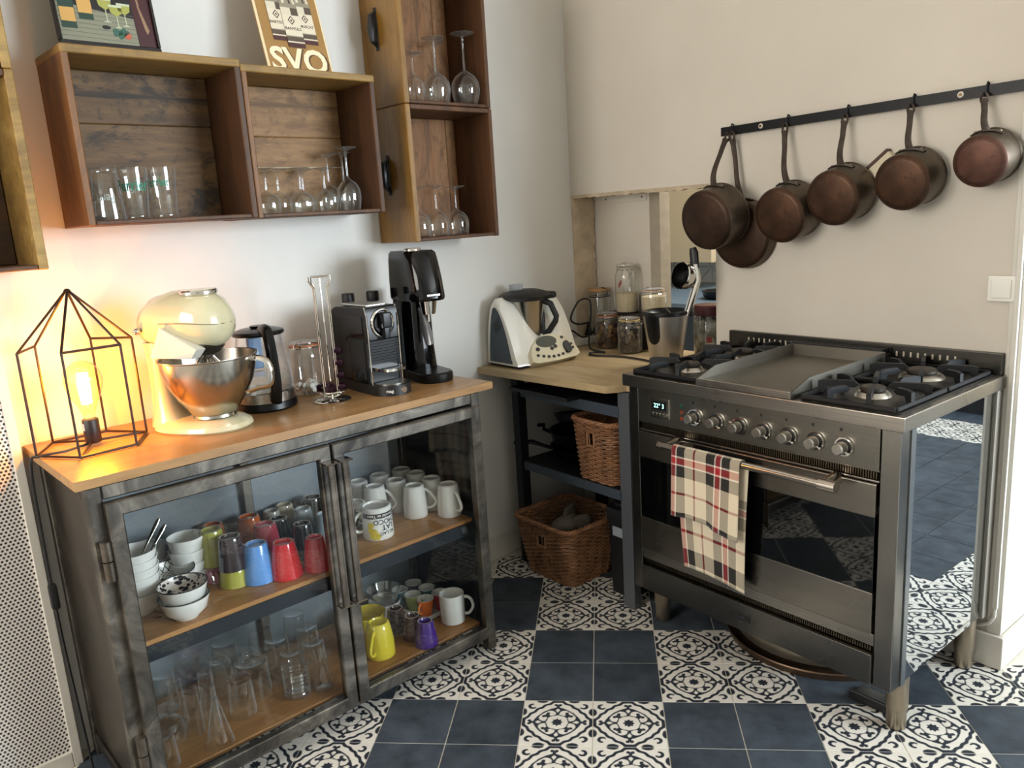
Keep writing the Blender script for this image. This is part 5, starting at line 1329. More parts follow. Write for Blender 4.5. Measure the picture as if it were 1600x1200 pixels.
for c, lb, a, d, ang in (('3d2a5c', 'small purple cup on the white tray, rearmost', .088, .335, 2.5), ('2f7f97', 'small turquoise cup on the white tray, at the left', .150, .328, -.6), ('2a5f66', 'small dark teal cup on the white tray, behind the red one', .078, .268, 2.0), ('94b04a', 'small lime green cup on the white tray', .140, .264, .3), ('b3252b', 'small red cup on the white tray, beside the white mug', .070, .205, 2.2), ('ee7a2b', 'small orange cup on the white tray, at its front corner', .130, .205, -1.25)):
    espresso(c, lb, a, d, ang)
mug(M_white, 'white mug standing upright at the right end of the bottom shelf', 0.088, 0.112, ZL + 0.0003, r=0.042, h=0.100, ang=0.95, upright=True, rtop=0.0405)
M_yel = glaze('yellow', 'd6c33a')
ym = mug(M_yel, 'bright yellow mug with round emblem, upside down on the bottom shelf', 0.368, 0.120, ZL + 0.0003, r=0.045, h=0.110, ang=-0.95, rtop=0.033)
b = MB(); a1 = 1.85
for rr0, rr1, n0 in ((0.0135, 0.0105, 0), (0.0075, 0.0045, 1)):
    rg = []
    for k in range(25):
        q_ = 2 * PI * k / 24; row = []
        for rr in (rr0, rr1):
            zz = 0.042 + rr * math.sin(q_); R_ = 0.0446 - 0.004 * max(0, zz - 0.03) / 0.03; aa = a1 + rr * math.cos(q_) / R_
            row.append((R_ * math.cos(aa), R_ * math.sin(aa), zz))
        rg.append(row)
    b.loft(rg, cap=False, closed=False)
part('emblem', b, plain('mug_emblem', '6b6a58', 0.4), ym, local=True)
bowl(M_yel, 0.058, 0.062, 0.030, 'yellow bowl at the back left behind the yellow mug', 0.312, 0.275, ZL + 0.0003)
bowl(M_white, 0.056, 0.052, 0.032, 'white bowl under the clear glass bowl on the bottom shelf', 0.215, 0.325, ZL + 0.0003)
bowl(M_glass, 0.057, 0.050, 0.034, 'clear glass bowl stacked on a white bowl on the bottom shelf', 0.215, 0.325, ZL + 0.045, name='glass_bowl')
gP = 'dark glazed cups upside down on the bottom shelf'
cup('3a2523', .036, .026, .078, 'dark brown cup upside down, rearmost of three', .250, .205, ZL + 0.0003, group=gP)
cup('42292a', .036, .026, .076, 'dark brown cup upside down, middle of three', .238, .128, ZL + 0.0003, group=gP)
cup('46257a', .038, .026, .080, 'deep purple cup upside down, nearest the door', .236, .060, ZL + 0.0003, group=gP)

# lower left: drinking glasses
def tumbler(name, prof, label, a, d, z=ZL + 0.0003, group=None, mat=None, extra=None, cat='glass'):
    t = thing(name, label, cat, Cw(a, d, z), CRZ, group)
    b = MB(); b.lathe(prof, 26); part('bowl', b, mat or M_glass, t, local=True)
    if extra:
        for nm, pr, m in extra:
            b = MB(); b.lathe(pr, 26); part(nm, b, m, t, local=True)
    return t
def inv(r, rb, h, base=0.008):   # upside-down tumbler with a thick foot
    return [(r - 0.0015, 0.0), (r, 0.0005), (r, 0.004), (rb + (r - rb) * 0.3, h * 0.7), (rb, h - base), (rb, h - 0.002), (rb - 0.003, h), (rb - 0.005, h - 0.001), (rb * 0.4, h - base * 0.5), (0, h - base * 0.4)]
M_glb = thin_glass('brown_rim_glass', (0.88, 0.70, 0.62), 1.5)
M_glp = thin_glass('rose_glass', (0.93, 0.86, 0.88), 1.5)
gG = 'clear glasses on the bottom shelf behind the left door'
tumbler('tumbler', inv(.042, .034, .112), 'clear tumbler upside down at the back, left of the faceted tumbler', .755, .365, group=gG)
t = tumbler('tumbler', inv(.050, .046, .100), 'wide faceted clear tumbler carrying small glass stoppers', .735, .225, group=gG)
for k in range(4):
    q_ = k * 1.6; sb = MB(); sb.ellipsoid((0.024 * math.cos(q_), 0.024 * math.sin(q_), 0.108), 0.011, 0.011, 0.0095, 10, 7); part('stopper', sb, M_glass, t, local=True)
tumbler('tumbler', inv(.036, .032, .125), 'tall clear tumbler upside down, rearmost of the row beside the handles', .535, .345, group=gG)
tumbler('tumbler', inv(.035, .031, .105), 'clear tumbler upside down, second of the row beside the handles', .532, .270, group=gG)
tumbler('tumbler', inv(.036, .032, .095), 'clear tumbler upside down, third of the row beside the handles', .555, .190, group=gG)
tumbler('glass_bottle', [(0, 0.003), (.024, 0), (.027, .006), (.027, .04), (.018, .065), (.017, .085), (.026, .105), (.028, .112)], 'small waisted glass flask standing by the door handles', .585, .085, group=gG)
spr = [(0, 0.003), (.036, 0), (.038, .004)]
for k in range(6): spr += [(.038, .010 + k * .012), (.0345, .016 + k * .012)]
tumbler('glass_jar', spr + [(.036, .086), (.038, .090)], 'ribbed clear glass jar standing on the bottom shelf', .650, .120, group=gG)
tumbler('tumbler', inv(.040, .034, .125), 'tall clear tumbler upside down at the back, before the grey post', .650, .345, group=gG)
tumbler('tumbler', inv(.038, .034, .112), 'clear tumbler upside down, just before the tall back tumbler', .636, .262, group=gG)
tumbler('tumbler', inv(.034, .031, .090), 'short clear tumbler upside down behind the ribbed jar', .625, .195, group=gG)
tumbler('tumbler', inv(.036, .030, .110), 'clear tumbler with reddish brown base, upside down in the middle', .800, .150, group=gG, mat=M_glass, extra=[('brown_base', [(.031, .104), (.031, .109), (.028, .1105), (0, .1095)], M_glb)])
cone = [(.034, 0.0), (.035, .001), (.010, .118), (.008, .126), (.011, .131), (0, .132)]
tumbler('cone_glass', cone, 'slender cone shaped clear glass upside down at the shelf front', .898, .070, group=gG)
wine = [(.036, 0), (.040, .03), (.036, .06), (.012, .078), (.005, .085), (.0045, .115), (.030, .121), (.033, .123), (0, .124)]
tumbler('wine_glass', wine, 'rose tinted stemmed glass upside down at the back left', .838, .360, group=gG, mat=M_glp)
for k, (a, d, w) in enumerate(((.928, .165, 'left of the cone glass'), (.890, .145, 'right behind the cone glass'), (.945, .235, 'furthest left of the narrow glasses'), (.868, .215, 'rearmost of the narrow glasses'))):
    tumbler('flute_glass', inv(.024, .019, .130, .012), 'narrow tall clear glass upside down, ' + w, a, d, group=gG)
tumbler('wine_glass', [(.040, 0), (.043, .028), (.034, .056), (.008, .070), (.005, .08), (.030, .088), (.034, .091), (0, .092)], 'squat stemmed glass upside down at the left by the door frame', .988, .185, group=gG)
tumbler('tumbler', inv(.036, .030, .085), 'clear tumbler upside down nearest the left door hinge', 1.035, .085, group=gG)
tumbler('tumbler', inv(.034, .028, .100), 'clear tumbler upside down in the back left corner of the bottom shelf', .940, .345, group=gG)
tumbler('tumbler', inv(.034, .029, .105), 'clear tumbler upside down at the back, right of the rose tinted glass', .800, .285, group=gG)
# ================================================================== ON THE OAK TOP
ZT = 0.8942
# ------------------------------------------------------------------ wire lamp
LC = Vector((0.307, -1.194, ZT))
la = thing('wire_lamp', 'lit table lamp with a black wire house frame and a globe filament bulb', 'lamp', LC)
ang0 = math.atan2(-0.054, 0.12)
hexp = [(0.130 * math.cos(ang0 + k * PI / 3), 0.130 * math.sin(ang0 + k * PI / 3)) for k in range(6)]
M_wire = plain('bronze_wire', '2a1c12', 0.45, 0.5)
b = MB(Matrix.Translation(LC))
zb, zt_, za = 0.0045, 0.256, 0.390
for k in range(6):
    p, q_ = hexp[k], hexp[(k + 1) % 6]
    b.tube([(p[0], p[1], zb), (q_[0], q_[1], zb)], 0.0032, 6)
    b.tube([(p[0], p[1], zb), (p[0], p[1], zt_)], 0.0032, 6)
    if k % 2 == 0: b.tube([(p[0], p[1], zt_), (q_[0], q_[1], zt_)], 0.0032, 6)
    b.tube([(p[0], p[1], zt_), (0.004 * math.cos(k), 0.004 * math.sin(k), za)], 0.0032, 6)
for k in (0, 2, 4): b.tube([(hexp[k][0], hexp[k][1], zb), (0, 0, 0.012)], 0.0032, 6)
b.ellipsoid((0, 0, za), 0.008, 0.008, 0.006, 10, 6)
part('wire_frame', b, M_wire, la)
b = MB(Matrix.Translation(LC)); b.lathe([(0, 0.008), (0.018, 0.008), (0.0195, 0.011), (0.0195, 0.066), (0.018, 0.069), (0.012, 0.070), (0, 0.070)], 20); so_ = part('socket', b, M_blackmatt, la)
b = MB(Matrix.Translation(LC)); rg = []
for k in range(7):
    a = -1.20 + 0.55 * k / 6 - 0.35; rg.append([(0.0198 * math.cos(a), 0.0198 * math.sin(a), 0.042), (0.0198 * math.cos(a), 0.0198 * math.sin(a), 0.060)])
b.loft(rg, cap=False, closed=False); part('rating_label', b, plain('rating_label', 'cfc8bd', 0.6), so_)
M_bulb = thin_glass('bulb_glass', (1.0, 0.93, 0.75), 1.3, 0.0, 0.08)
b = MB(Matrix.Translation(LC)); b.lathe([(0.0125, 0.070), (0.0135, 0.078), (0.020, 0.100), (0.034, 0.126), (0.0425, 0.150), (0.0445, 0.168), (0.041, 0.188), (0.030, 0.205), (0.014, 0.215), (0, 0.217)], 28); bu_ = part('bulb', b, M_bulb, la)
b = MB(Matrix.Translation(LC)); b.lathe([(0.0125, 0.0695), (0.0128, 0.074), (0.004, 0.082), (0.003, 0.105), (0, 0.106)], 14); part('bulb_stem', b, plain('bulb_stem', 'd8c49a', 0.4), bu_)
M_fil = N('filament'); M_fil.set(col=(1, 0.55, 0.1, 1), ec=(1.0, 0.56, 0.14, 1), es=40.0); M_fil = M_fil.m
b = MB(Matrix.Translation(LC)); 
for k in range(9):
    a = 2 * PI * k / 9; a2 = 2 * PI * (k + 0.5) / 9
    b.tube([(0.010 * math.cos(a), 0.010 * math.sin(a), 0.108), (0.012 * math.cos(a2), 0.012 * math.sin(a2), 0.150), (0.010 * math.cos(a), 0.010 * math.sin(a), 0.186)], 0.0026, 5)
part('filament', b, M_fil, bu_)
pl_ = bpy.data.lights.new('bulb_light', 'POINT'); pl_.energy = 18.0; pl_.color = (1.0, 0.33, 0.008); pl_.shadow_soft_size = 0.022
lo_ = bpy.data.objects.new('bulb_light', pl_); COL.objects.link(lo_); lo_.parent = la; lo_.location = (0, 0, 0.150)
b = MB()
p0 = LC + Vector((0, 0, 0.009)); e0 = Vector((0.45, -1.325, 0.88))
b.tube(curve_pts([p0, (0.33, -1.26, ZT + 0.005), (0.335, -1.318, ZT + 0.006), (0.335, -1.340, ZT - 0.012), (0.345, -1.346, 0.72), (0.352, -1.348, 0.575)]), 0.0032, 6)
b.tube(curve_pts([(0.352, -1.348, 0.525), (0.360, -1.347, 0.40), (0.385, -1.345, 0.27), (0.40, -1.342, 0.12), (0.41, -1.345, 0.012), (0.36, -1.42, 0.006), (0.25, -1.50, 0.006)]), 0.0032, 6)
lc_ = thing('lamp_cord', 'black lamp cord with inline switch hanging down the left end of the cabinet', 'cord', (0.35, -1.346, 0.55))
part('cord', b, M_blackmatt, lc_)
b = MB(); b.rbox(0.340, 0.364, -1.357, -1.338, 0.518, 0.582, 0.005, 2); part('inline_switch', b, M_blackmatt, lc_)

# ------------------------------------------------------------------ stand mixer
MX = Matrix.Translation((0.345, -0.934, ZT)) @ Matrix.Rotation(math.atan2(0.56, 0.83), 4, 'Z')
mx = thing('stand_mixer', 'cream stand mixer with polished steel bowl beside the lamp', 'mixer', M=MX)
M_cream = plain('cream_enamel', 'c8bf9c', 0.16, coat=0.5)
def lp(mb, rings, **k): return mb.loft(rings, **k)
def oval(cx, rx, ry, z, n=32, p=1.0):
    return [(cx + rx * math.copysign(abs(math.cos(q)) ** p, math.cos(q)), ry * math.copysign(abs(math.sin(q)) ** p, math.sin(q)), z) for q in [2 * PI * k / n for k in range(n)]]
b = MB(); lp(b, [oval(0.005, 0.130, 0.092, 0.0, p=0.85), oval(0.005, 0.134, 0.096, 0.005, p=0.85), oval(0.005, 0.130, 0.092, 0.016, p=0.85), oval(0.008, 0.110, 0.076, 0.026, p=0.85), oval(0.03, 0.075, 0.058, 0.030)]); part('base', b, M_cream, mx, local=True)
b = MB(); lp(b, [oval(-0.078, 0.056, 0.070, 0.012, p=0.8), oval(-0.088, 0.040, 0.056, 0.05, p=0.8), oval(-0.094, 0.032, 0.048, 0.12, p=0.8), oval(-0.094, 0.033, 0.047, 0.18, p=0.8), oval(-0.088, 0.044, 0.052, 0.235, p=0.8)]); part('column', b, M_cream, mx, local=True)
b = MB(); rg = []
for x, rz_, ry_, zc in ((-0.132, 0.012, 0.014, 0.270), (-0.128, 0.034, 0.038, 0.272), (-0.112, 0.055, 0.060, 0.277), (-0.085, 0.069, 0.069, 0.284), (-0.03, 0.077, 0.074, 0.289), (0.03, 0.080, 0.076, 0.289), (0.065, 0.078, 0.075, 0.287), (0.092, 0.068, 0.067, 0.284), (0.110, 0.050, 0.051, 0.281), (0.120, 0.026, 0.027, 0.279), (0.123, 0.006, 0.006, 0.278)):
    rg.append([(x, ry_ * math.cos(q), zc + rz_ * math.sin(q) * (1.0 if math.sin(q) > 0 else 0.95)) for q in [2 * PI * k / 32 for k in range(32)]])
lp(b, rg); hd = part('head', b, M_cream, mx, local=True, angle=60)
b = MB()
b.tube([(x, (r_ + 0.0006) * s_, z) for x, r_, z in ((0.118, 0.0655, 0.287), (0.085, 0.0735, 0.288), (0.0, 0.0745, 0.286), (-0.09, 0.0695, 0.282))] if False else [(0.118, -0.0652, 0.284), (0.085, -0.0735, 0.286), (0.0, -0.0745, 0.287), (-0.09, -0.0698, 0.281)], 0.0012, 5) if False else None
b.tube([(0.1215, 0.018, 0.279), (0.1215, -0.018, 0.279), (0.111, -0.0505, 0.281), (0.092, -0.0676, 0.284), (0.065, -0.0757, 0.287), (0.03, -0.0767, 0.288), (-0.03, -0.0747, 0.288)], 0.0011, 5); part('seam', b, plain('seam_grey', '6f6a58', 0.5), hd, local=True)  # head seam drawn as a thin raised grey line
b = MB(); b.lathe([(0, 0.369), (0.042, 0.367), (0.046, 0.362), (0.046, 0.357), (0.04, 0.352), (0, 0.35)], 28, c=(0.045, 0, 0)); part('cap', b, M_cream, hd, local=True)
b = MB(); b.lathe([(0.0462, 0.366), (0.0485, 0.363), (0.0485, 0.357), (0.0462, 0.354)], 28, c=(0.045, 0, 0)); part('chrome_ring', b, M_chrome, hd, 'chrome ring round the cap', local=True)
b = MB(); b.lathe([(0.052, 0.228), (0.048, 0.216), (0.036, 0.202), (0.018, 0.192), (0, 0.190)], 28, c=(0.045, 0, 0)); b.lathe([(0.052, 0.228), (0.050, 0.24), (0, 0.24)], 28, c=(0.045, 0, 0)); part('attachment_hub', b, plain('hub_grey', '6d6a62', 0.25, 0.9), hd, local=True)
b = MB(); b.cyl((-0.100, -0.045, 0.270), (-0.100, -0.072, 0.270), 0.004, seg=8); b.ellipsoid((-0.100, -0.074, 0.270), 0.009, 0.012, 0.009, 12, 8); part('speed_lever', b, M_chrome, hd, local=True)
BX = 0.045
b = MB(); b.lathe([(0, 0.033), (0.056, 0.033), (0.054, 0.040), (0.060, 0.046), (0.088, 0.085), (0.109, 0.125), (0.119, 0.160), (0.122, 0.188), (0.1265, 0.191), (0.1265, 0.193), (0.121, 0.192), (0.117, 0.160), (0.107, 0.127), (0.086, 0.088), (0.054, 0.05), (0, 0.045)], 44, c=(BX, 0, 0)); bw = part('mixing_bowl', b, M_bowlsteel, mx, local=True, angle=50)
b = MB(); hp = Matrix.Translation((BX, 0, 0)) @ Matrix.Rotation(0.25, 4, 'Z')
b.tube(curve_pts([(0.119, 0, 0.180), (0.133, 0, 0.181), (0.155, 0, 0.172), (0.165, 0, 0.148), (0.163, 0, 0.118), (0.151, 0, 0.102), (0.125, 0, 0.098), (0.094, 0, 0.088)], 4), 0.009, 8, M=hp, ry=0.35); part('bowl_handle', b, M_chrome, bw, local=True)
b = MB()
for k in range(10):
    a = PI * k / 10
    b.tube([(BX + math.cos(a) * r_, math.sin(a) * r_, z) for r_, z in ((0.010, 0.20), (0.028, 0.175), (0.045, 0.13), (0.045, 0.10), (0.028, 0.075), (0, 0.066), (-0.028, 0.075), (-0.045, 0.10), (-0.045, 0.13), (-0.028, 0.175), (-0.010, 0.20))], 0.0014, 5)
part('whisk', b, M_chrome, mx, local=True)
b = MB(); ch = Matrix.Translation((-0.005, -0.085, 0.203)) @ Matrix.Rotation(0.10, 4, 'Z') @ Matrix.Rotation(0.0, 4, 'X')
b.add([(-0.052, 0, 0.0), (-0.014, 0, 0.076), (0.082, 0, 0.018), (0.064, 0, -0.006), (-0.04, 0.052, 0.0), (-0.008, 0.044, 0.070), (0.088, 0.032, 0.016), (0.070, 0.03, -0.006), (-0.047, 0.0035, 0.004), (-0.0145, 0.0035, 0.068)],
      [(0, 1, 3), (1, 2, 3), (1, 5, 6, 2), (4, 5, 6, 7), (0, 1, 5, 4), (3, 2, 6, 7), (0, 3, 7, 4)], M=ch); part('pouring_chute', b, plain('chute_white', 'd2cdc0', 0.35), mx, local=True)

# ------------------------------------------------------------------ glass kettle
KP = Vector((0.270, -0.725, ZT)); KA = -0.08
ke = thing('glass_kettle', 'glass electric kettle with black handle and lid, behind the steel bowl', 'kettle', KP, KA)
b = MB(); b.lathe([(0, 0.0), (0.083, 0.0), (0.088, 0.006), (0.086, 0.024), (0.0, 0.024)], 36); part('base', b, M_black, ke, local=True)
b = MB(); b.lathe([(0.0, 0.025), (0.083, 0.025), (0.083, 0.052), (0.0815, 0.053)], 36); part('steel_band', b, M_stainless, ke, local=True)
b = MB(); b.lathe([(0.0815, 0.054), (0.080, 0.09), (0.073, 0.15), (0.064, 0.205), (0.062, 0.215)], 36); part('glass_body', b, M_glass, ke, local=True)
b = MB(); b.lathe([(0, 0.056), (0.079, 0.056), (0.077, 0.088), (0.074, 0.104), (0, 0.104)], 36); part('water', b, thin_glass('water', (0.93, 0.95, 0.95), 1.33, 0.0, 0.02), ke, local=True)
b = MB(); b.lathe([(0.056, 0.212), (0.070, 0.214), (0.0735, 0.219), (0.070, 0.226), (0.05, 0.232), (0, 0.234)], 36); b.lathe([(0.02, 0.234), (0.022, 0.240), (0, 0.241)], 16); part('lid', b, M_black, ke, local=True)
b = MB(); b.tube(curve_pts([(0.040, 0, 0.232), (0.068, 0, 0.234), (0.090, 0, 0.222), (0.104, 0, 0.18), (0.112, 0, 0.12), (0.110, 0, 0.07), (0.095, 0, 0.030)], 4), 0.0165, 10, ry=0.75); part('handle', b, M_black, ke, local=True)
b = MB(); b.prism([(-0.058, -0.016), (-0.078, -0.006), (-0.078, 0.006), (-0.058, 0.016)], 0.19, 0.214); part('spout', b, M_glass, ke, local=True)
b = MB(); b.rbox(-0.068, -0.045, -0.02, 0.02, 0.108, 0.20, 0.004); part('filter_screen', b, plain('kettle_blue', '5f7fa5', 0.4), ke, local=True)
# ------------------------------------------------------------------ jar with white lumps
t = clip_jar(0.053, 0.165, 'clip-top glass jar with orange seal and white lumps, behind the capsule rack', None, 0, (0.195, -0.560, ZT + 0.0003), seal='c4764a', rz=2.3)
M_sugar = plain('white_lumps', 'e9e6df', 0.8)
b = MB(); rr_ = random.Random(5)
for k in range(26):
    a = rr_.uniform(0, 2 * PI); q_ = 0.036 * math.sqrt(rr_.random()); z = 0.014 + rr_.random() * 0.035 * (1 - q_ / 0.06)
    b.ellipsoid((q_ * math.cos(a), q_ * math.sin(a), z), 0.011, 0.009, 0.009, 8, 6)
part('white_lumps', b, M_sugar, t, local=True, kind='stuff')
# ------------------------------------------------------------------ capsule rack
CR = Vector((0.360, -0.560, ZT))
cr = thing('capsule_rack', 'tall chrome wire capsule rack on a round steel foot', 'rack', CR, 0.35)
b = MB(); b.lathe([(0, 0), (0.054, 0), (0.055, 0.003), (0.05, 0.006), (0, 0.007)], 36); part('foot', b, M_chrome, cr, local=True)
b = MB()
for k in range(4):
    a = PI / 4 + k * PI / 2; c_, s_ = math.cos(a), math.sin(a); px_, py_ = -s_, c_
    for w in (-0.0165, 0.0165):
        base = (c_ * 0.021 + px_ * w, s_ * 0.021 + py_ * w)
        b.tube([(base[0], base[1], 0.018), (base[0], base[1], 0.335), (base[0] * 1.5, base[1] * 1.5, 0.352), (base[0] * 1.5, base[1] * 1.5, 0.366)], 0.0017, 5)
    o1 = (c_ * 0.018 + px_ * 0.025, s_ * 0.018 + py_ * 0.025, 0.366); o2 = (c_ * 0.018 - px_ * 0.025, s_ * 0.018 - py_ * 0.025, 0.366)
    b.tube([o1, o2], 0.0017, 5)
for z, r_ in ((0.018, 0.030), (0.030, 0.042)): b.tube([(r_ * math.cos(2 * PI * k / 28), r_ * math.sin(2 * PI * k / 28), z) for k in range(28)], 0.0018, 5, closed=True)
b.cyl((0, 0, 0.006), (0, 0, 0.36), 0.002, seg=8)
part('wire_frame', b, M_chrome, cr, local=True)
M_cap = plain('capsule_purple', '2c1320', 0.2, 0.6); M_foil = plain('capsule_foil', '8c5a48', 0.3, 0.9)
cpb = thing('coffee_capsule', 'dark purple coffee capsule in the wire rack', 'capsule')
b = MB(); b.lathe([(0.0185, 0.0), (0.0185, 0.0012), (0.0145, 0.002), (0.0125, 0.019), (0.009, 0.026), (0, 0.027)], 20); part('capsule_body', b, M_cap, cpb, local=True)
b = MB(); b.lathe([(0.0184, -0.0003), (0.012, -0.0008), (0, -0.0006)], 20); part('foil_lid', b, M_foil, cpb, local=True)
PC = Proto(cpb); CRM = TM[cr.name]
ords = ['lowest', 'second from the bottom', 'third from the bottom', 'topmost']
for k in range(4): PC.put(None, label='dark purple coffee capsule, %s in the right column of the wire rack' % ords[k], group='capsules in the wire rack', M=CRM @ Matrix.Rotation(0.55, 4, 'Z') @ Matrix.Translation((0.0165, 0, 0.040 + 0.0365 * k)) @ Matrix.Rotation(PI / 2, 4, 'Y'))
PC.put(None, label='dark purple coffee capsule alone at the foot of the left column of the wire rack', group='capsules in the wire rack', M=CRM @ Matrix.Rotation(0.55 + PI, 4, 'Z') @ Matrix.Translation((0.0165, 0, 0.040)) @ Matrix.Rotation(PI / 2, 4, 'Y'))
PC.put(None, label='dark purple coffee capsule at the foot of the front column of the wire rack', group='capsules in the wire rack', M=CRM @ Matrix.Rotation(0.55 - PI / 2, 4, 'Z') @ Matrix.Translation((0.0165, 0, 0.040)) @ Matrix.Rotation(PI / 2, 4, 'Y'))
# ------------------------------------------------------------------ capsule coffee machine
EM = Matrix.Translation((0.165, -0.397, ZT)) @ Matrix.Rotation(0.03, 4, 'Z')     # x out from the wall, y along it
es = thing('coffee_machine', 'black capsule coffee machine with a round chrome lever ring', 'coffee machine', M=EM)
b = MB(); pr = [(0.0, 0.02), (0.0, 0.20), (0.006, 0.228), (0.022, 0.25), (0.045, 0.258), (0.215, 0.262), (0.226, 0.258), (0.230, 0.245), (0.230, 0.165), (0.222, 0.155), (0.222, 0.02)]
b.prism(pr, -0.054, 0.054, 'y'); part('body', b, M_black, es, local=True)
b = MB(); b.rbox(0.012, 0.205, -0.056, -0.0535, 0.028, 0.235, 0.001); b.rbox(0.012, 0.205, 0.0535, 0.056, 0.028, 0.235, 0.001); part('side_cover', b, plain('gloss_side', '09090b', 0.06, spec=0.35), es, local=True)
b = MB(); b.tube([(0.231, -0.053, 0.03), (0.233, -0.053, 0.16), (0.231, -0.053, 0.235), (0.222, -0.053, 0.262)], 0.0022, 6); b.tube([(0.231, 0.053, 0.03), (0.233, 0.053, 0.16), (0.231, 0.053, 0.235), (0.222, 0.053, 0.262)], 0.0022, 6); part('chrome_edge', b, M_chrome, es, local=True)
b = MB(); b.rbox(0.05, 0.20, -0.035, 0.035, 0.2605, 0.268, 0.003); part('lever_top', b, plain('lever_silver', 'bdbab4', 0.2, 0.9), es, local=True)
b = MB(); b.tube([(0.232, 0.036 * math.cos(2 * PI * k / 32), 0.212 + 0.040 * math.sin(2 * PI * k / 32)) for k in range(32)], 0.0045, 8, closed=True); rg_ = part('lever_ring', b, M_chrome, es, local=True)
b = MB(); b.cyl((0.228, 0, 0.212), (0.238, 0, 0.212), 0.033, 0.030, seg=28); part('ring_disc', b, M_black, es, local=True)
b = MB(); b.rbox(0.236, 0.262, -0.016, 0.016, 0.198, 0.245, 0.006, 2); b.rbox(0.236, 0.256, -0.010, 0.010, 0.165, 0.20, 0.004, 2); part('coffee_outlet', b, M_black, es, local=True)
b = MB()
for k in range(9): b.rbox(0.222, 0.229, -0.050, 0.050, 0.088 + 0.0085 * k, 0.0935 + 0.0085 * k, 0.0015, 1)
part('ribs', b, M_black, es, local=True, kind='stuff')
b = MB(); b.prism([(0.222, -0.042), (0.272, -0.042), (0.290, -0.030), (0.298, 0.0), (0.290, 0.030), (0.272, 0.042), (0.222, 0.042)], 0.072, 0.080); part('cup_support', b, M_chrome, es, local=True)
b = MB(); fr_ = [(0.0, -0.058)] + [(0.245 + 0.062 * math.cos(q), 0.060 * math.sin(q)) for q in [-PI / 2 + PI * k / 16 for k in range(17)]] + [(0.0, 0.058)]
b.prism(fr_, 0.0, 0.030); dt = part('drip_base', b, M_blackmatt, es, local=True)
b = MB(); b.prism([(0.232, -0.046)] + [(0.245 + 0.048 * math.cos(q), 0.047 * math.sin(q)) for q in [-PI / 2 + PI * k / 14 for k in range(15)]] + [(0.232, 0.046)], 0.0302, 0.034); part('drip_grid', b, plain('drip_steel', 'a39e94', 0.3, 1.0), es, local=True)
b = MB(); wrap_text(b, 'magimix', 0.0135, 0.0615, 0.0150, -0.42, M=Matrix.Translation((0.245, 0, 0))); part('lettering', b, M_white, dt, local=True)
b = MB(); q_ = 0.12; b.cyl((0.245 + 0.060 * math.cos(q_), 0.060 * math.sin(q_), 0.015), (0.245 + 0.0640 * math.cos(q_), 0.0640 * math.sin(q_), 0.015), 0.0105, 0.0095, seg=18); part('button', b, M_chrome, dt, local=True)
# ------------------------------------------------------------------ bottles behind it
def fizz_bottle(loc, label):
    t = thing('water_bottle', label, 'bottle', loc, 0, 'white bottles behind the coffee machine')
    b = MB(); b.lathe([(0, 0.002), (0.038, 0), (0.041, 0.006), (0.041, 0.16), (0.036, 0.20), (0.022, 0.238), (0.0165, 0.25), (0.0165, 0.262)], 28); part('body', b, thin_glass('bottle_%.2f' % loc[1], (0.93, 0.95, 0.97), 1.4, 0.0, 0.05, 1.0, 0.45, (0.85, 0.87, 0.9)), t, local=True)
    b = MB(); b.lathe([(0.0205, 0.252), (0.021, 0.254), (0.021, 0.282), (0.019, 0.285), (0, 0.286)], 22); part('cap', b, M_blackmatt, t, local=True)
fizz_bottle((0.112, -0.352, ZT + 0.0003), 'white bottle with black cap, leftmost of three behind the coffee machine')
fizz_bottle((0.122, -0.266, ZT + 0.0003), 'white bottle with black cap, middle one of three behind the coffee machine')
fizz_bottle((0.118, -0.160, ZT + 0.0003), 'white bottle with brown black cap, partly behind the soda maker')
# ------------------------------------------------------------------ soda maker
SM = Matrix.Translation((0.225, -0.190, ZT)) @ Matrix.Rotation(-0.12, 4, 'Z')
sd = thing('soda_maker', 'tall glossy black soda maker at the right end of the oak top', 'soda maker', M=SM)
def rr_ring(x0, x1, hy, z, r, n=6, sq=1.0):
    cx, hx_ = (x0 + x1) / 2, (x1 - x0) / 2
    return [(cx + p[0], p[1], z) for p in rrect(hx_, hy, min(r, hx_ * .99, hy * .99), n)]
M_gloss = plain('gloss_black', '060607', 0.08, spec=0.4)
b = MB(); b.loft([rr_ring(-0.055, 0.100, 0.055, 0.0, 0.05), rr_ring(-0.057, 0.102, 0.056, 0.01, 0.05), rr_ring(-0.055, 0.092, 0.054, 0.10, 0.05), rr_ring(-0.052, 0.090, 0.052, 0.25, 0.05), rr_ring(-0.050, 0.090, 0.050, 0.262, 0.05)]); part('column', b, M_gloss, sd, local=True)
b = MB(); b.loft([rr_ring(-0.050, 0.190, 0.056, 0.258, 0.05), rr_ring(-0.054, 0.194, 0.0575, 0.266, 0.05), rr_ring(-0.054, 0.184, 0.057, 0.32, 0.05), rr_ring(-0.052, 0.166, 0.055, 0.385, 0.05), rr_ring(-0.050, 0.158, 0.053, 0.405, 0.05), rr_ring(-0.044, 0.148, 0.046, 0.413, 0.045), rr_ring(-0.02, 0.12, 0.03, 0.414, 0.03)]); part('head', b, M_gloss, sd, local=True)
b = MB(); b.lathe([(0, 0.421), (0.026, 0.420), (0.028, 0.417), (0.028, 0.413)], 24, c=(0.06, 0, 0)); part('carbonating_button', b, M_chrome, sd, local=True)
b = MB(); b.loft([rr_ring(0.02, 0.205, 0.056, 0.0, 0.05), rr_ring(0.02, 0.207, 0.057, 0.006, 0.05), rr_ring(0.02, 0.207, 0.057, 0.026, 0.05), rr_ring(0.02, 0.202, 0.053, 0.031, 0.05)]); part('drip_base', b, M_black, sd, local=True)
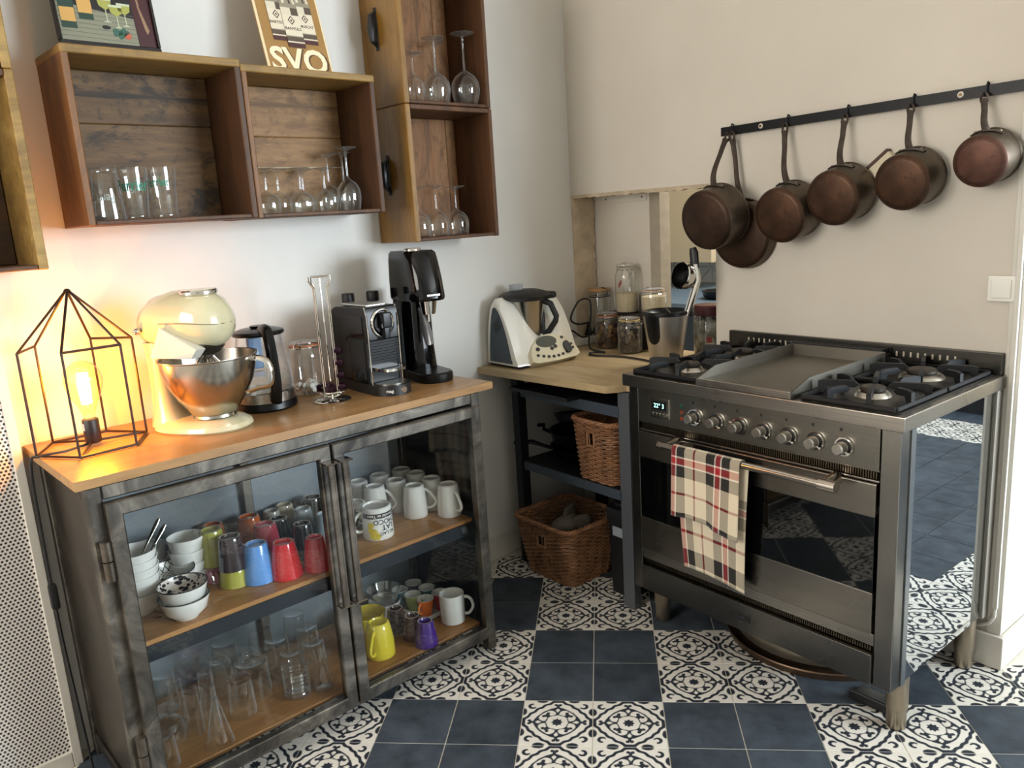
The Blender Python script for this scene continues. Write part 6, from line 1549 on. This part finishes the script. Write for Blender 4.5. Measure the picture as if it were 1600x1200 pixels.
b = MB(); b.cyl((0.145, 0, 0.215), (0.145, 0, 0.260), 0.022, 0.030, seg=20); b.cyl((0.145, 0, 0.19), (0.145, 0, 0.216), 0.0045, seg=10); part('nozzle', b, M_chrome, sd, local=True)
b = MB(); b.tube([(0.115, -0.012, 0.235), (0.150, -0.012, 0.150), (0.162, -0.012, 0.118)], [0.010, 0.017, 0.014], 10, ry=0.25); part('drip_flap', b, plain('flap_grey', '6f7073', 0.2, 0.4), sd, local=True)
b = MB(); b.rbox(0.180, 0.1925, -0.022, 0.022, 0.272, 0.279, 0.001); part('logo_strip', b, M_chrome, sd, local=True)

# ================================================================== WALL CRATES
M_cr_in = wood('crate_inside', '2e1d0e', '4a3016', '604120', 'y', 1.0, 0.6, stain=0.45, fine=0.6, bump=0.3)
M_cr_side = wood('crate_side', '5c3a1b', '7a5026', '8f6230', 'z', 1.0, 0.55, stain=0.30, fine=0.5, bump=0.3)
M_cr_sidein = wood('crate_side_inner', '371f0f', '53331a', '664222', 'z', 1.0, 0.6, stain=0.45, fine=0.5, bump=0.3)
M_cr_back = wood('crate_back', '4d3824', '6e5234', '8a6a42', 'y', 1.0, 0.65, stain=0.85, fine=0.6, bump=0.4)
M_cr_back2 = wood('crate_back_pale', '7a5a3a', '96714a', 'a9855c', 'y', 1.0, 0.65, stain=0.6, fine=0.5, bump=0.4, stain_col=(0.07, 0.035, 0.016, 1))
M_cr_backv = wood('crate_back_upright', '7a5232', '946741', 'a67c54', 'z', 1.0, 0.6, stain=0.5, fine=0.5, bump=0.3, stain_col=(0.04, 0.02, 0.01, 1))
M_cr_grey = wood('crate_back_mouldy', '5d4f38', '857459', '9c8c70', 'z', 1.0, 0.7, stain=0.6, fine=0.6, bump=0.4, stain_col=(0.06, 0.045, 0.03, 1))
M_front = wood('drawer_front_y', '7d6028', '94733a', 'a98a4c', 'y', 1.0, 0.6, stain=0.25, fine=0.5)
M_frontz = wood('drawer_front_z', '6e4c18', '866023', '98722f', 'z', 1.0, 0.35, stain=0.15, fine=0.4, coat=0.3)
def LBx(mb, n0, n1, u0, u1, z0, z1, r=0.0025): return mb.rbox(n0, n1, u0, u1, z0, z1, r, 1)
def LB(): return MB(LWALL_M)
NF = 0.205
def crate(name, label, u0, u1, z0, z1, planks, front=None, back=None, th=0.016, tilt=0.0, side_front=None, top_front=None, right_front=None, group='old drawers used as wall shelves'):
    t = thing(name, label, 'wall shelf', M=LWALL_M @ Matrix.Translation((0, (u0 + u1) / 2, z0)), group=group)
    r_ = random.Random(int(u0 * 1000 + z0 * 77))
    fl_ = 0.020
    lo = u0 + (fl_ if side_front else th); hi = u1 - (fl_ if right_front else th)
    top_th = fl_ if top_front else th
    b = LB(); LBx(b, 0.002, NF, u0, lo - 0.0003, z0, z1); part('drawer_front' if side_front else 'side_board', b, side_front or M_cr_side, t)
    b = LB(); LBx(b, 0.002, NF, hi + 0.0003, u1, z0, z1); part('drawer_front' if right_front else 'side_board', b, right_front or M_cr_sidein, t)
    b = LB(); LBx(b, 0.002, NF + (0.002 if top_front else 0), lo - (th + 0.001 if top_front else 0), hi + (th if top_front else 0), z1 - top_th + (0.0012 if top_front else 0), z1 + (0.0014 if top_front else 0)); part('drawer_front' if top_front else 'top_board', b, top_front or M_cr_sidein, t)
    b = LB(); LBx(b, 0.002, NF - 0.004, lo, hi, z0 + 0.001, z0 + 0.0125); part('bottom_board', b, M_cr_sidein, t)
    # back planks, each its own board
    vert, ws = planks
    acc = 0.0; tot = sum(ws)
    for k, w in enumerate(ws):
        f0, f1 = acc / tot, (acc + w) / tot; acc += w
        dn = r_.uniform(0.0, 0.004)
        b = LB()
        if vert: LBx(b, 0.004 + dn, 0.015 + dn, lo + (hi - lo) * f0 + 0.001, lo + (hi - lo) * f1 - 0.001, z0 + 0.0125, z1 - top_th)
        else: LBx(b, 0.004 + dn, 0.015 + dn, lo, hi, z0 + 0.0125 + (z1 - top_th - z0 - 0.0125) * f0 + 0.0003, z0 + 0.0125 + (z1 - top_th - z0 - 0.0125) * f1 - 0.0003)
        part('back_board', b, back[k % len(back)], t)
    return t
def pull(t, u, n, z, L=0.105):
    b = LB()
    b.tube([(n, u + 0.001, z + L * 0.55), (n, u - 0.004, z + L * 0.46), (n, u - 0.018, z + L * 0.36), (n, u - 0.020, z), (n, u - 0.018, z - L * 0.36), (n, u - 0.004, z - L * 0.46), (n, u + 0.001, z - L * 0.55)], [0.004, 0.007, 0.010, 0.0135, 0.010, 0.007, 0.004], 10)
    part('handle', b, plain('black_pull_%.2f' % z, '101114', 0.3), t, 'black pull handle')
    b = LB(); LBx(b, n - 0.008, n + 0.008, u - 0.003, u - 0.0002, z - L * 0.62, z + L * 0.62); part('handle_plate', b, M_blackmatt, t)
crate('wall_crate', 'dark brown drawer shelf on the wall holding three beer glasses', -1.452, -1.0125, 1.434, 1.850, (False, [1.9, 1.0]), back=[M_cr_back], top_front=M_front)
cB = crate('wall_crate', 'paler drawer shelf holding upturned stemmed glasses, joined to the dark one', -1.0115, -0.580, 1.432, 1.840, (False, [1.6, 1.0]), back=[M_cr_back2], top_front=M_front)
b = LB(); LBx(b, 0.020, 0.026, -0.99, -0.600, 1.582, 1.586, 0.001); part('batten', b, plain('pale_batten', 'b8a78c', 0.6), cB)
c1 = crate('wall_crate', 'lower upright drawer shelf with black pull, holding three wine glasses', -0.468, -0.092, 1.330, 1.766, (True, [0.9, 1.5, 0.35]), back=[M_cr_grey, M_cr_backv, M_cr_backv], side_front=M_frontz)
pull(c1, -0.468, 0.085, 1.552)
c2 = crate('wall_crate', 'upper upright drawer shelf with black pull, holding balloon glasses', -0.468, -0.094, 1.7675, 2.205, (True, [0.8, 1.4, 0.5]), back=[M_cr_backv, M_cr_backv, M_cr_backv], side_front=M_frontz)
pull(c2, -0.468, 0.088, 2.008)
crate('wall_crate', 'lower wooden drawer shelf cut off at the left edge of the picture', -1.985, -1.556, 1.340, 1.785, (True, [1, 1, 1]), back=[M_cr_in], right_front=M_front, top_front=None)
crate('wall_crate', 'upper wooden drawer shelf above the left edge one, almost out of the picture', -1.985, -1.557, 1.7865, 2.22, (True, [1, 1, 1]), back=[M_cr_in], right_front=M_front)
t = thing('hook_knob', 'small white ring knob inside the lower left edge drawer shelf', 'knob', M=LWALL_M @ Matrix.Translation((0.0185, -1.66, 1.40)))
b = LB(); b.lathe([(0.004, 0.0), (0.0085, 0.001), (0.0085, 0.004), (0.004, 0.006)], 18, M=Matrix.Translation((0.0195, -1.662, 1.392)) @ Matrix.Rotation(PI / 2, 4, 'Y')); part('ring', b, M_white, t)

# ------------------------------------------------------------------ glasses in the crates
def Lrow(u, n, z): return Lw(u, n, z)
def beer(u, n, label, upside):
    t = thing('beer_glass', label, 'glass', Lrow(u, n, 1.4468), LRZ, 'beer glasses')
    h = 0.132; r0, r1 = 0.030, 0.039
    if not upside:
        pr = [(0, 0.0), (r0 - 0.001, 0), (r0 + 0.001, 0.003), (r0 + 0.001, 0.011), (r0 * 0.985, 0.014), (r1, h - 0.001), (r1 - 0.001, h)]; bs = [(0, 0.012), (r0 * 0.97, 0.012)]
        f = (r0, r1)
    else:
        pr = [(r1 - 0.001, 0), (r1, 0.001), (r0 * 0.985, h - 0.014), (r0 + 0.001, h - 0.011), (r0 + 0.001, h - 0.003), (r0 - 0.001, h), (0, h)]; bs = [(0, h - 0.012), (r0 * 0.97, h - 0.012)]
        f = (r1, r0)
    b = MB(); b.lathe(pr, 28); part('bowl', b, M_glass, t, local=True)
    b = MB(); b.lathe(bs, 28); part('thick_base', b, M_glass, t, local=True)
    return t, f, h
M_green = plain('glass_print_green', '2f8468', 0.4); M_frost = plain('glass_print_white', 'aab3ad', 0.5)
t, f, h = beer(-1.372, 0.110, 'beer glass standing upside down next to the crate side', True)
b = MB(); wrap_text(b, 'Perrier', 0.022, f[0] + 0.0003, 0.055, -0.65, rtop=f[1] + 0.0003, h=h, flip=True, zsc=1.5); part('lettering', b, M_frost, t, local=True)
t, f, h = beer(-1.302, 0.105, 'upright beer glass with green and frosted lettering, middle of three', False)
b = MB(); wrap_text(b, 'Perrier', 0.030, f[0] + 0.0003, 0.085, -0.45, rtop=f[1] + 0.0003, h=h, zsc=1.35); part('lettering', b, M_green, t, local=True)
b = MB(); wrap_text(b, 'Perrier', 0.022, f[0] + 0.0003, 0.078, 2.4, rtop=f[1] + 0.0003, h=h, zsc=1.35); part('lettering_behind', b, M_frost, t, local=True)
t, f, h = beer(-1.228, 0.105, 'upright beer glass with green lettering, rightmost of three', False)
b = MB(); wrap_text(b, 'Perrier', 0.024, f[0] + 0.0003, 0.092, -0.75, rtop=f[1] + 0.0003, h=h, zsc=1.35); part('lettering', b, M_green, t, local=True)

def stem_glass(name, label, u, n, z, h, rr, rm, hb, rf, group=None, mat=None):
    """stemmed glass standing on its mouth"""
    t = thing(name, label, 'glass', Lrow(u, n, z), LRZ, group)
    b = MB(); b.lathe([(rr - 0.001, 0.0), (rr, 0.0006), (rr + (rm - rr) * 0.7, hb * 0.25), (rm, hb * 0.48), (rm * 0.93, hb * 0.68), (rm * 0.66, hb * 0.86), (rm * 0.30, hb * 0.97), (0.006, hb * 1.03), (0.0042, hb * 1.10)], 28); part('bowl', b, mat or M_glass, t, local=True)
    b = MB(); b.lathe([(0.0042, hb * 1.10), (0.0038, hb + (h - hb) * 0.5), (0.0042, h - 0.016), (0.007, h - 0.010)], 12); part('stem', b, M_glass, t, local=True)
    b = MB(); b.lathe([(0.007, h - 0.010), (rf * 0.5, h - 0.0055), (rf, h - 0.002), (rf + 0.0005, h - 0.0008), (rf, h), (0, h - 0.001)], 28); part('foot', b, M_glass, t, local=True)
    return t
ZB = 1.4452
gS = 'small stemmed glasses in the pale drawer shelf'
nm5 = ['leftmost', 'second from the left', 'third from the left', 'fourth from the left', 'fifth from the left']
for k, (u, n) in enumerate(((-0.930, 0.110), (-0.868, 0.066), (-0.824, 0.120), (-0.780, 0.060), (-0.740, 0.120))):
    stem_glass('liqueur_glass', 'small upturned stemmed glass in the pale drawer shelf, ' + nm5[k], u, n, ZB, 0.130, 0.033, 0.0365, 0.062, 0.032, gS)
stem_glass('wine_glass', 'slender upturned wine glass just right of the small stemmed glasses', -0.688, 0.062, ZB, 0.176, 0.028, 0.034, 0.085, 0.032)
stem_glass('wine_glass', 'taller upturned wine glass, second from the right in the pale drawer shelf', -0.664, 0.135, ZB, 0.190, 0.031, 0.037, 0.095, 0.034)
stem_glass('wine_glass', 'upturned wine glass at the right end of the pale drawer shelf', -0.617, 0.095, ZB, 0.180, 0.029, 0.0345, 0.088, 0.033) if False else stem_glass('wine_glass', 'upturned wine glass at the right end of the pale drawer shelf', -0.634, 0.066, ZB, 0.182, 0.027, 0.0325, 0.088, 0.032)
Z1 = 1.3432
for k, (u, n, h) in enumerate(((-0.402, 0.140, 0.168), (-0.322, 0.140, 0.170), (-0.232, 0.140, 0.166))):
    stem_glass('wine_glass', 'upturned wine glass in the lower upright shelf, %s of three' % ['left', 'middle', 'right'][k], u, n, Z1, h, 0.037, 0.0415, 0.085, 0.034)
Z2 = 1.7806
stem_glass('wine_glass', 'short upturned wine glass at the left in the upper upright shelf', -0.382, 0.150, Z2, 0.152, 0.025, 0.034, 0.085, 0.033)
stem_glass('wine_glass', 'short upturned wine glass half hidden by the drawer front in the upper upright shelf', -0.400, 0.070, Z2, 0.150, 0.025, 0.034, 0.085, 0.033)
stem_glass('balloon_glass', 'upturned balloon glass, left of three in the upper upright shelf', -0.288, 0.150, Z2, 0.208, 0.034, 0.047, 0.098, 0.038)
stem_glass('balloon_glass', 'upturned balloon glass at the back, middle of three in the upper upright shelf', -0.222, 0.072, Z2, 0.214, 0.034, 0.047, 0.098, 0.038)
stem_glass('balloon_glass', 'largest upturned balloon glass at the right in the upper upright shelf', -0.158, 0.150, Z2, 0.236, 0.036, 0.050, 0.112, 0.040)

# ------------------------------------------------------------------ pictures on top of the crates
def PM_(u, n, z, lean): return LWALL_M @ Matrix.Translation((n, u, z)) @ Matrix.Rotation(-lean, 4, 'Y') @ Matrix(((0, 0, 1, 0), (1, 0, 0, 0), (0, 1, 0, 0), (0, 0, 0, 1)))   # local x right, y up, z out
P1 = PM_(-1.314, 0.150, 1.8535, 0.16)
pic = thing('framed_picture', 'black framed still life of bottles and wine glasses standing on the dark drawer shelf', 'picture', M=P1)
pw, ph_ = 0.118, 0.34
b = MB(P1); b.box(-pw, pw, 0, ph_, -0.012, -0.002); part('back_board', b, M_blackmatt, pic)
b = MB(P1)
for x0, x1, y0, y1 in ((-pw, pw, 0, 0.017), (-pw, pw, ph_ - 0.017, ph_), (-pw, -pw + 0.006, 0.017, ph_ - 0.017), (pw - 0.006, pw, 0.017, ph_ - 0.017)): b.rbox(x0, x1, y0, y1, -0.002, 0.008, 0.002, 1)
part('frame', b, plain('picture_frame', '161012', 0.35), pic)
flat = lambda n, c: plain('print_' + n, c, 0.45)
cols = [flat('dark', '150f0f'), flat('table', '7f7f6b'), flat('bottle', '1f3a2e'), flat('bottle_light', '3c6a53'), flat('label', 'c79a54'), flat('glass', 'b9c0a4'), flat('wine', '9a9a4c'), flat('rose', 'b4573f'), flat('leaf', '2f5a4a'), flat('curtain', '3c1519'), flat('cap', '0c1412'), flat('line', '5c5c4e'), flat('cord', '8f7257')]
b = MB(P1)
def poly(pts, z, mi): b.add([(x, y, z) for x, y in pts], [list(range(len(pts)))], mi)
poly([(-pw, 0), (pw, 0), (pw, ph_), (-pw, ph_)], -0.0012, 0)
poly([(-0.112, 0.017), (0.068, 0.017), (0.066, 0.086), (-0.112, 0.110)], -0.0010, 1)
for k in range(7):
    y = 0.026 + 0.011 * k; poly([(-0.110, y + 0.004), (0.066, y), (0.066, y + 0.0012), (-0.110, y + 0.0055)], -0.0008, 11)
poly([(0.070, 0.017), (0.112, 0.017), (0.112, 0.33), (0.058, 0.33)], -0.0008, 9)
poly([(0.080, 0.12), (0.084, 0.12), (0.100, 0.06), (0.094, 0.05), (0.090, 0.06)], -0.0004, 12); poly([(0.074, 0.20), (0.077, 0.20), (0.086, 0.12), (0.081, 0.12)], -0.0004, 12)
def bottle(x, y, s, mi=2):
    poly([(x - .024 * s, y), (x + .024 * s, y), (x + .024 * s, y + .12 * s), (x + .010 * s, y + .165 * s), (x + .009 * s, y + .24 * s), (x - .009 * s, y + .24 * s), (x - .010 * s, y + .165 * s), (x - .024 * s, y + .12 * s)], -0.0004, mi)
    poly([(x - .019 * s, y + .09 * s), (x - .012 * s, y + .09 * s), (x - .012 * s, y + .13 * s), (x - .019 * s, y + .115 * s)], -0.0002, 3)
    poly([(x - .023 * s, y + .022 * s), (x + .023 * s, y + .022 * s), (x + .023 * s, y + .068 * s), (x - .023 * s, y + .068 * s)], -0.0002, 4)
bottle(-0.088, 0.048, 0.72); bottle(-0.046, 0.072, 0.70)
def goblet(x, y, s):
    poly([(x - .001, y), (x + .001, y), (x + .001, y + .03 * s), (x - .001, y + .03 * s)], -0.0002, 5)
    poly([(x - .010 * s, y - 0.001), (x + .010 * s, y - 0.001), (x, y + 0.003)], -0.0002, 5)
    poly([(x, y + .028 * s), (x + .014 * s, y + .038 * s), (x + .017 * s, y + .056 * s), (x - .017 * s, y + .056 * s), (x - .014 * s, y + .038 * s)], -0.0002, 6)
    poly([(x + .0165 * s, y + .052 * s), (x + .017 * s, y + .058 * s), (x - .017 * s, y + .058 * s), (x - .0165 * s, y + .052 * s)], -0.00005, 5)
goblet(0.002, 0.072, 1.0); goblet(0.026, 0.060, 0.95); goblet(0.046, 0.066, 0.95)
def blob(x, y, rx, ry, mi, n=14, k=3, e=0.2): poly([(x + rx * (1 + e * math.cos(k * q)) * math.cos(q), y + ry * (1 + e * math.cos(k * q)) * math.sin(q)) for q in [2 * PI * i / n for i in range(n)]], -0.00015, mi)
blob(0.020, 0.048, 0.012, 0.009, 8); blob(0.036, 0.050, 0.011, 0.009, 8, k=4); blob(0.028, 0.040, 0.007, 0.008, 8); blob(0.043, 0.042, 0.009, 0.009, 7, k=5, e=0.12); blob(-0.004, 0.058, 0.010, 0.005, 10, e=0.05)
part('painting', b, cols, pic)

P2 = PM_(-0.798, 0.160, 1.8435, 0.26)
sg = thing('enamel_sign', 'brown advertising board with three bottles and big cream letters SVO', 'sign', M=P2)
sw, sh_ = 0.106, 0.36
b = MB(P2); b.rbox(-sw, sw, 0, sh_, -0.006, 0, 0.001); part('board', b, plain('sign_brown', '9a7440', 0.5, var=0.10, vs=6), sg)
M_sgc = plain('sign_cream', 'dcc9a2', 0.5)
for x0_, x1_ in ((-sw, -sw + 0.008), (sw - 0.005, sw)):
    b = MB(P2); b.box(x0_, x1_, 0, sh_, 0.0002, 0.0006); part('border', b, M_sgc, sg)
b = MB(P2); flat_text(b, 'SVO', 0.100, Matrix.Translation((0.006, 0.026, 0.0008))); part('letter_shadow', b, plain('sign_shadow', '4f3a22', 0.5), sg)
vs_, fs_ = TXT['SVO']
b = MB(P2); flat_text(b, 'SVO', 0.098, Matrix.Translation((0.001, 0.028, 0.0012))); part('lettering', b, plain('sign_letter', 'ead9b4', 0.5), sg)
bc_ = [flat('sg_glass', '8d8470'), flat('sg_light', 'cfc4ac'), flat('sg_dark', '4a3c33'), flat('sg_label', 'd6cab2'), flat('sg_foot', '4b2c2c'), flat('sg_line', '55483c')]
b = MB(P2)
def sbottle(x, y, s, z, word):
    def pl(pts, dz, mi): b.add([(x + px * s, y + py * s, z + dz) for px, py in pts], [list(range(len(pts)))], mi)
    pl([(-.026, 0), (.026, 0), (.026, .125), (.011, .19), (.009, .27), (-.009, .27), (-.011, .19), (-.026, .125)], 0, 0)
    pl([(-.018, .125), (-.009, .125), (-.004, .20), (-.005, .26), (-.008, .26), (-.008, .19)], .0002, 1); pl([(.004, .125), (.010, .125), (.003, .20)], .0002, 2); pl([(.016, .125), (.024, .125), (.010, .18)], .0002, 1)
    pl([(-.026, 0), (.026, 0), (.026, .013), (-.026, .013)], .0002, 4); pl([(-.026, .013), (.026, .013), (.026, .017), (-.026, .017)], .0002, 1); pl([(-.026, .017), (.026, .017), (.026, .030), (-.026, .030)], .0002, 5)
    pl([(-.026, .033), (.026, .033), (.026, .092), (-.026, .092)], .0002, 3); pl([(-.026, .092), (.026, .092), (.026, .113), (-.026, .113)], .0002, 1); pl([(.004, .092), (.026, .092), (.026, .113), (.004, .113)], .0003, 5)
    pl([(0, .064), (.011, .077), (0, .090), (-.011, .077)], .0004, 2); pl([(0, .068), (.0075, .077), (0, .086), (-.0075, .077)], .0005, 3); pl([(0, .073), (.0035, .077), (0, .081), (-.0035, .077)], .0006, 2)
    flat_text(b, word, 0.0115 * s, Matrix.Translation((x, y + .053 * s, z + .0006)), 2)
sbottle(-0.040, 0.088, 1.0, 0.0014, 'BARTISOL'); sbottle(0.052, 0.084, 1.0, 0.0014, 'MUSCAT'); sbottle(0.004, 0.070, 1.05, 0.0030, 'BANYULS')
part('bottle_print', b, bc_, sg)
